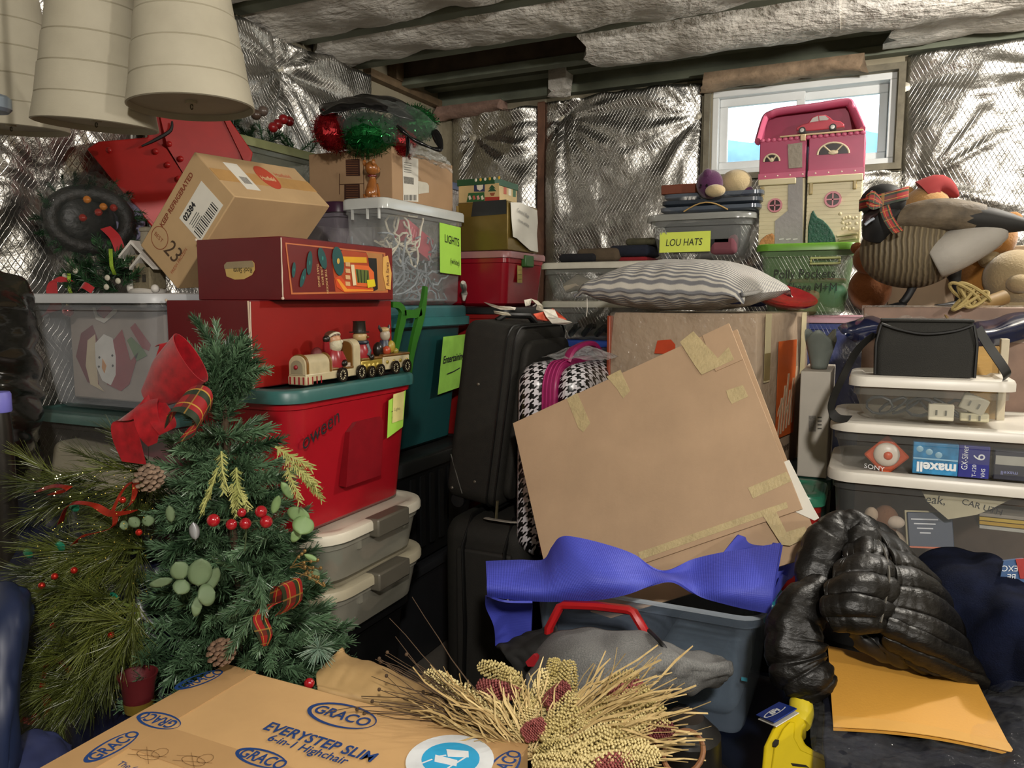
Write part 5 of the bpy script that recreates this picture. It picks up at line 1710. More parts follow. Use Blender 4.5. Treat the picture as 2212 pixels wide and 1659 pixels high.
# case with red handle in front of the bin
tb = thing('tool_case', 'dark case with a red arched handle in front of the bin', 'case', (-0.56, 1.60, 0.449))
q0, q1, q2, q3 = at(1186, 1356, 1.66), at(1212, 1306, 1.67), at(1366, 1318, 1.60), at(1392, 1362, 1.575)
M().tube([q0 - V((0, 0, 0.06)), q0, q1.lerp(q0, 0.1), q1.lerp(q2, 0.05), (q1 + q2) / 2 + V((0, 0, 0.003)), q2.lerp(q1, 0.05), q2.lerp(q3, 0.1), q3, q3 - V((0, 0, 0.06))], 0.0145, 8, flat=0.7).build('handle', mat('#a01418', 0.35), tb)
M().bb(-0.70, -0.42, 1.56, 1.66, 0.45, 0.655).build('case_body', mat('#161c24', 0.5), tb, bevel=0.02, seg=3)


def soft(name, label, cat, rows, material, disp, nu=50, nv=36, th=0.0, group=None, parent=None, smooth=180):
    m = M()
    m.grid(nu, nv, patchfn(ctrl(rows), disp), th)
    o = m.build(name, material, parent, smooth=smooth)
    if parent is None:
        tag(o, label, cat, group)
    return o


n = NT('heather_knit')
n.col(n.mixc(n.ramp(n.noise(420, 2, stretch=(1, 1, 0.4)), 0.3, 0.7), hx('#5a5b5b'), hx('#7c7c7a')))
n.set(Roughness=0.95)
n.bump(n.noise(300, 2), 0.4, 0.003)
HEATH = n.m
gs = thing('grey_hoodie', 'heather grey sweatshirt with black cord lying before the clear bin', 'sweatshirt', (-0.45, 1.50, 0.50))
soft('garment', None, None, [[(1150, 1440, 1.66), (1215, 1368, 1.63), (1330, 1356, 1.58), (1430, 1385, 1.55), (1520, 1418, 1.53), (1565, 1422, 1.50)],
                             [(1140, 1462, 1.56), (1230, 1400, 1.50), (1340, 1388, 1.47), (1430, 1410, 1.45), (1520, 1432, 1.46), (1580, 1430, 1.48)],
                             [(1150, 1500, 1.49), (1240, 1450, 1.44), (1340, 1440, 1.40), (1430, 1446, 1.40), (1510, 1452, 1.44), (1578, 1452, 1.48)],
                             [(1160, 1560, 1.47), (1250, 1520, 1.43), (1340, 1500, 1.41), (1430, 1486, 1.42), (1500, 1472, 1.46), (1568, 1468, 1.50)],
                             [(1170, 1620, 1.50), (1260, 1580, 1.47), (1345, 1540, 1.47), (1420, 1510, 1.48), (1490, 1488, 1.52), (1560, 1474, 1.54)]],
     HEATH, lambda u, v: 0.018 * nz(u * 4, v * 3) + 0.008 * nz(u * 11, v * 5, 2) + 0.010 * math.sin(u * 20 + v * 6) * (1 - u) * v, 70, 44, 0.004, parent=gs)
M().tube(spath([at(1402, 1362, 1.53), at(1425, 1385, 1.455), at(1442, 1410, 1.435), at(1450, 1432, 1.425)], 16), 0.0045, 6).build('draw_cord', BLKT, gs)
M().ball(at(1447, 1422, 1.425), (0.006, 0.006, 0.008)).build('cord_tip', mat('#b9b5aa', 0.3, 0.8), gs)
soft('black_sleeve', 'black cloth strap slung left of the grey sweatshirt', 'cloth', [[(1075, 1400, 1.72), (1130, 1375, 1.72), (1200, 1352, 1.70)], [(1085, 1410, 1.66), (1140, 1395, 1.65), (1205, 1366, 1.65)], [(1110, 1440, 1.64), (1155, 1440, 1.63), (1190, 1400, 1.64)], [(1120, 1500, 1.64), (1150, 1500, 1.63), (1180, 1460, 1.63)]],
     mat('#131211', 0.8, var=0.3), lambda u, v: 0.006 * nz(u * 6, v * 6), 24, 24, 0.006)
M_ = M()
Q = [at(px, py, 1.56) for px, py in ((1135, 1430), (1153, 1412), (1165, 1425), (1158, 1440), (1140, 1440))]
M_.loft([Q, [p + V((0.003, 0.012, -0.003)) for p in Q]])
tag(M_.build('red_tag', mat('#97121c', 0.5), None), 'small red cloth scrap left of the grey sweatshirt', 'cloth')

# ---- black puffer jacket
n = NT('puffer_shell')
n.col(n.mixc(n.ramp(n.noise(9, 4), 0.35, 0.7), hx('#070605'), hx('#14110d')))
n.b.inputs['Specular IOR Level'].default_value = 0.38
n.set(Roughness=0.42)
n.bump(n.noise(30, 5, stretch=(1, 1, 1.8)), 0.4, 0.010)
PUFF = n.m
pj = thing('puffer_jacket', 'black quilted puffer jacket flung over the bins at right', 'jacket', (0.0, 1.45, 0.70))
def quilt(nq, amp, ph=0.0, wr=0.006):
    return lambda u, v: amp * (abs(math.sin(math.pi * (v * nq + ph + 0.12 * math.sin(u * 4)))) ** 0.5) + wr * nz(u * 5, v * nq * 0.7) + wr * 0.4 * nz(u * 16, v * nq)
soft('front_panel', None, None, [[(1846, 1158, 1.66), (1872, 1142, 1.68), (1892, 1150, 1.70)],
                                 [(1836, 1204, 1.53), (1868, 1190, 1.52), (1906, 1196, 1.54)],
                                 [(1800, 1264, 1.44), (1860, 1250, 1.42), (1924, 1254, 1.45)],
                                 [(1784, 1314, 1.40), (1850, 1314, 1.37), (1915, 1322, 1.40)],
                                 [(1802, 1350, 1.39), (1860, 1358, 1.37), (1905, 1352, 1.38)]], PUFF, quilt(6, 0.011, wr=0.004), 44, 72, 0.01, parent=pj)
soft('side_panel', None, None, [[(1860, 1128, 1.69), (1905, 1150, 1.70), (1935, 1180, 1.72)],
                                [(1905, 1190, 1.54), (1960, 1210, 1.56), (2000, 1250, 1.62)],
                                [(1925, 1250, 1.45), (2000, 1270, 1.47), (2060, 1320, 1.53)],
                                [(1915, 1320, 1.40), (2010, 1350, 1.40), (2100, 1400, 1.46)],
                                [(1905, 1350, 1.38), (2000, 1400, 1.37), (2122, 1450, 1.42)],
                                [(1930, 1395, 1.41), (2010, 1440, 1.40), (2118, 1478, 1.42)]], PUFF, quilt(8, 0.010, 0.3, wr=0.004), 48, 80, 0.01, parent=pj)
soft('inner_lining', None, None, [[(1805, 1320, 1.44), (1870, 1355, 1.44), (1960, 1400, 1.45), (2100, 1450, 1.47)], [(1830, 1355, 1.41), (1890, 1390, 1.40), (1960, 1420, 1.40), (2080, 1465, 1.44)],
                                  [(1850, 1390, 1.42), (1900, 1420, 1.42), (1970, 1438, 1.43), (2070, 1474, 1.46)]], mat('#0a0a0b', 0.4, var=0.2), lambda u, v: 0.012 * nz(u * 6, v * 3), 40, 20, 0.008, parent=pj)
M().tube(spath([at(1862, 1128, 1.66), at(1905, 1180, 1.52), at(1920, 1240, 1.43), at(1912, 1300, 1.385), at(1902, 1345, 1.355)], 30), 0.0028, 6).build('zip', mat('#6d6a64', 0.35, 0.7), pj)
def puffy(name, pts, r, nq, sq=0.8, amp=0.16, n=110, na=40, seed=1.0, up=(0.3, -1, 0.4)):
    """quilted sleeve: rings of stitching, puffs and creases round a bent, flattened tube"""
    P = spath([at(*p) for p in pts], n)
    m = M()
    rings = []
    a0 = V(up)
    for k, p in enumerate(P):
        t = (P[min(k + 1, n)] - P[max(k - 1, 0)]).normalized()
        a = (a0 - t * a0.dot(t)).normalized()
        b_ = t.cross(a)
        u = k / n
        ring = []
        for j in range(na):
            th = 2 * math.pi * j / na
            c_, s_ = math.cos(th), math.sin(th)
            q = abs(math.sin(math.pi * (u * nq + 0.18 * c_ + 0.12 * math.sin(2 * th + seed))))
            f = 1 - amp + amp * q ** 0.45 + 0.13 * noise.noise(V((c_ * 1.3 + seed, s_ * 1.3, u * 5))) + 0.07 * noise.noise(V((c_ * 3 + seed, s_ * 3, u * 16))) + 0.03 * noise.noise(V((c_ * 8, s_ * 8 + seed, u * 34)))
            rr = crv([V((x, 0, 0)) for x in r], u).x * f
            ring.append(p + a * (c_ * rr * sq) + b_ * (s_ * rr))
        rings.append(ring)
    m.loft(rings)
    return m.build(name, PUFF, pj, smooth=180)


puffy('hood', [(1762, 1340, 1.50), (1764, 1255, 1.53), (1780, 1185, 1.57), (1812, 1148, 1.60), (1850, 1152, 1.59), (1866, 1190, 1.55)], [0.035, 0.046, 0.048, 0.045, 0.045, 0.035], 6, 0.75, 0.12, seed=2.0)
puffy('sleeve', [(1785, 1275, 1.50), (1738, 1315, 1.45), (1714, 1375, 1.42), (1726, 1435, 1.40), (1752, 1475, 1.38), (1766, 1500, 1.38)], [0.040, 0.050, 0.056, 0.058, 0.050, 0.035], 7, 0.6, 0.14, seed=5.0)
soft('hood_inside', None, None, [[(1770, 1175, 1.60), (1810, 1160, 1.62), (1845, 1175, 1.60)], [(1760, 1230, 1.58), (1800, 1225, 1.60), (1835, 1225, 1.55)], [(1750, 1290, 1.52), (1790, 1290, 1.50), (1820, 1280, 1.46)], [(1752, 1350, 1.46), (1790, 1345, 1.44), (1815, 1330, 1.42)]], mat('#08080a', 0.5), lambda u, v: 0.01 * nz(u * 6, v * 6), 20, 24, 0.006, parent=pj)
# ---- navy fleece
n = NT('navy_fleece')
n.col(n.mixc(n.ramp(n.noise(20, 4), 0.3, 0.7), hx('#0b0f1d'), hx('#141a30')))
n.set(Roughness=0.95)
n.b.inputs['Specular IOR Level'].default_value = 0.1
n.bump(n.noise(350, 3), 0.5, 0.004)
FLC = n.m
soft('navy_fleece', 'dark navy fleece garment heaped at the right edge', 'fleece',
     [[(1975, 1225, 1.72), (2060, 1188, 1.72), (2130, 1192, 1.68), (2165, 1235, 1.62)],
      [(2000, 1262, 1.60), (2080, 1228, 1.56), (2150, 1228, 1.55), (2185, 1262, 1.54)],
      [(2040, 1320, 1.50), (2110, 1290, 1.47), (2180, 1272, 1.46), (2250, 1280, 1.48)],
      [(2080, 1390, 1.44), (2150, 1350, 1.40), (2210, 1330, 1.38), (2280, 1340, 1.40)],
      [(2110, 1450, 1.42), (2160, 1430, 1.38), (2215, 1410, 1.36), (2285, 1420, 1.38)],
      [(2122, 1482, 1.44), (2165, 1488, 1.42), (2215, 1478, 1.40), (2285, 1480, 1.40)]], FLC,
     lambda u, v: 0.020 * nz(u * 3, v * 4) + 0.010 * math.sin(v * 17 + u * 7) * (0.4 + 0.6 * nz(u * 2, v * 3, 4)), 60, 60, 0.006)

# ---- manila envelope on a bag of dark cloth
en = thing('manila_envelope', 'large yellow manila envelope lying under the black jacket', 'envelope', (0.09, 1.55, 0.70))
e0, e1, e2, e3 = onZ(1800, 1575, 0.71), onZ(2192, 1632, 0.71), onZ(2106, 1455, 0.735), onZ(1788, 1400, 0.735)
ENV = mat('#c8923a', 0.6, var=0.05, vs=6, bump=0.1, bs=200)
m = M()
m.grid(24, 20, lambda u, v: (e0.lerp(e1, u)).lerp(e3.lerp(e2, u), v) + V((0, 0, 0.006 * math.sin(3 * u + 2 * v) + 0.004 * (1 - v) * math.sin(math.pi * u))), 0.003)
m.build('envelope_body', ENV, en, smooth=60)
m = M()
m.grid(24, 4, lambda u, v: (e0.lerp(e1, u)).lerp(e3.lerp(e2, u), v * 0.13 + 0.0) + V((0, 0, 0.0012 + 0.006 * math.sin(3 * u + 2 * v * 0.13) + 0.004 * (1 - v * 0.13) * math.sin(math.pi * u) + 0.003 * (1 - v))), 0.001)
m.build('flap', mat('#cd9a46', 0.6, var=0.05), en, smooth=60)
soft('cloth_sack', 'dark navy cloth filling the clear sack under the envelope', 'sack',
     [[(1770, 1420, 1.62), (1900, 1430, 1.62), (2050, 1450, 1.60), (2250, 1440, 1.60)],
      [(1778, 1500, 1.40), (1900, 1500, 1.42), (2050, 1520, 1.40), (2250, 1500, 1.40)],
      [(1782, 1600, 1.20), (1900, 1610, 1.22), (2050, 1620, 1.20), (2250, 1600, 1.22)],
      [(1790, 1690, 1.10), (1900, 1700, 1.08), (2050, 1720, 1.06), (2250, 1700, 1.08)],
      [(1800, 1900, 1.12), (1900, 1950, 1.10), (2050, 1950, 1.08), (2250, 1950, 1.10)]], mat('#0c0f1c', 0.85, var=0.4, vs=20, bump=0.4, bs=60, spec=0.2), lambda u, v: -0.018 + 0.018 * nz(u * 5, v * 5), 40, 40, 0.01)
soft('plastic_sack', 'crinkled clear plastic sack round the dark cloth at lower right', 'bag',
     [[(1745, 1440, 1.55), (1900, 1420, 1.62), (2050, 1440, 1.60), (2170, 1470, 1.42), (2270, 1470, 1.40)],
      [(1748, 1520, 1.36), (1900, 1500, 1.42), (2050, 1520, 1.40), (2180, 1520, 1.31), (2270, 1520, 1.30)],
      [(1752, 1600, 1.20), (1900, 1610, 1.205), (2050, 1620, 1.19), (2180, 1600, 1.20), (2270, 1600, 1.20)],
      [(1760, 1690, 1.08), (1900, 1700, 1.065), (2050, 1720, 1.05), (2180, 1700, 1.06), (2270, 1700, 1.06)]],
     clear('#a9abab', 0.02, 0.05, wave=1.0, ws=14, haze=0.14), lambda u, v: 0.012 * nz(u * 9, v * 7) + 0.008 * nz(u * 22, v * 16, 3), 60, 50, 0.0)
# ---- yellow caddy, blue swing tag
yc = thing('yellow_caddy', 'bright yellow plastic caddy handle at the bottom edge', 'caddy', at(1720, 1640, 1.32))
ON = (ORG - at(1720, 1600, 1.30)).normalized()
ON = (ON + V((0, 0, 0.9))).normalized()
PQ = at(1720, 1600, 1.30)
def ycp(px, py, n=0.0):
    return onplane(px, py, PQ, ON) + ON * n
YEL = mat('#cdb514', 0.35, var=0.06)
outl = [(1642, 1700), (1650, 1610), (1668, 1572), (1684, 1545), (1700, 1532), (1724, 1530), (1745, 1566), (1735, 1572), (1733, 1590), (1740, 1606), (1760, 1620), (1800, 1636), (1806, 1700)]
m = M()
m.loft([[ycp(*p, -0.05) for p in outl], [ycp(*p, 0.0) for p in outl]])
m.build('handle_body', YEL, yc, bevel=0.006, seg=3)
inn = [(1660, 1700), (1672, 1612), (1690, 1576), (1705, 1560), (1718, 1562), (1716, 1596), (1730, 1622), (1790, 1648), (1792, 1700)]
m = M()
m.loft([[ycp(*p, -0.001) for p in inn], [ycp(*p, 0.005) for p in inn]])
m.build('raised_panel', YEL, yc, bevel=0.003)
for pts in ([(1669, 1608), (1674, 1601), (1683, 1602), (1682, 1611), (1676, 1618), (1669, 1616)], [(1708, 1652), (1740, 1656), (1748, 1662), (1712, 1658)]):
    m = M()
    m.loft([[ycp(*p, 0.004) for p in pts], [ycp(*p, 0.0062) for p in pts]])
    m.build('slot', mat('#1a1505', 0.8), yc, smooth=None)
ytu = M().tube(spath([at(1728, 1508, 1.38), at(1732, 1540, 1.36), at(1728, 1565, 1.34)], 10), [0.017, 0.02, 0.021, 0.022, 0.022, 0.022, 0.021, 0.02, 0.02, 0.019, 0.018], 12).build('yellow_bottle', mat('#c9b52a', 0.3), None)
tag(ytu, 'small yellow bottle in clear wrap behind the caddy', 'bottle')
bt = thing('swing_tag', 'blue folded swing tag with a white oval logo', 'tag', at(1680, 1560, 1.33))
Q = [at(1634, 1546, 1.37), at(1672, 1562, 1.31), at(1722, 1532, 1.33), at(1684, 1518, 1.38)]
nn_ = (Q[1] - Q[0]).cross(Q[3] - Q[0]).normalized()
m = M()
m.loft([Q, [p + nn_ * 0.002 for p in Q]])
m.build('blue_card', mat('#142f7c', 0.4), bt, smooth=None)
m = M()
m.loft([[p - nn_ * 0.008 for p in Q], [p - nn_ * 0.0065 for p in Q]])
m.build('white_card', PAPER, bt, smooth=None)
cc = (Q[0] + Q[2]) / 2
rx_ = (Q[2] - Q[1]).normalized()
uy_ = nn_.cross(rx_)
ringprint('oval_logo', WH, bt, cc, rx_, uy_, -0.002, 0, 0.025, 0.013, 0.003, th=0.003)
text('IPI', 0.020, WH, bt, cc - rx_ * 0.014 - uy_ * 0.007 + nn_ * 0.003, rx_, uy_, shear=0.2, bold=0.001)

# ---- camera bag with strap
cbg = thing('camera_bag', 'black camera bag with shoulder strap on the small white lid', 'bag', (0.11, 2.12, 1.269))
x0_, x1_ = 0.003, 0.222
m = M()
rg = []
for z, s_, yb in ((1.269, 0.004, 0), (1.27, 0.0, 0), (1.33, -0.002, 0), (1.385, 0.004, 0), (1.400, 0.012, 0)):
    rg.append(rrect(x0_ + s_, x1_ - s_, 2.085 + s_, 2.23 - s_, 0.02, z, 5))
m.loft(rg)
CAMB = mat('#1b1a15', 0.75, var=0.2, bump=0.4, bs=500)
m.build('bag_body', CAMB, cbg)
pth = spath([(x0_ + 0.012, 2.083, 1.395), (x0_ + 0.05, 2.08, 1.382), (0.11, 2.079, 1.372), (x1_ - 0.05, 2.08, 1.380), (x1_ - 0.012, 2.083, 1.395)], 24)
M().tube(pth, 0.0035, 6).build('piping', BLKT, cbg)
M().tube([(x0_ + 0.004, 2.086, 1.27), (x0_ + 0.003, 2.084, 1.35), (x0_ + 0.012, 2.084, 1.394)], 0.0035, 6).build('piping', BLKT, cbg)
M().tube([(x1_ - 0.004, 2.086, 1.27), (x1_ - 0.003, 2.084, 1.35), (x1_ - 0.012, 2.084, 1.394)], 0.0035, 6).build('piping', BLKT, cbg)
M().bb(x0_ + 0.01, x1_ - 0.01, 2.09, 2.22, 1.399, 1.406).build('lid_flap', CAMB, cbg, bevel=0.003)
M().ribbon(spath([(x0_ + 0.0, 2.10, 1.37), (-0.035, 2.07, 1.33), (-0.070, 2.06, 1.25), (-0.088, 2.05, 1.19), (-0.075, 2.045, 1.163), (-0.045, 2.05, 1.160)], 30), 0.026, [V((0.35, 0.5, -0.15 + 0.6 * (k > 20))) for k in range(31)], 0.002).build('strap', BLKT, cbg)
M().ribbon(spath([(x1_, 2.12, 1.385), (x1_ + 0.022, 2.10, 1.345), (x1_ + 0.055, 2.07, 1.29), (x1_ + 0.06, 2.09, 1.272)], 20), 0.026, [V((0.5, 0.5, 0.4))] * 21, 0.002).build('strap', BLKT, cbg)
# ================================================================ things on top of the stacks
# ---- three ribbed bell pots hanging from the joists
n = NT('cream_bell')
n.col(n.mixc(n.ramp(n.noise(10, 4), 0.3, 0.7), hx('#a39c88'), hx('#ada692')))
n.set(Roughness=0.7)
n.bump(n.noise(90, 3, stretch=(1, 1, 3)), 0.12, 0.003)
BELL = n.m
prof = [(0.080, 0.385), (0.094, 0.380), (0.098, 0.37)]
zz = 0.37
for k in range(1, 5):
    zb = 0.37 - 0.0775 * k
    r0 = 0.098 + (0.158 - 0.098) * (k - 1) * 0.2
    r1 = 0.098 + (0.158 - 0.098) * k * 0.2
    prof += [(r0 + 0.001, zb + 0.0765), (r1 - 0.002, zb + 0.004), (r1 - 0.0045, zb + 0.0015), (r1 - 0.0015, zb)]
prof += [(0.1555, 0.0), (0.156, -0.004), (0.1515, -0.006), (0.150, 0.010), (0.001, 0.012)]
prof = [(r * 0.93, z * 0.93) for r, z in prof]


def bellpot(label, px, py, d, tilt):
    c = at(px, py, d)
    t = thing('hanging_bell', label, 'bell', c, tilt, 'cream bells hanging from the joists')
    M().lathe(prof, 48).build('bell_body', BELL, t, smooth=30, world=False)
    M().lathe([(0.001, 0.004), (0.013, 0.005), (0.014, 0.012)], 16).build('washer', mat('#a79e86', 0.6), t, world=False)
    M().tube([(0.004 * math.cos(a), 0.0, -0.002 + 0.006 * math.sin(a)) for a in [q * 0.6 for q in range(11)]], 0.0014, 6).build('hook', mat('#55503f', 0.4, 0.7), t, world=False)
    top = 2.62 - c.z
    M().tube([(0, 0, 0.38), (0.002, 0.0, (0.38 + top) / 2), (0, 0, top)], 0.004, 6).build('cord', mat('#7d1c1c', 0.8), t, world=False)
    for k in range(2):
        M().ribbon([(0.02 * (1 - 2 * k), -0.02, 0.395), (0.045 * (1 - 2 * k), -0.06, 0.42), (0.06 * (1 - 2 * k), -0.10, 0.37)], 0.022, V((0.4, 0.7, 0.2)), 0.001).build('ribbon_tail', mat('#8d1a1c', 0.6), t, world=False)
    return t


bellpot('large cream ribbed bell, rightmost and nearest of the three', 414, 229, 1.91, (R(1), R(-1), 0))
bellpot('large cream ribbed bell, middle of the three, partly shaded', 208, 268, 2.0, (R(2), R(5), 0))
bellpot('large cream ribbed bell at the left edge of the picture', 24, 277, 2.2, (R(3), R(3), 0))
# grey round cap at the far left edge
lc = thing('metal_cap', 'small grey round cap at the left edge below the bells', 'cap', at(-14, 243, 1.75))
lq = at(-14, 243, 1.75)
M().tube([lq + V((0, 0, 0.036)), V((lq.x, lq.y, 2.64))], 0.004, 6).build('rod', mat('#55585c', 0.4, 0.6), lc)
M().lathe([(0.001, 0.0), (0.030, 0.001), (0.036, 0.008), (0.036, 0.030), (0.030, 0.036), (0.001, 0.037)], 24, lq).build('cap_shell', mat('#8b98a6', 0.3, 0.6), lc)

# ---- big red folded star decoration
stc = at(365, 380, 2.66)
sta = thing('red_star', 'big folded red star decoration with round studs', 'decoration', at(300, 500, 2.55))
def stp(px, py, n=0.0):
    d = 2.56 + (px - 190) * 0.00068
    return at(px, py, d - n)
REDS = mat('#bb1a16', 0.42, var=0.08)
out = [(188, 322), (212, 306), (318, 297), (336, 222), (430, 196), (496, 258), (546, 330), (542, 350), (470, 420), (400, 470), (346, 505), (330, 492), (260, 410)]
m = M()
m.loft([[stp(*p, -0.05) for p in out], [stp(*p, 0.0) for p in out]])
m.build('star_body', REDS, sta, smooth=20, bevel=0.004)
def facet(name, pts, ns, c):
    m = M()
    m.loft([[stp(*p, 0.0005) for p in pts], [stp(*p, q) for p, q in zip(pts, ns)]])
    return m.build(name, c, sta, smooth=20)
facet('star_facet', [(190, 322), (214, 307), (330, 300), (360, 322), (396, 378), (350, 500), (262, 410)], [0.002, 0.004, 0.006, 0.03, 0.022, 0.004, 0.003], REDS)
facet('star_facet', [(340, 226), (430, 200), (494, 262), (544, 332), (540, 350), (420, 400), (398, 378), (362, 318)], [0.004, 0.004, 0.006, 0.003, 0.002, 0.010, 0.022, 0.03], REDS)
facet('star_facet', [(484, 258), (496, 260), (545, 331), (528, 350)], [0.012, 0.010, 0.008, 0.014], mat('#b8221c', 0.4))
for px, py in ((235, 325), (336, 327), (365, 311), (390, 343), (362, 356), (412, 374), (386, 386)):
    M().ball(stp(px, py, 0.032), (0.010, 0.010, 0.010), 12, 8).build('stud', mat('#b52020', 0.3), sta)
M().tube(spath([stp(372, 262, 0.04), stp(368, 282, 0.042), stp(340, 300, 0.042), stp(306, 316, 0.04)], 18), [0.003 + 0.003 * math.sin(math.pi * k / 18) for k in range(19)], 6).build('wire', mat('#121010', 0.5), sta)
bin_('storage_tote', 'dark tote behind the snowman bin under the red star', 'storage bin', -2.40, -1.80, 2.02, 2.09, 0.0, 1.43, mat('#1a1c20', 0.5), mat('#1a1c20', 0.5), r=0.01, taper=0.004, group='totes of the left row')

# ---- evergreen sprigs (shared by several things)
def sprig_mesh(name, L, nn, nl, seed, flat=False, droop=0.0, spread=55, wd=0.0011):
    rg = random.Random(seed)
    m = M()
    stem = [V((0, 0, 0)), V((0, 0, L * 0.5)), V((0.01 * droop, 0, L))]
    m.tube(stem, [0.0022, 0.0018, 0.0010], 4)
    for k in range(nn):
        s_ = (k + rg.random()) / nn
        p = V((0, 0, L * s_ * 0.98))
        a = rg.uniform(0, 2 * math.pi) if not flat else rg.choice((0, math.pi)) + rg.uniform(-0.3, 0.3)
        el = R(spread + rg.uniform(-14, 14) - 22 * s_)
        d = V((math.cos(a) * math.sin(el), math.sin(a) * math.sin(el), math.cos(el)))
        ln = nl * (0.75 + 0.5 * rg.random()) * (1 - 0.25 * s_)
        e = d.cross(V((rg.uniform(-1, 1), rg.uniform(-1, 1), rg.uniform(-1, 1)))).normalized() * wd
        q = p + d * ln + V((0, 0, 0.1 * ln))
        m.poly([p - e, p + e, q + e * 0.5, q - e * 0.5])
    return m


def leafmat(c1, c2, rough=0.4, spec=0.6):
    n = NT('leaf')
    oi = n.n('ShaderNodeObjectInfo')
    f = n.math('ADD', n.math('MULTIPLY', n.noise(60, 2), 0.7), n.math('MULTIPLY', oi.outputs['Random'], 0.5))
    n.col(n.mixc(n.ramp(f, 0.3, 0.85), hx(c1), hx(c2)))
    n.set(Roughness=rough)
    n.b.inputs['Specular IOR Level'].default_value = spec
    return n.m


PINE = leafmat('#213a22', '#62805f')
PINE2 = leafmat('#262f12', '#5c6428')
PINE3 = leafmat('#0c1f10', '#254a28')
CEDAR = leafmat('#7c8444', '#aaa968', 0.7, 0.3)
FROST = leafmat('#6f8a78', '#b9c4b6', 0.6, 0.4)


class Sprigs:
    def __init__(s, prefix, mt, variants):
        s.me = []
        for k, (L, nn, nl, fl, sp_, wd) in enumerate(variants):
            me = sprig_mesh(prefix, L, nn, nl, 31 + k * 7, fl, 1.0, sp_, wd).mesh(prefix)
            me.materials.append(mt)
            s.me.append(me)
        s.prefix = prefix

    def put(s, parent, p, d, sc=1.0, roll=None, k=None):
        """place one sprig: p world position of its root, d direction"""
        k = random.randrange(len(s.me)) if k is None else k
        o = bpy.data.objects.new(s.prefix, s.me[k])
        COL.objects.link(o)
        d = V(d).normalized()
        qm = d.to_track_quat('Z', 'Y').to_matrix().to_4x4() @ Matrix.Rotation(random.uniform(0, 6.28) if roll is None else roll, 4, 'Z')
        o.parent = parent
        o.matrix_local = FR[parent.name].inverted() @ (Matrix.Translation(V(p)) @ qm @ Matrix.Scale(sc, 4))
        FR[o.name] = FR[parent.name]
        return o


PN = Sprigs('branch', PINE, [(0.105, 150, 0.030, False, 50, 0.0014), (0.13, 180, 0.030, False, 55, 0.0014), (0.09, 140, 0.034, False, 45, 0.0015)])
LN = Sprigs('branch', PINE2, [(0.10, 90, 0.060, False, 40, 0.0007), (0.08, 80, 0.072, False, 35, 0.0007)])
DK = Sprigs('branch', PINE3, [(0.07, 80, 0.024, False, 50, 0.0012), (0.09, 90, 0.022, False, 60, 0.0012)])
CD = Sprigs('cedar_sprig', CEDAR, [(0.075, 70, 0.014, True, 55, 0.0012), (0.06, 60, 0.012, True, 60, 0.0012)])
FRS = Sprigs('frosted_sprig', FROST, [(0.02, 110, 0.040, False, 75, 0.0009)])

# greenery in the olive bin
og = thing('pine_garland', 'dark pine garland with red berries on the olive lid', 'garland', onX(600, 300, -2.25))
for k in range(26):
    p = V((random.uniform(-2.36, -2.16), random.uniform(2.2, 2.66), 2.065))
    DK.put(og, p, (random.uniform(-0.6, 0.9), random.uniform(-1, 1), random.uniform(0.3, 0.8)), 1.1)
for px, py, c in ((553, 248, '#4a3a30'), (568, 240, '#5d5048'), (600, 268, '#7d1418'), (612, 258, '#8d1a1e'), (625, 262, '#6d1014'), (590, 275, '#8d1a1e')):
    q = onX(px, py, -2.20)
    M().ball((q.x, q.y, max(q.z, 2.09)), 0.020, 12, 8).build('berry', mat(c, 0.3), og)

# holly heap, red ribbon, hanging ornament on the snowman bin lid
hol = thing('holly_garland', 'dark green holly garland with white flowers and red ribbon', 'garland', onY(220, 628, 1.65))
for k in range(52):
    px = random.uniform(150, 268)
    zz_ = random.uniform(1.475, 1.56)
    q = onY(px, 600, random.uniform(1.58, 1.78))
    if q.x < -2.30:
        continue
    DK.put(hol, (q.x, q.y, zz_), (random.uniform(-1, 1), random.uniform(-1, 0.6), random.uniform(-0.1, 1)), 1.15)
for px, py in ((163, 585), (140, 596), (232, 600), (255, 607), (230, 620), (150, 570)):
    q = onY(px, py, 1.56)
    M().ball(q, (0.010, 0.006, 0.009), 8, 6).build('white_flower', mat('#b9b5a4', 0.8), hol)
for px, py in ((150, 612), (240, 560)):
    q = onY(px, py, 1.555)
    M().ribbon([q + V((0, 0, 0.03)), q, q + V((0.008, -0.006, -0.02)), q + V((0.012, 0.0, -0.045))], 0.012, V((1, 0.3, 0)), 0.001).build('gold_ribbon', mat('#7d9a2e', 0.2, 0.7), hol)
RB = mat('#a01018', 0.6, sheen=0.3)
q = onY(118, 618, 1.535)
M().ribbon(spath([q + V((0.04, 0.02, 0.012)), q + V((0.0, 0, 0.02)), q + V((-0.005, -0.006, -0.02)), q + V((0.01, -0.004, -0.05)), q + V((-0.02, 0, -0.075)), q + V((-0.05, 0.0, -0.085))], 20), 0.032, [V((0.7, 0.5, 0.5 * math.sin(k * 0.4))) for k in range(21)], 0.0012).build('red_ribbon', RB, hol)
q = onY(188, 622, 1.535)
M().ribbon(spath([q + V((-0.03, 0, 0)), q + V((0, -0.01, 0.008)), q + V((0.025, 0, -0.008))], 10), 0.022, V((0, 0.6, 0.8)), 0.0012).build('red_ribbon', RB, hol)
q = onY(248, 512, 1.64)
M().ribbon(spath([q + V((-0.04, 0, 0.03)), q, q + V((0.02, 0, -0.04))], 10), 0.03, V((0.6, 0.6, 0.3)), 0.0012).build('red_ribbon', RB, hol)
ob_ = thing('ball_ornament', 'small shiny red ball ornament hanging over the bin edge', 'ornament', onY(147, 684, 1.535))
q = onY(147, 672, 1.535)
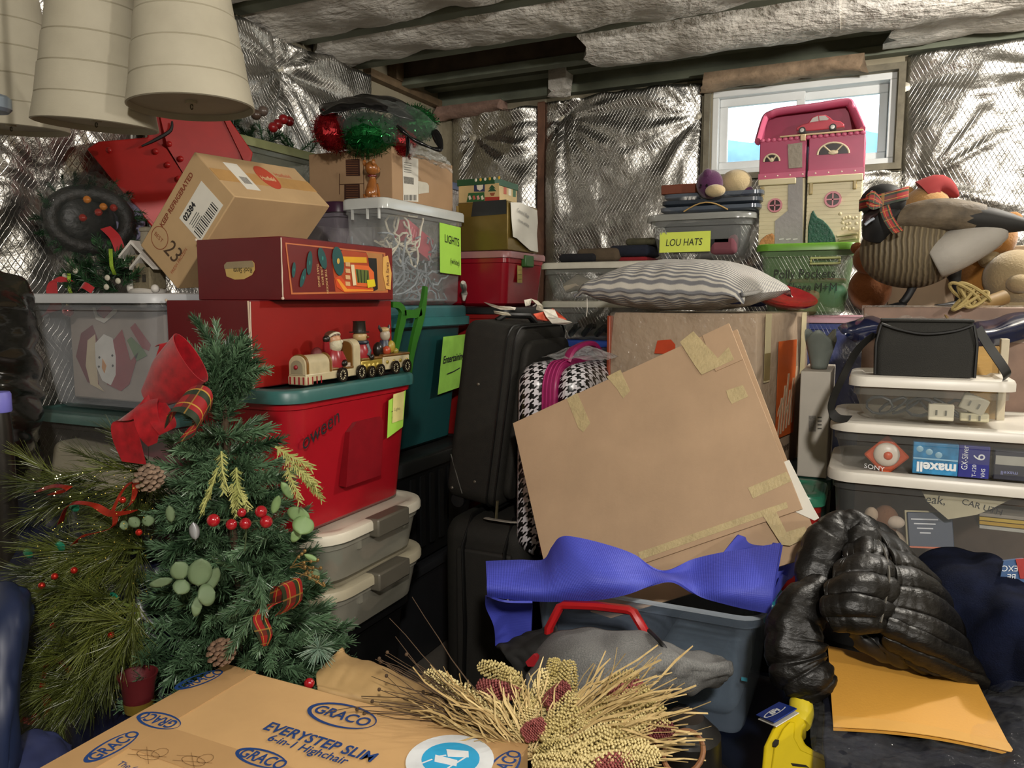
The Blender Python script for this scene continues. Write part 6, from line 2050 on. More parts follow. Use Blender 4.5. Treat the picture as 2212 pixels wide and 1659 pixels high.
M().ball(q, 0.0165, 18, 12).build('ball', mat('#8d0a12', 0.08, 0.6, coat=0.8), ob_)
M().lathe([(0.005, 0.015), (0.005, 0.022), (0.001, 0.023)], 10, q).build('cap', mat('#b5a888', 0.25, 0.9), ob_)
M().tube([q + V((0, 0, 0.022)), q + V((0.003, 0, 0.06)), q + V((0.004, 0.01, 0.09))], 0.001, 4).build('thread', mat('#55604a', 0.8), ob_)
# wrapped round decoration in clear plastic, lilac disc
wr = thing('wrapped_wreath', 'dark wreath in a clear plastic bag by the foil wall', 'wreath', onY(160, 628, 1.80))
cc_ = onY(165, 480, 1.80)
cc_ = onY(165, 478, 1.66)
cc_.x = max(cc_.x, -2.28)
M().tube([cc_ + V((0.03 + 0.085 * math.cos(a) * 0.55, 0.10 * math.cos(a), 0.085 * math.sin(a))) for a in [q * math.pi / 10 for q in range(21)]], 0.026, 12).build('wreath_ring', mat('#120c08', 0.6, var=0.8, vs=40, bump=1.0, bs=60), wr)
for k in range(40):
    a = k * math.pi / 20
    DK.put(wr, cc_ + V((0.03 + 0.085 * math.cos(a) * 0.55, 0.10 * math.cos(a), 0.085 * math.sin(a))), (random.uniform(-0.3, 1), math.cos(a) + random.uniform(-0.7, 0.7), math.sin(a) + random.uniform(-0.7, 0.7)), 0.7)
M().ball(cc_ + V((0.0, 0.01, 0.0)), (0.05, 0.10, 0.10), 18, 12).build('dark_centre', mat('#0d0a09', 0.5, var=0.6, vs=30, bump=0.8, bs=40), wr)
m = M()
m.grid(40, 24, lambda u, v: cc_ + V((0.03, 0, 0)) + V((0.11 * math.sin(math.pi * v) * math.cos(6.283 * u), 0.15 * math.sin(math.pi * v) * math.sin(6.283 * u), -0.14 * math.cos(math.pi * v))) * (1 + 0.22 * nz(2 * math.cos(6.283 * u), 2 * math.sin(6.283 * u), v * 4) + 0.10 * nz(5 * math.cos(6.283 * u), 5 * math.sin(6.283 * u), v * 9)))
m.build('plastic_cover', clear('#8f9a94', 0.05, 0.05, wave=1.0, ws=12, haze=0.22), wr, smooth=180)
for k in range(7):
    M().ball(cc_ + V((0.08, -0.06 + 0.018 * k, 0.07 * math.sin(k * 2.2))), 0.012, 8, 6).build('bauble', mat(('#7d1c10', '#a8641c', '#1d4a20')[k % 3], 0.2), wr)
q = onY(262, 480, 1.93)
o = M().lathe([(0.001, 0.0), (0.08, 0.0), (0.082, 0.004), (0.08, 0.012), (0.001, 0.012)], 36, (0, 0, 0)).build('lilac_disc', mat('#75708a', 0.5, var=0.15), None)
o.location = onY(258, 484, 1.80)
o.rotation_euler = (R(80), R(0), R(35))
tag(o, 'round lilac cardboard disc standing behind the ceramic cottage', 'disc')

# ---- white ceramic cottage
ct = thing('ceramic_cottage', 'snowy white ceramic cottage with tall chimney', 'figurine', onY(315, 628, 1.66))
SNOW = mat('#cfcac2', 0.6, var=0.06)
STN = mat('#6f6650', 0.8, var=0.3, bump=0.6, bs=90)
b0 = onY(318, 628, 1.66)
b0.z = 1.4725
M().lathe([(0.062, 0.0), (0.066, 0.006), (0.055, 0.014), (0.03, 0.018)], 18, b0, sy=0.7).build('snow_base', SNOW, ct)
M().box(b0 + V((0.012, 0, 0.045)), (0.075, 0.06, 0.065)).build('wall', STN, ct, bevel=0.004)
M().box(b0 + V((-0.02, -0.005, 0.095)), (0.05, 0.055, 0.04)).build('upper_wall', mat('#8a8168', 0.8), ct, bevel=0.002)
def roof(c, w_, d_, h_, rz):
    m = M(Matrix.Translation(c) @ Matrix.Rotation(rz, 4, 'Z'))
    m.loft([[V((-w_, y, 0)), V((0, y, h_)), V((w_, y, 0)), V((w_, y, -0.008)), V((0, y, h_ - 0.011)), V((-w_, y, -0.008))] for y in (-d_, d_)])
    return m.build('roof', SNOW, ct, smooth=None)
roof(b0 + V((-0.02, -0.005, 0.113)), 0.045, 0.035, 0.045, 0.2)
roof(b0 + V((0.028, -0.005, 0.078)), 0.05, 0.036, 0.04, 0.0)
M().loft([rrect(b0.x + 0.0 - s_, b0.x + s_, b0.y - s_ + 0.01, b0.y + s_ + 0.01, 0.004, b0.z + h_, 2) for s_, h_ in ((0.020, 0.10), (0.016, 0.13), (0.014, 0.185), (0.017, 0.187), (0.017, 0.196), (0.012, 0.20))]).build('chimney', mat('#8b8474', 0.8, var=0.2), ct)
for dx in (-0.035, -0.02, -0.006):
    M().box(b0 + V((dx, -0.0335, 0.093)), (0.003, 0.003, 0.036)).build('timber', mat('#3a3328', 0.8), ct)
for dx in (0.0, 0.028):
    M().box(b0 + V((dx, -0.032, 0.045)), (0.012, 0.004, 0.022)).build('window', mat('#2e2a22', 0.5), ct)
M().ball(b0 + V((-0.045, -0.02, 0.016)), (0.014, 0.012, 0.016), 10, 8).build('snow_bush', SNOW, ct)
M().ball(b0 + V((0.058, -0.02, 0.014)), (0.013, 0.012, 0.013), 10, 8).build('snow_bush', SNOW, ct)

# ---- brown dog figurine on the lights bin lid
dg = thing('dog_figurine', 'glossy brown sitting dog figurine with red collar', 'figurine', onX(802, 428, -1.70))
d0 = onX(802, 427, -1.72)
d0.z = 1.8225
CER = mat('#8a5426', 0.22, var=0.2, vs=30)
def dl(px, py, x=-1.72):
    q = onX(px, py, x)
    return V((x, q.y, q.z))
m = M()
m.ball(d0 + V((0, -0.002, 0.026)), (0.020, 0.026, 0.027), 16, 12)
m.build('haunch', CER, dg)
M().tube(spath([d0 + V((0, 0.0, 0.022)), d0 + V((0, 0.004, 0.05)), d0 + V((0, 0.010, 0.074)), d0 + V((0, 0.008, 0.088))], 14), [0.021, 0.022, 0.022, 0.021, 0.020, 0.019, 0.018, 0.017, 0.016, 0.015, 0.014, 0.013, 0.012, 0.012, 0.012], 12).build('chest', CER, dg)
for s_ in (-1, 1):
    M().tube([d0 + V((0.011 * s_, 0.016, 0.062)), d0 + V((0.011 * s_, 0.030, 0.032)), d0 + V((0.011 * s_, 0.034, 0.006)), d0 + V((0.011 * s_, 0.042, 0.004))], [0.009, 0.007, 0.006, 0.006], 8).build('front_leg', CER, dg)
    M().ball(d0 + V((0.016 * s_, -0.004, 0.012)), (0.010, 0.020, 0.014), 10, 8).build('hind_leg', CER, dg)
    M().ball(d0 + V((0.020 * s_, -0.010, 0.136)), (0.006, 0.010, 0.012), 10, 8).build('ear', CER, dg)
M().ball(d0 + V((0, 0.006, 0.118)), (0.022, 0.028, 0.026), 16, 12).build('head', CER, dg)
M().ball(d0 + V((0, 0.034, 0.118)), (0.013, 0.020, 0.015), 14, 10).build('muzzle', mat('#a06a38', 0.25), dg)
M().ball(d0 + V((0, 0.053, 0.122)), (0.006, 0.005, 0.006), 8, 6).build('nose', mat('#1a0f0a', 0.2), dg)
M().tube([d0 + V((0.015 * math.cos(a), 0.008 + 0.015 * math.sin(a), 0.090)) for a in [q * math.pi / 8 for q in range(17)]], 0.003, 6).build('collar', mat('#6d0f14', 0.4), dg)
M().tube([d0 + V((0, -0.022, 0.008)), d0 + V((-0.006, -0.036, 0.008)), d0 + V((-0.004, -0.04, 0.018))], 0.004, 6).build('tail', CER, dg)

# ---- bag of red and green tinsel on the shipping box
tb_ = thing('tinsel_bag', 'clear bag stuffed with red and green tinsel garlands', 'bag of garland', (-1.9, 2.68, 2.036))
def tinsel(name, c, rad, col, nn, seed):
    rg = random.Random(seed)
    m = M()
    for k in range(nn):
        a, b = rg.uniform(0, 6.283), math.acos(rg.uniform(-1, 1))
        d = V((math.sin(b) * math.cos(a), math.sin(b) * math.sin(a), math.cos(b)))
        p = V(c) + V((d.x * rad[0], d.y * rad[1], d.z * rad[2])) * (0.75 + 0.25 * rg.random())
        t = V((rg.uniform(-1, 1), rg.uniform(-1, 1), rg.uniform(-1, 1))).normalized() * 0.008
        e = t.cross(d).normalized() * 0.0013
        m.poly([p - t - e, p - t + e, p + t + e, p + t - e])
    m.ball(c, tuple(x * 0.86 for x in rad), 16, 10)
    o = m.build(name, mat(col, 0.22, 0.75, var=0.3, vs=60), tb_, smooth=None)
    o['kind'] = 'stuff'
    return o
def tl(px, py, x):
    return onX(px, py, x)
g1, g2 = at(795, 290, 3.02), at(893, 268, 3.12)
tinsel('green_tinsel', g1, (0.135, 0.12, 0.092), '#14602c', 2000, 1)
tinsel('green_tinsel', g2, (0.105, 0.11, 0.078), '#14602c', 1200, 2)
tinsel('red_tinsel', at(717, 285, 2.98), (0.06, 0.10, 0.085), '#7d1016', 900, 3)
tinsel('red_tinsel', at(872, 305, 3.07), (0.05, 0.08, 0.07), '#8d1218', 600, 4)
m = M()
cb_ = at(822, 283, 3.08)
def bagf(u, v):
    a = 2 * math.pi * u
    b = math.pi * (0.02 + 0.96 * v)
    rx, ry, rz = 0.235, 0.16, 0.118
    f = 1 + 0.07 * nz(3 * math.cos(a) + 5, 3 * math.sin(a), v * 4) + 0.03 * nz(9 * math.cos(a), 9 * math.sin(a), v * 9)
    loc = V((rx * math.sin(b) * math.cos(a), ry * math.sin(b) * math.sin(a), -rz * math.cos(b))) * f
    loc = Matrix.Rotation(YAW + R(6), 3, 'Z') @ loc
    loc.z -= 0.02 * loc.x / 0.2
    p = cb_ + loc
    p.z = max(p.z, 2.038)
    return p
m.grid(60, 36, bagf)
m.build('clear_bag', clear('#b9c2bd', 0.07, 0.04, wave=1.0, ws=20, haze=0.30), tb_, smooth=180)
BLK = mat('#0b0b0c', 0.22, var=0.1, bump=0.5, bs=14)
m = M()
Ck = ctrl([[(690, 232, 3.0), (740, 214, 3.02), (800, 206, 3.05), (860, 216, 3.1), (905, 244, 3.15)], [(692, 244, 2.93), (745, 224, 2.94), (805, 224, 2.95), (862, 238, 2.99), (900, 258, 3.05)], [(700, 250, 2.90), (748, 240, 2.91), (800, 236, 2.92), (858, 252, 2.96), (895, 262, 3.02)]])
m.grid(40, 12, patchfn(Ck, lambda u, v: 0.008 * nz(u * 8, v * 4)), 0.004)
m.build('black_top', BLK, tb_, smooth=180)
M().tube(spath([at(858, 272, 2.92), at(880, 292, 2.92), at(905, 308, 2.94), at(940, 322, 2.98), at(952, 318, 3.0), at(938, 282, 3.02)], 24), [0.010 + 0.008 * math.sin(k * 0.5) ** 2 for k in range(25)], 8, flat=0.5).build('black_strap', BLK, tb_, smooth=180)
M().tube(spath([at(880, 292, 2.93), at(882, 318, 2.95), at(880, 334, 2.98)], 10), 0.014, 8, flat=0.4).build('black_strap', BLK, tb_, smooth=180)
m = M()
m.grid(24, 16, patchfn(ctrl([[(885, 312, 3.0), (920, 318, 3.05), (955, 335, 3.12)], [(885, 330, 2.97), (925, 335, 3.0), (972, 352, 3.1)], [(890, 338, 3.0), (930, 350, 3.05), (978, 372, 3.15)]]), lambda u, v: 0.016 * nz(u * 9, v * 7)), 0.001)
m.build('bag_end', clear('#d0d3cf', 0.25, 0.05, wave=1.0, ws=30, haze=0.5), tb_, smooth=180)

# ---- doll house with pink roof and toy car
DY = 2.962
dh = thing('doll_house', 'cream and pink plastic doll house on the lime lid', 'doll house', (-0.225, DY + 0.08, 1.653))
CRM = mat('#c8be9a', 0.4, var=0.05)
PNK = mat('#a53f60', 0.38, var=0.06)
PNK2 = mat('#b95674', 0.38, var=0.05)
GRY = mat('#8b8886', 0.5, var=0.06, bump=0.3, bs=60)
def dpt(px, py, y=DY):
    return onY(px, py, y)
def dpoly(name, mt, pts, y=DY, th=0.006, bev=0.0):
    Q = [dpt(px, py, y) for px, py in pts]
    m = M()
    m.loft([Q, [p + V((0, -th, 0)) for p in Q]])
    return m.build(name, mt, dh, smooth=None, bevel=bev)
xl, xm1, xm2, xr_ = dpt(1640, 450).x, dpt(1737, 450).x, dpt(1742, 450).x, dpt(1860, 450).x
zb_, zmL, zmR = 1.653, dpt(1690, 386).z, dpt(1800, 378).z
ztp = dpt(1750, 298).z
M().bb(xl, xm1, DY, DY + 0.17, zb_, zmL).build('left_wall', CRM, dh, bevel=0.003)
M().bb(xm2, xr_, DY, DY + 0.17, zb_, zmL).build('right_wall', CRM, dh, bevel=0.003)
for k in range(14):
    z = zb_ + 0.012 + k * 0.0145
    if z < zmL - 0.03:
        M().bb(xl + 0.001, xm1 - 0.001, DY - 0.0012, DY, z, z + 0.0105).build('siding_board', CRM, dh)
        M().bb(xm2 + 0.001, xr_ - 0.001, DY - 0.0012, DY, z, z + 0.0105).build('siding_board', CRM, dh)
M().bb(xl - 0.004, xm1, DY - 0.006, DY + 0.17, zmL, ztp).build('upper_storey', PNK, dh, bevel=0.003)
M().bb(xm2, xr_ + 0.003, DY - 0.006, DY + 0.17, zmL, ztp).build('upper_storey', PNK, dh, bevel=0.003)
M().bb(xl - 0.005, xm1 - 0.03, DY - 0.014, DY, zmL - 0.022, zmL).build('eave', CRM, dh, bevel=0.003)
M().bb(xm2, xr_ + 0.002, DY - 0.014, DY, zmL - 0.024, zmL).build('eave', CRM, dh, bevel=0.003)
M().bb(xl - 0.006, xm1, DY - 0.010, DY - 0.004, zmL, zmL + 0.02).build('pink_trim', PNK2, dh)
M().bb(xm2, xr_ + 0.004, DY - 0.010, DY - 0.004, zmL, zmL + 0.02).build('pink_trim', PNK2, dh)
for k in range(8):
    x = xl + 0.018 + k * (xr_ - xl - 0.03) / 7.3
    M().ball((x, DY - 0.0105, zmL + 0.010), (0.0028, 0.0015, 0.0028), 8, 6).build('dot', mat('#d9c9b4', 0.4), dh)
# ramp road
dpoly('road', GRY, [(1703, 386), (1734, 383), (1734, 528), (1674, 530), (1674, 478), (1702, 455)], DY - 0.002, 0.004)
dpoly('roof_window', mat('#8c8374', 0.5, bump=0.3, bs=80), [(1702, 312), (1733, 308), (1733, 362), (1704, 364)], DY - 0.007, 0.004)
for k in range(3):
    dpoly('road_mark', mat('#c9c8c4', 0.5), [(1683 + 15 * k, 516), (1693 + 15 * k, 515), (1693 + 15 * k, 517), (1683 + 15 * k, 518)], DY - 0.0062, 0.001)
def roundwin(px, py, r):
    c = dpt(px, py)
    rot = Matrix.Rotation(R(90), 4, 'X')
    m = M()
    m.lathe([(r * 0.70, 0.001), (r * 0.74, 0.008), (r * 0.95, 0.008), (r, 0.001)], 24, c, cap0=False, cap1=False, m=rot)
    m.build('window_ring', mat('#c07a84', 0.4), dh)
    m = M()
    m.lathe([(0.0005, 0.0012), (r * 0.72, 0.0022)], 24, c, m=rot)
    m.build('window_pane', mat('#2c1712', 0.3), dh)
    M().box(c + V((0, -0.005, 0)), (r * 0.16, 0.004, r * 1.5)).build('mullion', mat('#c07a84', 0.4), dh)
    M().box(c + V((0, -0.005, 0)), (r * 1.5, 0.004, r * 0.16)).build('mullion', mat('#c07a84', 0.4), dh)
roundwin(1674, 444, 0.026)
roundwin(1799, 431, 0.029)
def fan(px, py, rx, ry):
    A = [dpt(px + rx * math.cos(R(180 * k / 14)), py - ry * math.sin(R(180 * k / 14)) - 0.06 * rx * math.cos(R(180 * k / 14)), DY - 0.006) for k in range(15)]
    m = M()
    m.loft([A, [p + V((0, -0.002, 0)) for p in A]])
    m.build('fan_pane', mat('#24161a', 0.3), dh, smooth=None)
    M().tube([p + V((0, -0.002, 0)) for p in A], 0.0032, 6).build('fan_frame', mat('#cfc0a0', 0.4), dh)
    c = dpt(px, py, DY - 0.008)
    for k in (4, 10):
        M().tube([c, A[k] + V((0, -0.002, 0))], 0.0028, 6).build('fan_bar', mat('#cfc0a0', 0.4), dh)
    M().ball(c + V((0, 0, 0.006)), (0.012 * rx / 25, 0.003, 0.008), 10, 6).build('fan_hub', mat('#cfc0a0', 0.4), dh)
fan(1667, 349, 17, 16)
fan(1800, 333, 34, 25)
def bracket(px, py):
    c = dpt(px, py)
    M().bb(c.x - 0.006, c.x + 0.006, DY - 0.012, DY, c.z - 0.022, c.z + 0.022).build('bracket', mat('#a8976a', 0.4), dh, bevel=0.003)
for p in ((1647, 418), (1752, 407), (1847, 395)):
    bracket(*p)
# green bush, stone heap, flowers, bench
Bq = [(1745, 527), (1746, 490), (1752, 462), (1757, 454), (1762, 464), (1766, 470), (1778, 476), (1788, 486), (1797, 498), (1804, 512), (1806, 524)]
dpoly('bush', mat('#0f4a36', 0.5, var=0.25, vs=80, bump=1.0, bs=120), Bq, DY - 0.001, 0.009, 0.003)
dpoly('stone_heap', mat('#a87440', 0.6, var=0.3, vs=90, bump=0.8, bs=90), [(1640, 530), (1644, 518), (1656, 508), (1668, 504), (1673, 508), (1673, 530)], DY - 0.001, 0.006, 0.002)
for k in range(14):
    c = dpt(1815 + (k * 7) % 36, 462 + (k * 11) % 34)
    M().ball(c + V((0, -0.001, 0)), (0.006, 0.004, 0.006), 8, 5).build('molded_flower', CRM, dh)
dpoly('bench', CRM, [(1808, 508), (1852, 502), (1852, 506), (1808, 512)], DY - 0.001, 0.014, 0.001)
dpoly('bench', CRM, [(1812, 516), (1850, 511), (1850, 516), (1812, 521)], DY - 0.001, 0.008, 0.001)
# open roof tray
RY = DY + 0.09
rim = [(1637, 306), (1652, 258), (1668, 246), (1690, 240), (1760, 231), (1826, 221), (1838, 228), (1846, 245), (1862, 282)]
rimp = [dpt(px, py, RY if 0 < k < 8 else DY + 0.004) for k, (px, py) in enumerate(rim)]
M().tube(spath(rimp, 50), 0.012, 8, flat=1.4).build('roof_rim', PNK2, dh, smooth=60)
back = [dpt(px, py, DY + 0.12) for px, py in ((1646, 308), (1658, 262), (1672, 250), (1692, 244), (1760, 236), (1826, 227), (1842, 246), (1856, 286))]
m = M()
m.loft([back, [p + V((0, 0.012, 0)) for p in back]])
m.build('roof_back', mat('#8d2448', 0.45), dh, smooth=None)
rs = spath(rimp, 40)
bs_ = spath([back[0], back[1], back[2], back[3], back[4], back[5], back[6], back[7]], 40)
M().grid(40, 4, lambda u, v: crv(rs, u).lerp(crv(bs_, u), v), 0.004).build('roof_side', PNK, dh, smooth=60)
M().bb(xl - 0.004, xr_ + 0.003, DY + 0.004, DY + 0.14, ztp - 0.004, ztp + 0.003).build('roof_floor', mat('#b5416a', 0.4), dh)
for k in range(18):
    x = xl + 0.004 + (xr_ - xl) * k / 17.5
    M().ball((x, DY - 0.004, ztp + 0.002), (0.0095, 0.006, 0.008), 8, 6).build('scallop', PNK2, dh)
M().bb(dpt(1685, 290).x, xr_ - 0.004, DY - 0.010, DY + 0.03, ztp + 0.008, ztp + 0.014).build('roof_ledge', mat('#c4ab86', 0.4), dh, bevel=0.002)
M().bb(dpt(1730, 290).x, dpt(1741, 290).x, DY - 0.014, DY, ztp - 0.010, ztp + 0.013).build('ledge_hinge', mat('#c4ab86', 0.4), dh, bevel=0.002)
for px, py in ((1663, 243), (1833, 217)):
    M().lathe([(0.004, -0.012), (0.003, 0.0), (0.001, 0.008)], 8, dpt(px, py, RY)).build('finial', PNK2, dh)
# toy car on the roof ledge
car = thing('toy_car', 'small pink toy car parked on the doll house roof', 'toy car', (dpt(1775, 286, DY + 0.03).x, DY + 0.03, ztp + 0.014))
def cp(pts, name, mt, y0, y1, bev=0.003):
    Q = [onY(px, py, DY + 0.03) for px, py in pts]
    m = M()
    m.loft([[V((p.x, y0, p.z)) for p in Q], [V((p.x, y1, p.z)) for p in Q]][::-1])
    return m.build(name, mt, car, smooth=50, bevel=bev)
cp([(1720, 284), (1722, 277), (1736, 270), (1746, 268), (1754, 256), (1766, 251), (1784, 250), (1794, 256), (1800, 262), (1816, 264), (1824, 270), (1824, 276), (1790, 281), (1750, 285)], 'car_body', mat('#b03a4a', 0.3), DY + 0.012, DY + 0.062)
cp([(1750, 267), (1757, 257), (1768, 253), (1769, 264)], 'side_window', mat('#b9b4b0', 0.2), DY + 0.0105, DY + 0.012, 0)
cp([(1771, 263), (1770, 253), (1783, 252), (1791, 259), (1788, 262)], 'side_window', mat('#b9b4b0', 0.2), DY + 0.0105, DY + 0.012, 0)
for px, py in ((1733, 282), (1799, 275)):
    c = onY(px, py, DY + 0.012)
    M().lathe([(0.001, -0.004), (0.011, -0.004), (0.012, 0), (0.011, 0.052), (0.001, 0.052)], 18, V((c.x, DY + 0.008, c.z)), m=Matrix.Rotation(R(-90), 4, 'X')).build('wheel', mat('#1a1718', 0.5), car)
    M().lathe([(0.001, -0.0052), (0.007, -0.005)], 14, V((c.x, DY + 0.008, c.z)), m=Matrix.Rotation(R(-90), 4, 'X')).build('hub_cap', mat('#b5b2ac', 0.3, 0.6), car)

# ---- purple and cream plush on the lids, brown slat
ps = thing('plush_toy', 'purple plush toy with cream snout lying on the lids', 'plush toy', at(1560, 425, 2.85))
pq = lambda px, py, d=2.86: at(px, py, d)
PUR = mat('#4a1a46', 0.95, sheen=0.4, bump=0.4, bs=200)
CRP = mat('#b5a27c', 0.95, sheen=0.3, bump=0.4, bs=200)
M().ball(pq(1533, 398), (0.048, 0.045, 0.052), 20, 14).build('head', PUR, ps)
M().ball(pq(1545, 412, 2.81), (0.036, 0.03, 0.022), 18, 12).build('snout', CRP, ps)
M().ball(pq(1590, 395, 2.9), (0.058, 0.055, 0.048), 20, 14).build('torso', CRP, ps)
M().ball(pq(1528, 380, 2.84), (0.020, 0.018, 0.026), 12, 8).build('ear', PUR, ps)
M().ball(pq(1612, 412, 2.88), (0.026, 0.022, 0.018), 12, 8).build('foot', PUR, ps)
for px in (1514, 1527):
    M().ball(pq(px, 400, 2.812), 0.0045, 8, 6).build('eye', mat('#120a12', 0.1), ps)
tag(M().bb(-0.755, -0.56, 2.93, 3.02, 1.850, 1.885).build('brown_slat', mat('#6d3620', 0.7), None, bevel=0.003), 'flat red brown board under the plush toy', 'board')

# ---- folded clothes on the long clear bin
for k, (px, py, w_, h_, c, lab) in enumerate(((1258, 548, 0.16, 0.035, '#16171c', 'black folded garment at the left end of the clothes pile'), (1300, 538, 0.18, 0.055, '#4f4334', 'brown folded trousers in the clothes pile'), (1365, 540, 0.17, 0.045, '#171c2a', 'navy folded sweater in the clothes pile'), (1350, 556, 0.20, 0.018, '#7d1a20', 'red folded shirt at the bottom of the clothes pile'), (1385, 520, 0.12, 0.028, '#4b4836', 'olive knitted cap on top of the clothes pile'))):
    q = onY(px, py, 3.0)
    z0_ = 1.6045 if k != 4 else 1.6045 + 0.0635
    if k == 2:
        z0_ = 1.6235
    o = M().box((q.x, 3.02 + 0.012 * k, z0_ + h_ / 2), (w_ if k < 3 else w_, 0.18, h_)).build('folded_garment', mat(c, 0.95, var=0.3, bump=0.5, bs=60), None, bevel=min(0.02, h_ * 0.48), seg=4)
    tag(o, lab, 'clothes', 'folded clothes on the back row')

# ---- goose statue with plaid ribbon
n = NT('plaid')
sp = n.n('ShaderNodeSeparateXYZ')
n.l(n.n('ShaderNodeUVMap').outputs[0], sp.inputs[0])
def band(o, f, lo, hi, ph=0.0):
    t = n.math('FRACT', n.math('ADD', n.math('MULTIPLY', o, f), ph))
    return n.math('MULTIPLY', n.math('GREATER_THAN', t, lo), n.math('LESS_THAN', t, hi))
c = n.mixc(band(sp.outputs[0], 1.5, 0.0, 0.3), hx('#8f1519'), hx('#24301c'))
c = n.mixc(n.math('MULTIPLY', band(sp.outputs[1], 3.0, 0.0, 0.3), 0.6), c, hx('#16241a'))
c = n.mixc(n.math('MULTIPLY', band(sp.outputs[0], 2.0, 0.68, 0.76), 0.9), c, hx('#b58a35'))
c = n.mixc(n.math('MULTIPLY', band(sp.outputs[1], 4.0, 0.66, 0.74), 0.6), c, hx('#a07a35'))
n.col(c)
n.set(Roughness=0.6)
PLAID = n.m
n = NT('goose_feathers')
sp = n.n('ShaderNodeSeparateXYZ')
n.l(n.coord('Object'), sp.inputs[0])
wv_ = n.n('ShaderNodeTexWave')
wv_.inputs['Scale'].default_value = 22
wv_.inputs['Distortion'].default_value = 2.2
wv_.inputs['Detail'].default_value = 2
n.l(n.coord('Object'), wv_.inputs['Vector'])
n.col(n.mixc(wv_.outputs[1], hx('#574c3a'), hx('#75684f')))
n.set(Roughness=0.7)
n.bump(wv_.outputs[1], 0.7, 0.008)
GOOSE = n.m
GD = 2.27
gq = lambda px, py, d=GD: at(px, py, d)
go = thing('goose_statue', 'standing goose statue with a red plaid ribbon on its head', 'statue', gq(1960, 662))
BK = mat('#101113', 0.6, var=0.1)
M().tube(spath([gq(1872, 522), gq(1892, 527), gq(1935, 536), gq(1985, 538), gq(2045, 522), gq(2105, 503), gq(2150, 490)], 36),
         [0.02 + 0.102 * math.sin(min(1, (k + 1) / 16) * math.pi / 2) if k < 18 else 0.122 - 0.088 * ((k - 18) / 18) ** 1.1 for k in range(37)], 22, flat=0.92).build('body', GOOSE, go, smooth=180)
M().tube(spath([gq(1930, 478, 2.22), gq(1985, 466, 2.19), gq(2050, 464, 2.17), gq(2120, 472, 2.15)], 20), [0.016 + 0.034 * math.sin(math.pi * (0.12 + 0.6 * k / 20)) for k in range(21)], 14, flat=0.9).build('wing', mat('#5d5140', 0.7, var=0.4, vs=26, bump=0.8, bs=34, stretch=(1, 1, 2)), go, smooth=180)
M().tube(spath([gq(2060, 468, 2.16), gq(2120, 474, 2.15), gq(2180, 482, 2.13), gq(2250, 490, 2.10)], 18), [0.036 + 0.012 * math.sin(math.pi * k / 12) if k < 12 else 0.036 - 0.005 * (k - 12) for k in range(19)], 12, flat=0.75).build('tail', mat('#1b1a18', 0.7, var=0.2), go, smooth=180)
M().tube(spath([gq(2015, 562, 2.19), gq(2045, 548, 2.175), gq(2090, 527, 2.165), gq(2140, 504, 2.15), gq(2170, 494, 2.14)], 20), [0.03 + 0.034 * math.sin(math.pi * (0.25 + 0.6 * k / 20)) - 0.018 * (k / 20) for k in range(21)], 16, flat=1.0).build('white_rump', mat('#9a958c', 0.65, var=0.06, bump=0.3, bs=60), go, smooth=180)
M().tube(spath([gq(1893, 512, 2.24), gq(1899, 482, 2.22), gq(1906, 455, 2.22), gq(1908, 432, 2.22)], 16), [0.038 + 0.018 * (k / 16) for k in range(17)], 18).build('neck', BK, go, smooth=180)
M().ball(gq(1907, 436, 2.22), (0.060, 0.058, 0.050), 20, 14).build('head', BK, go)
M().tube(spath([gq(1892, 455, 2.20), gq(1876, 470, 2.19), gq(1867, 482, 2.18)], 8), [0.022, 0.021, 0.019, 0.017, 0.015, 0.012, 0.009, 0.006, 0.003], 12, flat=0.7).build('bill', mat('#2b1a1c', 0.4), go, smooth=180)
M().tube(spath([gq(1888, 472, 2.16), gq(1878, 478, 2.16), gq(1868, 486, 2.16)], 6), 0.004, 6).build('bill_edge', mat('#8d95a0', 0.4), go)
M().ball(gq(1883, 417, 2.165), (0.005, 0.004, 0.007), 8, 6).build('cheek_mark', mat('#b9b4a6', 0.6), go)
hc = gq(1908, 440, 2.22)
band_p = [hc + Matrix.Rotation(YAW, 3, 'Z') @ V((0.062 * math.cos(a), 0.062 * math.sin(a), 0.012 + 0.016 * math.cos(a))) for a in [k * 2 * math.pi / 28 for k in range(29)]]
M().ribbon(band_p, 0.034, V((0, 0, 1)), 0.002).build('head_band', PLAID, go, smooth=60)
M().ribbon(spath([gq(1910, 445, 2.15), gq(1917, 468, 2.14), gq(1930, 490, 2.13), gq(1940, 502, 2.12)], 14), 0.028, [V((0.8, 0.3, 0.3))] * 15, 0.002).build('ribbon_tail', PLAID, go, smooth=60)
for (a_, b_, c_) in (((1906, 440), (1885, 425), (1870, 428)), ((1906, 442), (1885, 440), (1872, 436))):
    M().ribbon(spath([gq(*a_, 2.14), gq(*b_, 2.13), gq(*c_, 2.14)], 10), [0.012, 0.016, 0.022, 0.028, 0.032, 0.032, 0.03, 0.026, 0.022, 0.018, 0.014], V((0.1, 0.2, 1)), 0.002).build('bow_loop', PLAID, go, smooth=60)
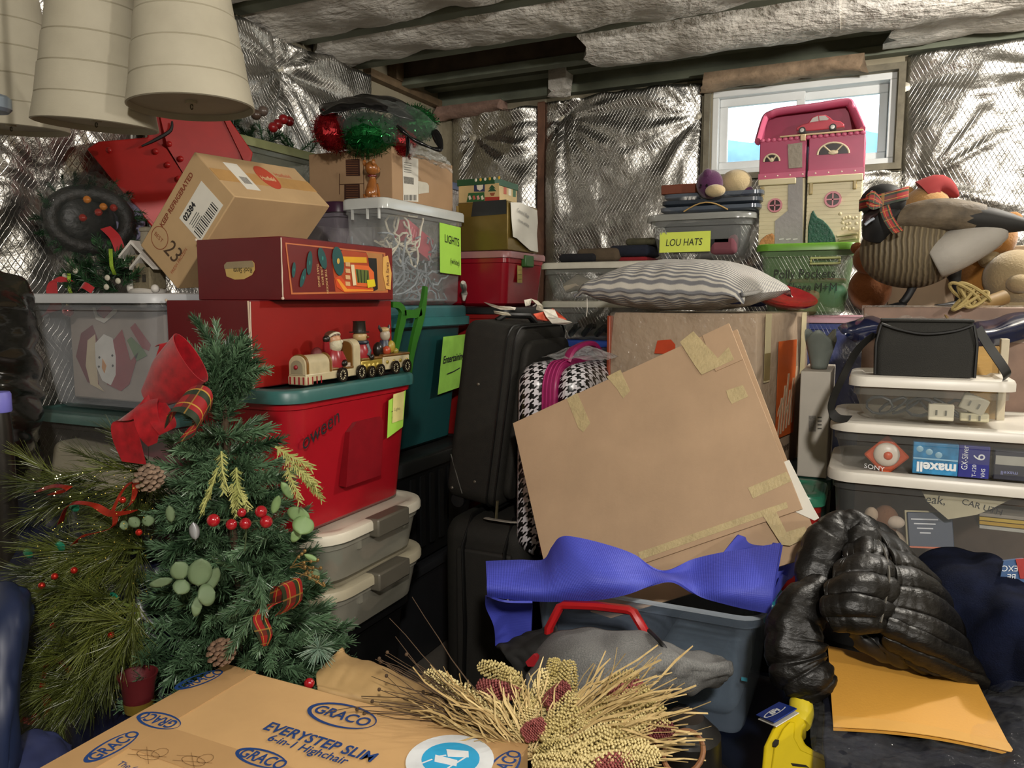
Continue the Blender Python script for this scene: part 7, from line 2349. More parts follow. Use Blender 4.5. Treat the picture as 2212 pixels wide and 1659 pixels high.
for pts, nm in (((( 1976, 590), (1970, 622), (1957, 645), (1948, 655)), 0), (((2058, 585), (2066, 615), (2072, 640), (2070, 652)), 1)):
    dd = 2.26 if nm == 0 else 2.25
    M().tube(spath([gq(*p, dd) for p in pts], 14), [0.024, 0.022, 0.019, 0.016, 0.014, 0.012, 0.011, 0.011, 0.011, 0.011, 0.011, 0.011, 0.011, 0.011, 0.011], 12).build('leg', BK, go, smooth=180)
    e = pts[-1]
    M().tube(spath([gq(e[0] + 4, e[1] + 2, dd), gq(e[0] - 20, e[1] + 6, dd - 0.02), gq(e[0] - 50, e[1] + 7, dd - 0.04)], 10), [0.012, 0.016, 0.018, 0.018, 0.016, 0.014, 0.012, 0.010, 0.008, 0.005, 0.003], 12, flat=0.45).build('foot', BK, go, smooth=180)
# ---- what stands behind and under the goose
bx2, w_, d_, h_ = carton('backing_carton', 'plain brown carton behind the goose statue', 0.035, 0.42, 2.84, 3.10, 0.0, 1.62, CB_D)
pk, w_, d_, h_ = carton('wrapped_parcel', 'pale parcel wrapped in crinkled clear plastic under the goose', -0.03, 0.42, 2.43, 2.66, 0.0, 1.432, mat('#7d6455', 0.6, var=0.2))
m = M()
m.grid(40, 16, lambda u, v: V((-0.035 + 0.46 * u, 2.425 + 0.03 * v * v, 1.34 + 0.098 * v)) + V((0, -0.008, 0)) * (1 + nz(u * 18, v * 7)), 0.0)
m.build('plastic_wrap', clear('#c2b8ae', 0.3, 0.06, wave=1.0, ws=40, haze=0.3), pk, smooth=180)
for nm, rows, c, lab in (('blue_plastic_bag', [[(1812, 712, 2.16), (1850, 692, 2.18), (1905, 684, 2.22)], [(1822, 722, 2.12), (1855, 712, 2.13), (1905, 706, 2.16)], [(1845, 735, 2.14), (1870, 732, 2.15), (1905, 728, 2.18)]], '#121c3c', 'glossy dark blue plastic bag left of the camera bag'),
                         ('blue_plastic_bag', [[(2095, 706, 2.05), (2150, 690, 2.06), (2240, 662, 2.08)], [(2100, 730, 1.98), (2160, 715, 1.98), (2240, 695, 2.0)], [(2120, 752, 2.0), (2170, 740, 2.0), (2240, 725, 2.02)]], '#1a1f38', 'glossy navy plastic bag right of the camera bag')):
    soft(nm, lab, 'bag', rows, mat(c, 0.14, var=0.3, vs=20, coat=0.5), lambda u, v: 0.007 * nz(u * 3, v * 2), 36, 20, 0.006, 'glossy blue bags')
pole = M().tube([at(2035, 690, 2.14), at(2170, 642, 2.16)], 0.021, 14).build('wooden_pole', mat('#7d6336', 0.6, var=0.2), None)
tag(pole, 'tan wooden pole lying behind the camera bag', 'pole')
rp = random.Random(21)
pt = []
for k in range(60):
    a = k * 0.62
    pt.append(at(2095 + 44 * math.cos(a) * (0.6 + 0.4 * math.sin(k * 0.35)), 640 + 20 * math.sin(a * 1.3) - 10 * math.sin(k * 0.2), 2.09 + 0.02 * math.sin(a)))
tag(M().tube(spath(pt, 260), 0.0046, 6).build('rope_coil', mat('#a8945e', 0.8, bump=0.5, bs=300), None), 'tangled cream rope coil beside the goose feet', 'rope')
wd = thing('wooden_crate', 'small wooden crate with white post right of the camera bag', 'crate', (0.27, 2.30, 1.14))
q = onY(2145, 775, 2.28)
M().bb(q.x - 0.045, q.x + 0.02, 2.28, 2.32, 1.139, q.z + 0.03).build('panel', mat('#b08a48', 0.6, var=0.15, bump=0.2, bs=30, stretch=(1, 1, 6)), wd)
q = onY(2169, 775, 2.27)
M().bb(q.x - 0.009, q.x + 0.009, 2.265, 2.295, 1.139, q.z + 0.05).build('post', mat('#b5aa92', 0.5), wd, bevel=0.002)
# teddy bears behind
def teddy(label, px, py, d, s_, c, hatc=None):
    t = thing('teddy_bear', label, 'plush toy', at(px, py, d) - V((0, 0, 0.05 * s_)), (0, 0, 0), 'plush bears behind the goose')
    p = at(px, py, d)
    f = mat(c, 0.95, sheen=0.3, bump=0.5, bs=150)
    M().ball(p, (0.075 * s_, 0.07 * s_, 0.07 * s_), 18, 12).build('head', f, t)
    for q in (-1, 1):
        M().ball(p + V((0.06 * q * s_, 0.01, 0.05 * s_)), (0.026 * s_, 0.016 * s_, 0.026 * s_), 12, 8).build('ear', f, t)
    M().ball(p + V((0, 0.03, -0.13 * s_)), (0.09 * s_, 0.08 * s_, 0.10 * s_), 18, 12).build('torso', f, t)
    M().ball(p + V((0, -0.055 * s_, -0.015 * s_)), (0.032 * s_, 0.03 * s_, 0.025 * s_), 12, 8).build('muzzle', f, t)
    if hatc:
        M().tube(spath([p + V((0.0, 0, 0.04 * s_)), p + V((0.04, 0, 0.065 * s_)), p + V((0.09, 0, 0.03 * s_))], 10), [0.06 * s_, 0.058 * s_, 0.055 * s_, 0.05 * s_, 0.046 * s_, 0.04 * s_, 0.034 * s_, 0.028 * s_, 0.02 * s_, 0.012 * s_, 0.004], 12).build('hat', mat(hatc, 0.9), t)
    return t
teddy('tan teddy bear with red hat behind the goose', 2000, 448, 2.52, 0.95, '#96703f', '#7d1c1c')
teddy('golden brown plush bear behind the goose tail', 2135, 515, 2.42, 1.05, '#8a5c20')
teddy('cream plush bear at the right edge behind the goose', 2195, 600, 2.34, 1.2, '#8d7c5c')
teddy('orange brown plush bear behind the goose chest', 1882, 560, 2.55, 0.75, '#8a5228')
# ================================================================ small christmas tree, garland, wheat sheaf
random.seed(41)
TC = V((-1.225, 1.195, 0.0))
tr = thing('christmas_tree', 'small artificial pine tree with red bow, berries and cones', 'tree', (TC.x, TC.y, 0.0))
tip = at(478, 790, 1.62)
axis = [V((TC.x, TC.y, 0.02)), V((TC.x, TC.y, 0.45)), V((TC.x + 0.005, TC.y, 0.85)), V(((TC.x + tip.x) / 2, (TC.y + tip.y) / 2, 1.12)), tip]
M().tube(spath(axis, 20), [0.014 - 0.0004 * k for k in range(21)], 8).build('trunk', mat('#3a2c1c', 0.9, bump=0.5), tr)
M().lathe([(0.11, 0.0), (0.12, 0.01), (0.10, 0.10), (0.02, 0.13)], 16, (TC.x, TC.y, 0.0)).build('stand', mat('#2a241c', 0.8), tr)
camx_ = Matrix.Rotation(YAW, 3, 'Z')
for k in range(22):
    t = k / 21
    z = 0.56 + 0.70 * t
    rad = 0.195 * (1 - t) ** 0.85 + 0.035
    cx_ = crv(axis, 0.35 + 0.65 * t)
    nr = int(5 + 10 * (1 - t))
    for j in range(nr):
        a = 2.4 * k + 2 * math.pi * j / nr + random.uniform(-0.2, 0.2)
        d = V((math.cos(a), math.sin(a), random.uniform(0.05, 0.5)))
        if t > 0.9:
            d.z += 1.2
        p = V((cx_.x, cx_.y, z)) + V((d.x, d.y, 0)) * max(0.0, rad - 0.075)
        PN.put(tr, p, d, random.uniform(0.85, 1.15))
        if t < 0.8 and j % 2 == 0:
            PN.put(tr, V((cx_.x, cx_.y, z - 0.02)) + V((d.x, d.y, 0)) * max(0.0, rad - 0.15), d + V((0, 0, -0.2)), 1.0)
for k in range(70):
    px, py = random.uniform(330, 640), random.uniform(960, 1440)
    if abs(px - 480) > 40 + 130 * (py - 900) / 540:
        continue
    PN.put(tr, at(px, py, 1.54 - 0.05 * (py - 960) / 480), camx_ @ V((random.uniform(-0.8, 0.8), -1.0, random.uniform(-0.4, 0.4))), random.uniform(0.8, 1.0))
for k in range(14):
    a = k * 0.8
    PN.put(tr, tip + V((0, 0, -0.06 + 0.006 * k)), (0.8 * math.cos(a), 0.8 * math.sin(a), 0.7 + 0.05 * k), 0.75)
for k in range(6):
    PN.put(tr, tip + V((0.01, 0.0, -0.02)), (0.7 + 0.1 * k, 0.3 * math.sin(k), 0.9 - 0.25 * k), 0.85)
# red velvet bow
VEL = mat('#8a0814', 0.42, var=0.3, vs=60, sheen=0.12)
def rib(pts, wd, ac, nm, mt, th=0.0015, n=30):
    P = spath([at(*p) for p in pts], n)
    A = ac if not isinstance(ac, list) else [crv([V(x) for x in ac], k / n) for k in range(n + 1)]
    W = wd if not isinstance(wd, list) else [crv([V((x, 0, 0)) for x in wd], k / n).x for k in range(n + 1)]
    return M().ribbon(P, W, A, th).build(nm, mt, tr, smooth=60)
# big loop: open cylinder
p0_, p1_ = at(322, 862, 1.46), at(412, 772, 1.42)
ax_ = (p1_ - p0_).normalized()
sd_ = ax_.cross(V((0.3, -0.9, 0.2))).normalized()
up_ = sd_.cross(ax_)
def loopf(u, v):
    a = 2 * math.pi * u * 0.97
    r = 0.038 + 0.010 * v
    return p0_.lerp(p1_, v) + (sd_ * math.cos(a) * r * 1.12 + up_ * math.sin(a) * r * 0.42) * (0.55 + 0.45 * min(1, v * 2.2))
m = M()
m.grid(36, 16, loopf, 0.0016)
m.build('bow_loop', VEL, tr, smooth=60)
rib([(340, 850, 1.46), (315, 880, 1.43), (322, 930, 1.42), (330, 960, 1.43)], [0.03, 0.05, 0.045, 0.02], V((0.8, 0.3, 0.35)), 'bow_fold', VEL)
rib([(345, 862, 1.45), (300, 882, 1.44), (268, 905, 1.45), (272, 945, 1.45), (290, 1000, 1.46)], [0.045, 0.05, 0.05, 0.055, 0.05], [V((0.3, 0.2, 0.9)), V((0.4, 0.3, 0.8)), V((0.9, 0.3, 0.3)), V((0.9, 0.3, 0.1)), V((0.9, 0.3, -0.1))], 'bow_tail', VEL)
rib([(330, 870, 1.44), (350, 905, 1.42), (362, 930, 1.42), (345, 935, 1.43)], [0.04, 0.045, 0.035, 0.02], V((0.7, 0.4, 0.4)), 'bow_fold', VEL)
rib([(350, 745, 1.50), (360, 742, 1.49), (352, 770, 1.48), (345, 800, 1.47)], 0.03, V((0.9, 0.3, 0.2)), 'bow_fold', VEL)
# plaid loops
rib([(372, 905, 1.42), (385, 868, 1.40), (415, 862, 1.38), (440, 880, 1.38), (436, 912, 1.40), (402, 932, 1.42)], 0.062, [V((0.5, 0.2, 0.8)), V((0.6, 0.2, 0.7)), V((0.5, 0.3, 0.8)), V((0.4, 0.3, 0.9)), V((0.5, 0.2, 0.8)), V((0.6, 0.2, 0.7))], 'plaid_loop', PLAID)
rib([(600, 1300, 1.40), (608, 1262, 1.37), (628, 1262, 1.36), (632, 1300, 1.38), (615, 1322, 1.40)], 0.042, V((0.8, 0.3, 0.4)), 'plaid_loop', PLAID)
rib([(600, 1300, 1.40), (572, 1312, 1.38), (558, 1335, 1.38), (572, 1370, 1.38), (572, 1395, 1.39)], [0.03, 0.032, 0.034, 0.03, 0.012], V((0.85, 0.4, 0.2)), 'plaid_tail', PLAID)
# berries
BRY = mat('#95101c', 0.18, var=0.2, vs=90, coat=0.5)
for px, py, r in ((461, 1124, 14.5), (500, 1133, 12.5), (530, 1131, 13), (522, 1107, 10), (564, 1105, 13.5), (575, 1127, 14), (668, 1476, 12)):
    M().ball(at(px, py, 1.355), r / 1660 * 1.355, 16, 10).build('berry', BRY, tr)
M().tube(spath([at(461, 1124, 1.36), at(500, 1125, 1.365), at(530, 1140, 1.37), at(528, 1190, 1.38)], 12), 0.0014, 5).build('berry_stem', mat('#3c4a2c', 0.8), tr)
M().tube(spath([at(575, 1127, 1.36), at(545, 1128, 1.37), at(525, 1165, 1.38)], 10), 0.0014, 5).build('berry_stem', mat('#3c4a2c', 0.8), tr)
# eucalyptus leaves
EUC = mat('#5d7050', 0.6, var=0.15)
EUC2 = mat('#6f8a58', 0.55, var=0.15)
def leaf(px, py, d, rx, ry, ang, mt, tilt=0.3, nm='leaf'):
    c = at(px, py, d)
    f = (ORG - c).normalized()
    r = f.cross(UPZ).normalized() * -1
    u = r.cross(f) * -1
    if u.z < 0:
        u = -u
    ca, sa = math.cos(R(ang)), math.sin(R(ang))
    a_ = r * ca + u * sa
    b_ = (u * ca - r * sa)
    b_ = (b_ + f * tilt).normalized()
    k_ = d / 1660
    def fn(s_, t_):
        x, y = 2 * s_ - 1, 2 * t_ - 1
        wv = math.sqrt(max(0, 1 - y * y)) ** (1.0 if y < 0 else 1.25)
        return c + a_ * (x * wv * rx * k_) + b_ * (y * ry * k_) + f * (0.004 * (1 - x * x))
    return M().grid(6, 10, fn, 0.0008).build(nm, mt, tr, smooth=180)
for a in ((388, 1232, 1.36, 20, 22, 20), (392, 1268, 1.355, 19, 18, 150), (432, 1236, 1.37, 26, 32, -10), (446, 1285, 1.35, 25, 20, 100), (425, 1310, 1.36, 22, 12, 80), (460, 1250, 1.38, 14, 28, -25), (348, 1258, 1.40, 24, 11, 5)):
    leaf(*a, EUC)
for a in ((645, 1112, 1.42, 26, 18, -30), (655, 1135, 1.41, 24, 22, 160), (640, 1155, 1.43, 18, 12, 60), (672, 1205, 1.43, 7, 18, 60), (620, 1060, 1.46, 10, 24, 30), (596, 1090, 1.44, 10, 22, -20)):
    leaf(*a, EUC2)
for a in ((290, 1128, 1.42, 12, 15, 40), (268, 1135, 1.42, 11, 10, 100), (320, 1125, 1.43, 13, 13, 0), (368, 1110, 1.42, 10, 20, 5), (678, 1242, 1.42, 13, 16, 0)):
    leaf(*a, EUC)
leaf(420, 1147, 1.345, 11, 20, 5, mat('#8f9194', 0.3, 0.5), 0.1, 'silver_drop')
# cones
def cone(px, py, d, s_, c, dirv, parent):
    p = at(px, py, d)
    f = V(dirv).normalized()
    qm = f.to_track_quat('Z', 'Y').to_matrix()
    t = M()
    rr_ = random.Random(px)
    for k in range(54):
        h_ = k / 54
        a = k * 2.4
        rad = s_ * (0.35 + 0.75 * math.sin(math.pi * min(0.95, h_ * 0.9 + 0.12)))
        q = V((rad * math.cos(a), rad * math.sin(a), s_ * (2.0 * h_ - 0.9)))
        t.ball(p + qm @ q, (s_ * 0.27, s_ * 0.27, s_ * 0.13), 6, 4, m=qm)
    t.ball(p, (s_ * 0.7, s_ * 0.7, s_ * 0.9), 8, 6)
    return t.build('pine_cone', mat(c, 0.85, var=0.3, vs=80), parent, smooth=60)
cone(478, 1408, 1.36, 0.021, '#6d5442', (0.1, -0.5, 0.85), tr)
cone(322, 1032, 1.44, 0.022, '#75604f', (0.3, -0.4, 0.8), tr)
# cedar and frosted sprigs
for px, py, dx, dy, sc in ((478, 975, 0.1, -1, 1.0), (470, 1010, -0.3, -1, 1.15), (510, 1010, 0.1, -1, 1.15), (462, 1035, -0.4, -1, 0.9), (500, 1045, 0.2, -1, 1.0), (515, 1050, 0.5, -1, 0.8), (595, 965, 0.9, -0.5, 1.1), (615, 985, 0.9, -0.8, 1.1), (638, 1005, 0.8, -0.9, 1.1), (620, 1010, 0.4, -1, 0.9), (655, 1025, 0.7, -0.9, 0.8)):
    p = at(px, py, 1.385)
    CD.put(tr, p, Matrix.Rotation(YAW, 3, 'Z') @ V((dx, -0.2, dy)), sc, roll=YAW + 0.2)
for px, py, dx, dy in ((560, 1255, -0.6, 0.6), (570, 1290, -0.9, -0.3), (545, 1330, -0.5, -0.8), (560, 1240, 0.2, -0.8)):
    PN.put(tr, at(px, py, 1.37), Matrix.Rotation(YAW, 3, 'Z') @ V((dx, -0.4, dy)), 0.7)
FRS.put(tr, at(690, 1395, 1.43), Matrix.Rotation(YAW, 3, 'Z') @ V((0.1, -1, 0.1)), 1.0)
GLD = mat('#8d7246', 0.35, 0.6, var=0.3)
m = M()
rgd = random.Random(9)
for k in range(9):
    p = at(650 + rgd.uniform(-25, 20), 1225 + rgd.uniform(-15, 25), 1.42)
    q = p + Matrix.Rotation(YAW, 3, 'Z') @ V((rgd.uniform(0.02, 0.07), rgd.uniform(-0.03, 0.02), rgd.uniform(-0.03, 0.03)))
    m.tube([p, (p + q) / 2 + V((0, 0, 0.006)), q], 0.001, 4)
    for j in range(3):
        m.ball(p.lerp(q, 0.5 + 0.25 * j) + V((0, 0, 0.003)), 0.0035, 6, 4)
o = m.build('gold_twigs', GLD, tr)
o['kind'] = 'stuff'

# ---- long needle garland spilling at the left, over navy sacks
ga = thing('tinsel_garland', 'yellow green long needle garland with red ribbons and glitter', 'garland', at(180, 1500, 1.45))
vine = spath([at(330, 1010, 1.58), at(290, 1075, 1.55), at(300, 1190, 1.50), at(200, 1180, 1.50), at(150, 1260, 1.48), at(230, 1290, 1.44), at(300, 1330, 1.42), at(200, 1400, 1.42), at(90, 1410, 1.44), at(60, 1440, 1.46), at(150, 1460, 1.42), at(250, 1470, 1.40)], 70)
M().tube(vine, 0.003, 6).build('vine', mat('#5a6a28', 0.7), ga)
rg = random.Random(17)
camx = Matrix.Rotation(YAW, 3, 'Z')
for k in range(0, 71):
    for j in range(2):
        d = camx @ V((rg.uniform(-1.0, 0.35), rg.uniform(-0.8, 0.1), rg.uniform(-0.8, 0.35)))
        LN.put(ga, vine[k] + V((rg.uniform(-0.02, 0.02), 0, rg.uniform(-0.02, 0.02))), d, rg.uniform(0.7, 1.05))
for k in range(14):
    px, py = rg.uniform(90, 270), rg.uniform(1180, 1330)
    LN.put(ga, at(px, py, 1.49), camx @ V((-1.0, rg.uniform(-0.5, 0), rg.uniform(-0.4, 0.15))), rg.uniform(0.8, 1.1))
for k in range(16):
    px, py = rg.uniform(90, 330), rg.uniform(1000, 1080)
    LN.put(ga, at(px, py, 1.60), camx @ V((rg.uniform(-1, 0.4), rg.uniform(-0.5, 0), rg.uniform(-0.3, 0.3))), rg.uniform(0.8, 1.0))
GR1, GR2, GR3 = mat('#c9b85a', 0.1, 0.8, var=0.1), mat('#b0281c', 0.1, 0.6, var=0.1), mat('#2f9a7a', 0.1, 0.6, var=0.1)
m = M()
for k in range(230):
    q = at(rg.uniform(70, 330), rg.uniform(1010, 1550), rg.uniform(1.38, 1.46))
    m.ball(q, rg.uniform(0.0008, 0.0016), 5, 4)
o = m.build('glitter', GR1, ga, smooth=None)
o['kind'] = 'stuff'
for k, (px, py) in enumerate(((160, 1232), (118, 1245), (240, 1372), (115, 1352), (90, 1265), (300, 1150), (265, 1080), (80, 1550), (75, 1548))):
    M().ball(at(px, py, 1.40), 0.0065, 10, 6).build('bauble', GR2, ga)
for px, py, dx in ((160, 1095, 0.02), (245, 1290, 0.006), (80, 1572, 0.006), (60, 1195, 0.01), (130, 1180, 0.01)):
    q = at(px, py, 1.46)
    M().ball(q, (0.016, 0.004, 0.010), 8, 5).build('foil_chip', GR3, ga)
RIB = mat('#8d2414', 0.25, 0.4, var=0.25, vs=40)
for pts in ([(80, 1060, 1.50), (120, 1050, 1.47), (150, 1056, 1.46), (110, 1066, 1.48)], [(130, 1130, 1.48), (150, 1090, 1.44), (200, 1090, 1.42), (240, 1110, 1.42), (290, 1105, 1.42)], [(240, 1110, 1.42), (265, 1060, 1.43), (292, 1040, 1.45), (285, 1085, 1.45), (250, 1112, 1.42)], [(250, 1112, 1.42), (240, 1140, 1.42), (175, 1160, 1.43), (160, 1175, 1.44)],
            [(105, 1420, 1.40), (92, 1480, 1.38), (105, 1530, 1.38), (85, 1560, 1.38), (40, 1552, 1.40)], [(105, 1420, 1.40), (140, 1430, 1.38), (150, 1460, 1.38), (118, 1495, 1.39)], [(105, 1425, 1.40), (75, 1470, 1.40), (60, 1490, 1.41)]):
    P = spath([at(*p) for p in pts], 20)
    M().ribbon(P, 0.014, [camx @ V((0.8, 0.3, 0.5 + 0.3 * math.sin(k * 0.5))) for k in range(21)], 0.001).build('red_ribbon', RIB, ga, smooth=60)
# small red fabric pot between garland and carton
cup = thing('fabric_cup', 'small red velvet cup with plaid band behind the carton', 'cup', at(300, 1520, 1.36))
cpt = at(300, 1510, 1.38)
M().lathe([(0.024, -0.02), (0.030, 0.03), (0.036, 0.050), (0.032, 0.050), (0.024, 0.02), (0.001, 0.015)], 20, cpt).build('cup_body', mat('#4f0a10', 0.6), cup)
M().lathe([(0.0255, -0.020), (0.028, 0.0)], 20, cpt, cap0=False, cap1=False).build('gold_band', mat('#8a7430', 0.4, 0.5), cup)
# navy sacks at the left edge
NAVY = mat('#0b1026', 0.35, var=0.3, vs=8, bump=0.6, bs=9)
soft('navy_sack', 'dark navy plastic sack behind the garland at left', 'sack',
     [[(-60, 1020, 1.80), (60, 1040, 1.76), (170, 1060, 1.74), (280, 1090, 1.72), (360, 1120, 1.72)],
      [(-60, 1150, 1.66), (60, 1150, 1.64), (170, 1160, 1.62), (280, 1180, 1.62), (370, 1200, 1.64)],
      [(-60, 1300, 1.58), (60, 1300, 1.56), (170, 1300, 1.55), (280, 1310, 1.54), (380, 1320, 1.58)],
      [(-60, 1450, 1.52), (60, 1450, 1.50), (170, 1460, 1.48), (280, 1470, 1.48), (390, 1470, 1.52)],
      [(-60, 1620, 1.46), (60, 1620, 1.44), (170, 1620, 1.43), (280, 1620, 1.44), (400, 1600, 1.48)],
      [(-60, 1900, 1.46), (60, 1900, 1.44), (170, 1900, 1.43), (280, 1900, 1.44), (400, 1900, 1.48)]], NAVY, lambda u, v: 0.03 * nz(u * 4, v * 6) + 0.012 * nz(u * 12, v * 14), 50, 60, 0.01)
soft('blue_sack', 'smooth dark blue sack at the left edge nearest the camera', 'sack',
     [[(-80, 1255, 1.40), (0, 1262, 1.36), (45, 1280, 1.36), (62, 1310, 1.40)], [(-80, 1330, 1.30), (0, 1330, 1.27), (40, 1345, 1.28), (50, 1375, 1.34)], [(-80, 1450, 1.24), (-10, 1450, 1.22), (22, 1450, 1.24), (28, 1460, 1.30)], [(-80, 1600, 1.2), (-10, 1600, 1.18), (20, 1600, 1.20), (28, 1610, 1.26)], [(-80, 1900, 1.2), (-10, 1900, 1.18), (20, 1900, 1.20), (28, 1910, 1.26)]],
     mat('#18233f', 0.5, var=0.15), lambda u, v: 0.008 * nz(u * 5, v * 6), 24, 40, 0.01)
soft('blue_sack', 'rounded slate blue bundle beside the highchair carton corner', 'sack',
     [[(30, 1620, 1.30), (60, 1588, 1.32), (110, 1592, 1.32), (150, 1622, 1.30)], [(25, 1650, 1.24), (60, 1640, 1.25), (110, 1640, 1.25), (150, 1660, 1.24)], [(30, 1760, 1.18), (60, 1760, 1.18), (110, 1760, 1.18), (150, 1760, 1.18)], [(30, 1950, 1.18), (60, 1950, 1.18), (110, 1950, 1.18), (150, 1950, 1.18)]],
     mat('#2c3358', 0.6, var=0.15), lambda u, v: 0.006 * nz(u * 5, v * 6), 24, 30, 0.01)
# clear dark bag against the wall at left and purple cap
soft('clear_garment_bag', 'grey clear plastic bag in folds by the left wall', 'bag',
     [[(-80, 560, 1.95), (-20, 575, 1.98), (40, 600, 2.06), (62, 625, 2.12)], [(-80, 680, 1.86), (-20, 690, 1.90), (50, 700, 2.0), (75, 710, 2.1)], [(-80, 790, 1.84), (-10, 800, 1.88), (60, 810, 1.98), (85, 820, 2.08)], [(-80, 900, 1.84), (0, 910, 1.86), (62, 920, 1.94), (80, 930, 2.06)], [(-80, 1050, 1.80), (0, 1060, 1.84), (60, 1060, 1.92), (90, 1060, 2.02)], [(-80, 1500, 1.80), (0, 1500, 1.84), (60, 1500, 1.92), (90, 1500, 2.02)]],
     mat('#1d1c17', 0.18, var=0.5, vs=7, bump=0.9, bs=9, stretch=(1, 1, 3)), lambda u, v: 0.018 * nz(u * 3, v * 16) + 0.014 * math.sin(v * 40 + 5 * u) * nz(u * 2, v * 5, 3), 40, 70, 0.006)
bo = thing('purple_cap_bottle', 'bottle with lilac cap at the left edge', 'bottle', at(-6, 960, 1.62))
cc_ = at(-6, 868, 1.62)
M().lathe([(0.001, -0.022), (0.025, -0.022), (0.0265, -0.019), (0.0265, 0.016), (0.024, 0.021), (0.001, 0.022)], 26, cc_).build('cap', mat('#6a68b5', 0.45), bo)
M().lathe([(0.001, -0.40), (0.024, -0.40), (0.025, -0.06), (0.022, -0.022)], 24, cc_).build('bottle_body', mat('#1d1a16', 0.3, var=0.3), bo)

# ---- kraft paper bag behind the carton
soft('paper_bag', 'crumpled kraft paper bag lying behind the highchair carton', 'paper bag',
     [[(738, 1400, 1.50), (745, 1412, 1.50), (800, 1432, 1.50), (900, 1475, 1.46), (960, 1500, 1.44)], [(690, 1450, 1.42), (740, 1440, 1.42), (800, 1452, 1.42), (900, 1495, 1.38), (1000, 1530, 1.36)], [(684, 1480, 1.37), (740, 1490, 1.36), (810, 1505, 1.35), (910, 1535, 1.32), (1030, 1565, 1.30)], [(690, 1510, 1.36), (740, 1530, 1.35), (820, 1545, 1.34), (920, 1575, 1.30), (1060, 1600, 1.27)], [(700, 1700, 1.38), (740, 1700, 1.37), (820, 1700, 1.36), (920, 1700, 1.32), (1060, 1700, 1.29)]],
     mat('#a88a5c', 0.6, var=0.10, vs=8, bump=0.12, bs=20), lambda u, v: 0.007 * nz(u * 4, v * 4) + 0.005 * abs(nz(u * 9 + v * 5, v * 3, 3)), 50, 36, 0.002)
soft('cellophane_sleeve', 'clear cellophane sleeve beside the wheat sheaf', 'wrap',
     [[(925, 1495, 1.35), (980, 1515, 1.34), (1040, 1545, 1.33)], [(940, 1530, 1.30), (1000, 1550, 1.29), (1070, 1580, 1.27)], [(960, 1560, 1.28), (1020, 1580, 1.27), (1095, 1605, 1.24)]],
     clear('#b5a58c', 0.2, 0.05, wave=1.0, ws=24, haze=0.4), lambda u, v: 0.012 * nz(u * 6, v * 6), 24, 16)

# ---- wheat and sorghum sheaf
sf = thing('wheat_sheaf', 'dried straw and sorghum sheaf with cream and burgundy ears', 'dried sheaf', at(1300, 1640, 1.22))
rg = random.Random(23)
STRA = leafmat('#94794a', '#d0b984', 0.7, 0.3)
TWIG = mat('#4a3826', 0.85, var=0.3)
C0 = at(1140, 1625, 1.16)
def straws(nn, a0, a1, l0, l1, seed, mt, wd, nm, c0=C0, lift=0.5, curl=0.4):
    rr_ = random.Random(seed)
    m = M()
    for k in range(nn):
        a = R(rr_.uniform(a0, a1))
        d = camx @ V((math.cos(a), rr_.uniform(0.15, 0.55) * lift, math.sin(a) * 0.62))
        d.normalize()
        L = rr_.uniform(l0, l1)
        s0 = rr_.uniform(0.0, 0.35) * L
        b = c0 + d * s0 + V((rr_.uniform(-0.02, 0.02), rr_.uniform(-0.02, 0.02), rr_.uniform(-0.012, 0.012)))
        side = d.cross(V((rr_.uniform(-1, 1), rr_.uniform(-1, 1), rr_.uniform(-0.2, 1)))).normalized()
        bend = V((rr_.uniform(-1, 1), rr_.uniform(-1, 1), rr_.uniform(-0.8, 0.8))) * curl * L
        ph, cw = rr_.uniform(0, 6.28), rr_.uniform(0.004, 0.014)
        pts = [b + d * (L * t) + bend * t * t * 0.35 + side * (cw * math.sin(ph + 7 * t) * t) for t in (0, 0.2, 0.4, 0.55, 0.7, 0.85, 1.0)]
        ws = [wd * q * rr_.uniform(0.5, 1.1) for q in (0.6, 0.8, 1, 1, 0.9, 0.8, 0.55)]
        for i in range(6):
            m.poly([pts[i] - side * ws[i], pts[i] + side * ws[i], pts[i + 1] + side * ws[i + 1], pts[i + 1] - side * ws[i + 1]])
    o = m.build(nm, mt, sf, smooth=None)
    o['kind'] = 'stuff'
    return o
straws(240, 2, 46, 0.10, 0.21, 1, STRA, 0.0026, 'straw', curl=0.8, lift=0.6)
straws(120, -16, 12, 0.12, 0.20, 2, STRA, 0.0028, 'straw', curl=0.7, lift=0.3)
straws(130, 130, 168, 0.08, 0.17, 3, STRA, 0.0021, 'straw', curl=0.6, lift=1.0)
straws(70, 50, 128, 0.06, 0.12, 5, STRA, 0.0024, 'straw', curl=0.6, lift=0.8)
m = M()
for k in range(46):
    a = R(rg.uniform(140, 172))
    d = (camx @ V((math.cos(a), rg.uniform(0.25, 0.75), math.sin(a) * 0.6))).normalized()
    L = rg.uniform(0.16, 0.29)
    b = C0 + d * 0.06 + V((rg.uniform(-0.015, 0.015), 0, rg.uniform(-0.01, 0.02)))
    pts = [b]
    q = d.copy()
    for j in range(6):
        q = (q + V((rg.uniform(-1, 1), rg.uniform(-1, 1), rg.uniform(-0.9, 0.7))) * 0.16).normalized()
        pts.append(pts[-1] + q * L / 6)
    m.tube(pts, [0.0016, 0.0015, 0.0013, 0.0011, 0.0009, 0.0008, 0.0007], 4)
    if k % 3 == 0:
        m.ball(pts[-1], 0.0035, 6, 4)
o = m.build('twigs', TWIG, sf, smooth=60)
o['kind'] = 'stuff'


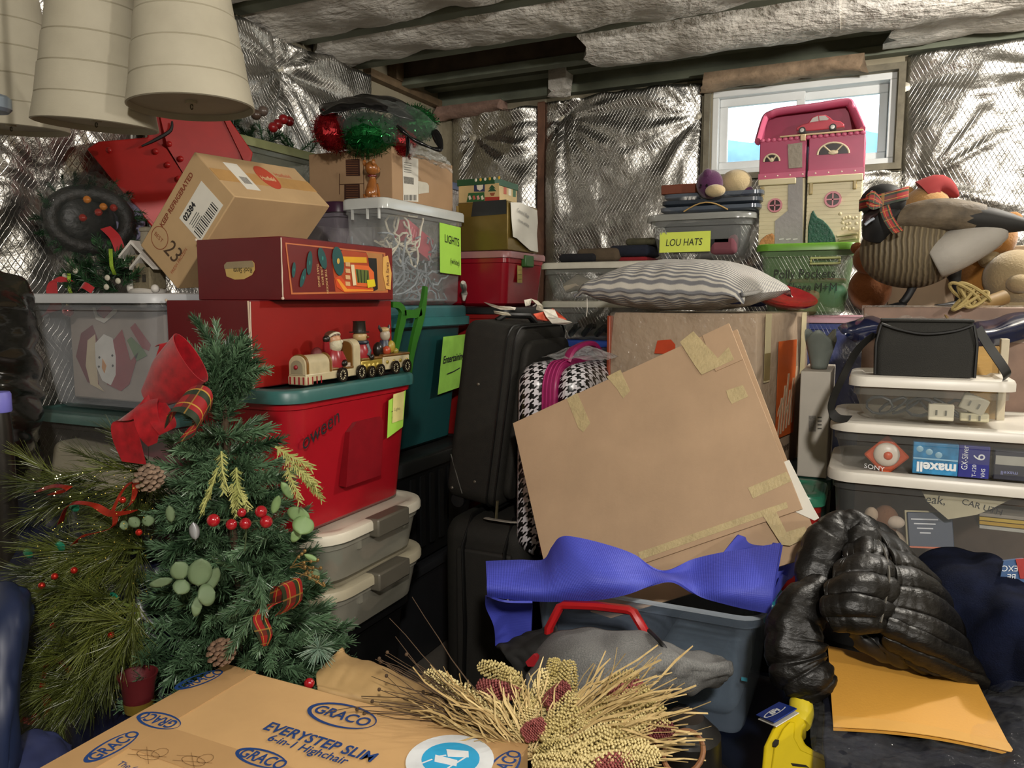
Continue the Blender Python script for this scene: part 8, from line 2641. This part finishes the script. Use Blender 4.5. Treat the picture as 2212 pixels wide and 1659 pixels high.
def ear_mesh(nm, L, r, mt, seed):
    rr_ = random.Random(seed)
    m = M()
    m.tube([(0, 0, 0), (0, 0, L)], [r * 0.5, r * 0.2], 6)
    N = 230
    for k in range(N):
        t = k / N
        a = k * 2.399
        rad = r * (0.55 + 0.5 * math.sin(math.pi * (0.12 + 0.80 * t))) * rr_.uniform(0.85, 1.1)
        c = V((rad * math.cos(a), rad * math.sin(a), L * t))
        s_ = 0.0031 * rr_.uniform(0.8, 1.2)
        i0 = len(m.v)
        for q in ((1, 0, 0), (-1, 0, 0), (0, 1, 0), (0, -1, 0), (0, 0, 1.2), (0, 0, -1.2)):
            m.pt(c + V(q) * s_)
        for f in ((0, 2, 4), (2, 1, 4), (1, 3, 4), (3, 0, 4), (2, 0, 5), (1, 2, 5), (3, 1, 5), (0, 3, 5)):
            m.f.append([i0 + x for x in f])
    me = m.mesh(nm, smooth=180)
    me.materials.append(mt)
    return me
CRE, BUR = leafmat('#ab9a5e', '#dccb94', 0.6, 0.4), leafmat('#5a2426', '#985450', 0.5, 0.4)
EM = [ear_mesh('cream_ear', 0.14, 0.0145, CRE, 3), ear_mesh('cream_ear', 0.10, 0.015, CRE, 4), ear_mesh('burgundy_ear', 0.085, 0.011, BUR, 5)]
def ear(k, a_, b_, sc=1.0):
    p, q = at(*a_), at(*b_)
    d = q - p
    o = bpy.data.objects.new(EM[k].name, EM[k])
    COL.objects.link(o)
    o.parent = sf
    L = (0.14, 0.10, 0.085)[k]
    o.matrix_local = FR[sf.name].inverted() @ (Matrix.Translation(p) @ d.normalized().to_track_quat('Z', 'Y').to_matrix().to_4x4() @ Matrix.Diagonal((sc, sc, d.length / L, 1)))
for a in ((0, (1090, 1530, 1.22), (960, 1497, 1.30)), (0, (1130, 1555, 1.20), (1010, 1510, 1.26)), (1, (985, 1490, 1.31), (922, 1458, 1.36)), (0, (1120, 1470, 1.26), (1040, 1438, 1.34)), (0, (1130, 1570, 1.18), (1200, 1480, 1.24)), (0, (1150, 1560, 1.18), (1180, 1450, 1.28)), (1, (1225, 1510, 1.22), (1228, 1432, 1.28)), (1, (1205, 1480, 1.25), (1195, 1430, 1.30)), (1, (1110, 1590, 1.17), (1150, 1530, 1.19)),
          (0, (1240, 1560, 1.17), (1365, 1515, 1.24)), (0, (1200, 1600, 1.15), (1345, 1570, 1.19)), (0, (1300, 1555, 1.18), (1430, 1530, 1.24)), (0, (1215, 1630, 1.13), (1360, 1600, 1.17)), (0, (1270, 1590, 1.155), (1390, 1548, 1.21)), (1, (1310, 1490, 1.24), (1370, 1460, 1.30)), (0, (1060, 1560, 1.20), (1020, 1530, 1.24)), (1, (1160, 1640, 1.12), (1220, 1610, 1.13)), (1, (1290, 1615, 1.14), (1370, 1598, 1.17)), (0, (1100, 1545, 1.19), (975, 1512, 1.26)), (0, (1060, 1520, 1.23), (950, 1480, 1.31)), (0, (1150, 1530, 1.20), (1085, 1450, 1.28)), (0, (1170, 1600, 1.14), (1240, 1500, 1.20)), (0, (1170, 1585, 1.15), (1300, 1530, 1.19)), (0, (1190, 1640, 1.10), (1320, 1580, 1.14)), (0, (1250, 1640, 1.10), (1400, 1612, 1.14)), (0, (1320, 1580, 1.16), (1440, 1560, 1.20)), (0, (1280, 1540, 1.18), (1400, 1492, 1.24)), (0, (1150, 1650, 1.09), (1260, 1655, 1.08)), (1, (1340, 1640, 1.11), (1420, 1630, 1.13))):
    ear(*a)
for a in ((2, (1120, 1500, 1.22), (1035, 1480, 1.26)), (2, (1180, 1525, 1.19), (1225, 1480, 1.22)), (2, (1130, 1590, 1.145), (1178, 1562, 1.155)), (2, (1320, 1510, 1.21), (1385, 1480, 1.26)), (2, (1395, 1590, 1.17), (1450, 1572, 1.20)), (2, (1285, 1655, 1.10), (1365, 1640, 1.12))):
    ear(*a, 1.15)
# wooden ring of the sheaf holder
m = M()
cr_ = at(1476, 1625, 1.20)
m.tube([cr_ + camx @ V((0.032 * math.cos(a), 0.030 * math.sin(a), 0.012 * math.cos(a) + 0.018 * math.sin(a))) for a in [k * 2 * math.pi / 24 for k in range(25)]], 0.0045, 8)
m.build('wooden_ring', mat('#7d5434', 0.6, var=0.2), sf)
o = M().lathe([(0.001, 0), (0.06, 0.0), (0.065, 0.02), (0.06, 0.10), (0.03, 0.13), (0.001, 0.132)], 20, at(1480, 1640, 1.27) - V((0, 0, 0.05))).build('dark_pot', mat('#0f0e0c', 0.35), None)
tag(o, 'dark round pot behind the straw sheaf', 'pot')
crate = bin_('storage_tote', 'low black tote under the wheat sheaf', 'storage bin', -0.455, -0.20, 0.62, 1.45, 0.0, 0.56, mat('#0d0d0f', 0.5), mat('#0d0d0f', 0.5), r=0.03, group='totes of the foreground')
# ================================================================ ceramic train on the teal lid, green plastic hook
tn = thing('ceramic_train', 'ceramic christmas train carrying a santa, snowman and reindeer', 'figurine', (-1.385, 1.8, 1.2225))
TX = -1.385                     # centre plane of the train
ZL = 1.2225                     # top of the lid
def ty(px, py=800):
    return onX(px, py, TX + 0.03).y
CRW = mat('#b5a886', 0.3, var=0.12, vs=30)
BRN = mat('#6d4a1e', 0.35, var=0.2)
GLD2 = mat('#a08a3c', 0.3, 0.3, var=0.2)
TRD = mat('#8a2026', 0.3)
DRK = mat('#1c150f', 0.3)
def tb2(y0, y1, z0, z1, w_, mt, nm, bev=0.003):
    return M().bb(TX - w_, TX + w_, y0, y1, ZL + z0, ZL + z1).build(nm, mt, tn, bevel=bev)
ya, yb, yc_, yd, ye = ty(661), ty(720), ty(783), ty(830), ty(886)
tb2(ya, yc_ - 0.004, 0.012, 0.034, 0.030, CRW, 'engine_base')
tb2(ya - 0.002, ya + 0.03, 0.004, 0.028, 0.031, CRW, 'cow_catcher')
for k in range(4):
    M().bb(TX + 0.031, TX + 0.0318, ya + 0.004 + 0.018 * k, ya + 0.008 + 0.018 * k, ZL + 0.006, ZL + 0.026).build('red_stripe', TRD, tn)
    M().bb(TX - 0.025 + 0.015 * k, TX - 0.020 + 0.015 * k, ya - 0.0028, ya - 0.002, ZL + 0.006, ZL + 0.026).build('red_stripe', TRD, tn)
def arch(y0, y1, w_, h0, h1, mt, nm):
    pr = [V((-w_, 0, h0))] + [V((-w_ * math.cos(math.pi * k / 12), 0, h1 - w_ * 0.9 + w_ * 0.9 * math.sin(math.pi * k / 12))) for k in range(13)] + [V((w_, 0, h0))]
    m = M()
    m.loft([[V((TX + p.x, y, ZL + p.z)) for p in pr] for y in (y0, y1)])
    return m.build(nm, mt, tn, smooth=50)
arch(ya, yb, 0.027, 0.030, 0.083, CRW, 'boiler')
arch(ya + 0.006, ya + 0.014, 0.029, 0.030, 0.086, BRN, 'boiler_band')
arch(yb - 0.012, yb - 0.004, 0.029, 0.030, 0.086, BRN, 'boiler_band')
arch(ya - 0.002, ya, 0.020, 0.034, 0.070, mat('#8a8268', 0.35), 'boiler_face')
M().ball((TX, ya - 0.005, ZL + 0.052), (0.006, 0.005, 0.006), 10, 8).build('red_lamp', TRD, tn)
arch(ty(766), ty(780), 0.028, 0.03, 0.118, CRW, 'cab_back')
arch(ty(764), ty(766), 0.024, 0.034, 0.112, BRN, 'cab_panel')
tb2(yb, yc_ - 0.006, 0.034, 0.042, 0.027, BRN, 'seat_deck')
tb2(yc_ + 0.002, yd - 0.004, 0.014, 0.052, 0.027, GLD2, 'tender')
tb2(yc_ + 0.002, yd - 0.004, 0.052, 0.060, 0.029, BRN, 'tender_rim')
tb2(yd, ye, 0.016, 0.056, 0.028, CRW, 'wagon')
tb2(yd - 0.001, ye + 0.001, 0.056, 0.064, 0.030, BRN, 'wagon_rim')
for k in range(4):
    M().ball((TX + 0.0285, yd + 0.02 + k * (ye - yd - 0.03) / 3.2, ZL + 0.04), (0.003, 0.008, 0.006), 8, 6).build('gold_swag', GLD2, tn)
    M().ball((TX + 0.0275, yc_ + 0.015 + k * 0.022, ZL + 0.036), (0.003, 0.007, 0.007), 8, 6).build('gold_swag', mat('#c4ae58', 0.3, 0.3), tn)
for px, r in ((736, 0.021), (777, 0.021), (799, 0.018), (819, 0.019), (851, 0.021), (876, 0.021)):
    y = ty(px, 808)
    for sx_ in (1, -1):
        x = TX + 0.036 * sx_
        rot = Matrix.Rotation(R(90), 4, 'Y')
        w0 = M().lathe([(r * 0.72, -0.004), (r, -0.004), (r, 0.004), (r * 0.72, 0.004), (r * 0.72, -0.004)], 22, (x, y, ZL + r), cap0=False, cap1=False, m=rot).build('wheel', DRK, tn)
        if sx_ > 0:
            M().lathe([(0.0005, 0.0), (r * 0.74, 0.0005)], 18, (x + 0.0005, y, ZL + r), m=rot).build('wheel_disc', mat('#c9c1a0', 0.4), w0)
            for k in range(5):
                a = math.pi * k / 5
                M().box((x + 0.0022, y, ZL + r), (0.0016, r * 1.5, 0.0022), Matrix.Rotation(a, 4, 'X')).build('spoke', DRK, w0)
# santa
sy_ = ty(738, 770)
sk = mat('#b98a66', 0.4)
M().lathe([(0.001, 0.036), (0.028, 0.04), (0.030, 0.06), (0.024, 0.085), (0.014, 0.10)], 18, (TX, sy_, ZL)).build('santa_coat', TRD, tn)
M().ball((TX + 0.004, sy_, ZL + 0.118), (0.020, 0.020, 0.021), 16, 12).build('santa_face', sk, tn)
M().ball((TX + 0.010, sy_, ZL + 0.103), (0.018, 0.021, 0.022), 14, 10).build('santa_beard', mat('#b9b296', 0.5, bump=0.6, bs=120), tn)
M().ball((TX - 0.002, sy_, ZL + 0.130), (0.022, 0.022, 0.014), 14, 10).build('santa_hat', mat('#5a3a28', 0.4), tn)
M().tube([(TX + 0.004 + 0.022 * math.cos(a) * 0.5, sy_ + 0.022 * math.sin(a), ZL + 0.126 + 0.012 * math.cos(a)) for a in [math.pi * (k / 10 - 0.5) * 1.5 for k in range(11)]], 0.0035, 6).build('hat_trim', mat('#c4bda4', 0.5), tn)
M().ball((TX + 0.006, sy_ + 0.030, ZL + 0.112), 0.006, 10, 8).build('hat_bobble', mat('#c4bda4', 0.5), tn)
M().tube([(TX, sy_ - 0.018, ZL + 0.080), (TX + 0.006, sy_ - 0.036, ZL + 0.096), (TX + 0.01, sy_ - 0.040, ZL + 0.116)], [0.010, 0.010, 0.009], 10).build('santa_arm', TRD, tn)
M().ball((TX + 0.01, sy_ - 0.040, ZL + 0.122), (0.010, 0.012, 0.011), 10, 8).build('mitten', DRK, tn)
M().tube([(TX + 0.012, sy_ + 0.016, ZL + 0.080), (TX + 0.028, sy_ + 0.012, ZL + 0.058)], [0.010, 0.009], 10).build('santa_arm', TRD, tn)
M().ball((TX + 0.030, sy_ + 0.012, ZL + 0.052), (0.008, 0.012, 0.009), 10, 8).build('mitten', DRK, tn)
M().box((TX + 0.026, sy_ + 0.03, ZL + 0.046), (0.008, 0.022, 0.012)).build('candy_box', mat('#b5a08c', 0.4), tn, bevel=0.002)
M().ball((TX - 0.012, sy_ - 0.055, ZL + 0.074), (0.016, 0.022, 0.026), 12, 8).build('toy_sack', mat('#5a1c1a', 0.6), tn)
# snowman
ny_ = ty(795, 760)
M().lathe([(0.001, 0.05), (0.026, 0.055), (0.030, 0.075), (0.022, 0.10), (0.012, 0.112)], 18, (TX, ny_, ZL)).build('snowman_coat', TRD, tn)
M().ball((TX + 0.002, ny_, ZL + 0.122), (0.021, 0.023, 0.019), 16, 12).build('snowman_face', mat('#b59a6a', 0.4), tn)
M().ball((TX + 0.022, ny_ + 0.008, ZL + 0.121), (0.008, 0.005, 0.004), 8, 6).build('carrot_nose', mat('#6d4418', 0.4), tn)
M().lathe([(0.030, 0.134), (0.030, 0.137), (0.020, 0.138), (0.018, 0.165), (0.020, 0.168), (0.001, 0.169)], 20, (TX, ny_, ZL)).build('top_hat', mat('#22201a', 0.3), tn)
M().tube([(TX + 0.022 * math.cos(a), ny_ + 0.024 * math.sin(a), ZL + 0.105) for a in [k * math.pi / 8 for k in range(17)]], 0.006, 8).build('scarf', mat('#1b2430', 0.4), tn)
M().tube([(TX + 0.022, ny_ + 0.008, ZL + 0.103), (TX + 0.030, ny_ + 0.010, ZL + 0.08), (TX + 0.030, ny_ + 0.002, ZL + 0.066)], [0.006, 0.007, 0.007], 8, flat=0.5).build('scarf_end', mat('#3a4a4c', 0.4), tn)
M().ball((TX + 0.030, ny_ + 0.018, ZL + 0.060), (0.007, 0.010, 0.009), 10, 8).build('mitten', DRK, tn)
# reindeer with presents
ry_ = ty(848, 755)
M().lathe([(0.001, 0.058), (0.020, 0.06), (0.022, 0.08), (0.014, 0.105)], 16, (TX, ry_, ZL)).build('reindeer_coat', mat('#2b3444', 0.4), tn)
M().ball((TX + 0.003, ry_, ZL + 0.122), (0.016, 0.017, 0.020), 14, 10).build('reindeer_head', mat('#a89c88', 0.4), tn)
M().ball((TX, ry_, ZL + 0.137), (0.017, 0.018, 0.010), 12, 8).build('reindeer_cap', mat('#b59a6a', 0.4), tn)
for q in (-1, 1):
    M().tube([(TX, ry_ + 0.016 * q, ZL + 0.135), (TX, ry_ + 0.026 * q, ZL + 0.145), (TX, ry_ + 0.027 * q, ZL + 0.153)], [0.005, 0.005, 0.002], 8).build('antler', mat('#33302c', 0.4), tn)
M().ball((TX + 0.018, ry_ + 0.010, ZL + 0.085), (0.012, 0.016, 0.020), 10, 8).build('gold_scarf', mat('#9a8430', 0.4), tn)
M().ball((TX + 0.004, ry_ - 0.040, ZL + 0.078), (0.016, 0.018, 0.024), 12, 8).build('brown_jug', DRK, tn)
M().ball((TX + 0.014, ry_ - 0.010, ZL + 0.074), (0.014, 0.014, 0.015), 12, 8).build('orange_ball', mat('#a8452a', 0.3), tn)
M().ball((TX + 0.020, ry_ + 0.030, ZL + 0.070), (0.010, 0.012, 0.010), 10, 8).build('small_present', mat('#8a7a30', 0.3), tn)

# ---- green plastic tree stand leg behind the red boxes
gp = thing('green_stand', 'bright green moulded plastic stand leg behind the red boxes', 'stand', at(880, 800, 2.62))
GRN = mat('#2f6a1c', 0.35, var=0.06)
gx = lambda px, py: onX(px, py, -1.535)
def gs_(pts, wd):
    P = spath([gx(*p) for p in pts], 24)
    W = wd if not isinstance(wd, list) else [crv([V((x, 0, 0)) for x in wd], k / 24).x for k in range(25)]
    A = []
    for k in range(25):
        t = (P[min(k + 1, 24)] - P[max(k - 1, 0)]).normalized()
        A.append(t.cross(V((1, 0, 0))).normalized())
    return M().ribbon(P, W, A, 0.014).build('green_arm', GRN, gp, smooth=30)
gs_([(918, 619), (915, 650), (909, 680), (902, 705), (894, 735), (886, 775), (882, 815)], [0.018, 0.026, 0.036, 0.040, 0.034, 0.028, 0.024])
gs_([(846, 658), (860, 660), (869, 672), (868, 690), (862, 715), (856, 745), (850, 775)], [0.02, 0.024, 0.03, 0.034, 0.03, 0.026, 0.02])
gs_([(866, 682), (880, 678), (895, 678), (908, 672)], [0.034, 0.030, 0.030, 0.030])
# white furry trim by the lights bin
o = M().tube(spath([gx(1000, 610), at(1003, 630, 3.33), at(1002, 650, 3.33)], 12), [0.008, 0.012, 0.014, 0.014, 0.012, 0.01, 0.012, 0.014, 0.012, 0.01, 0.008, 0.006, 0.004], 8).build('lace_trim', mat('#b5b0a6', 0.9), None)
tag(o, 'white lace trim poking out behind the lights bin', 'trim')
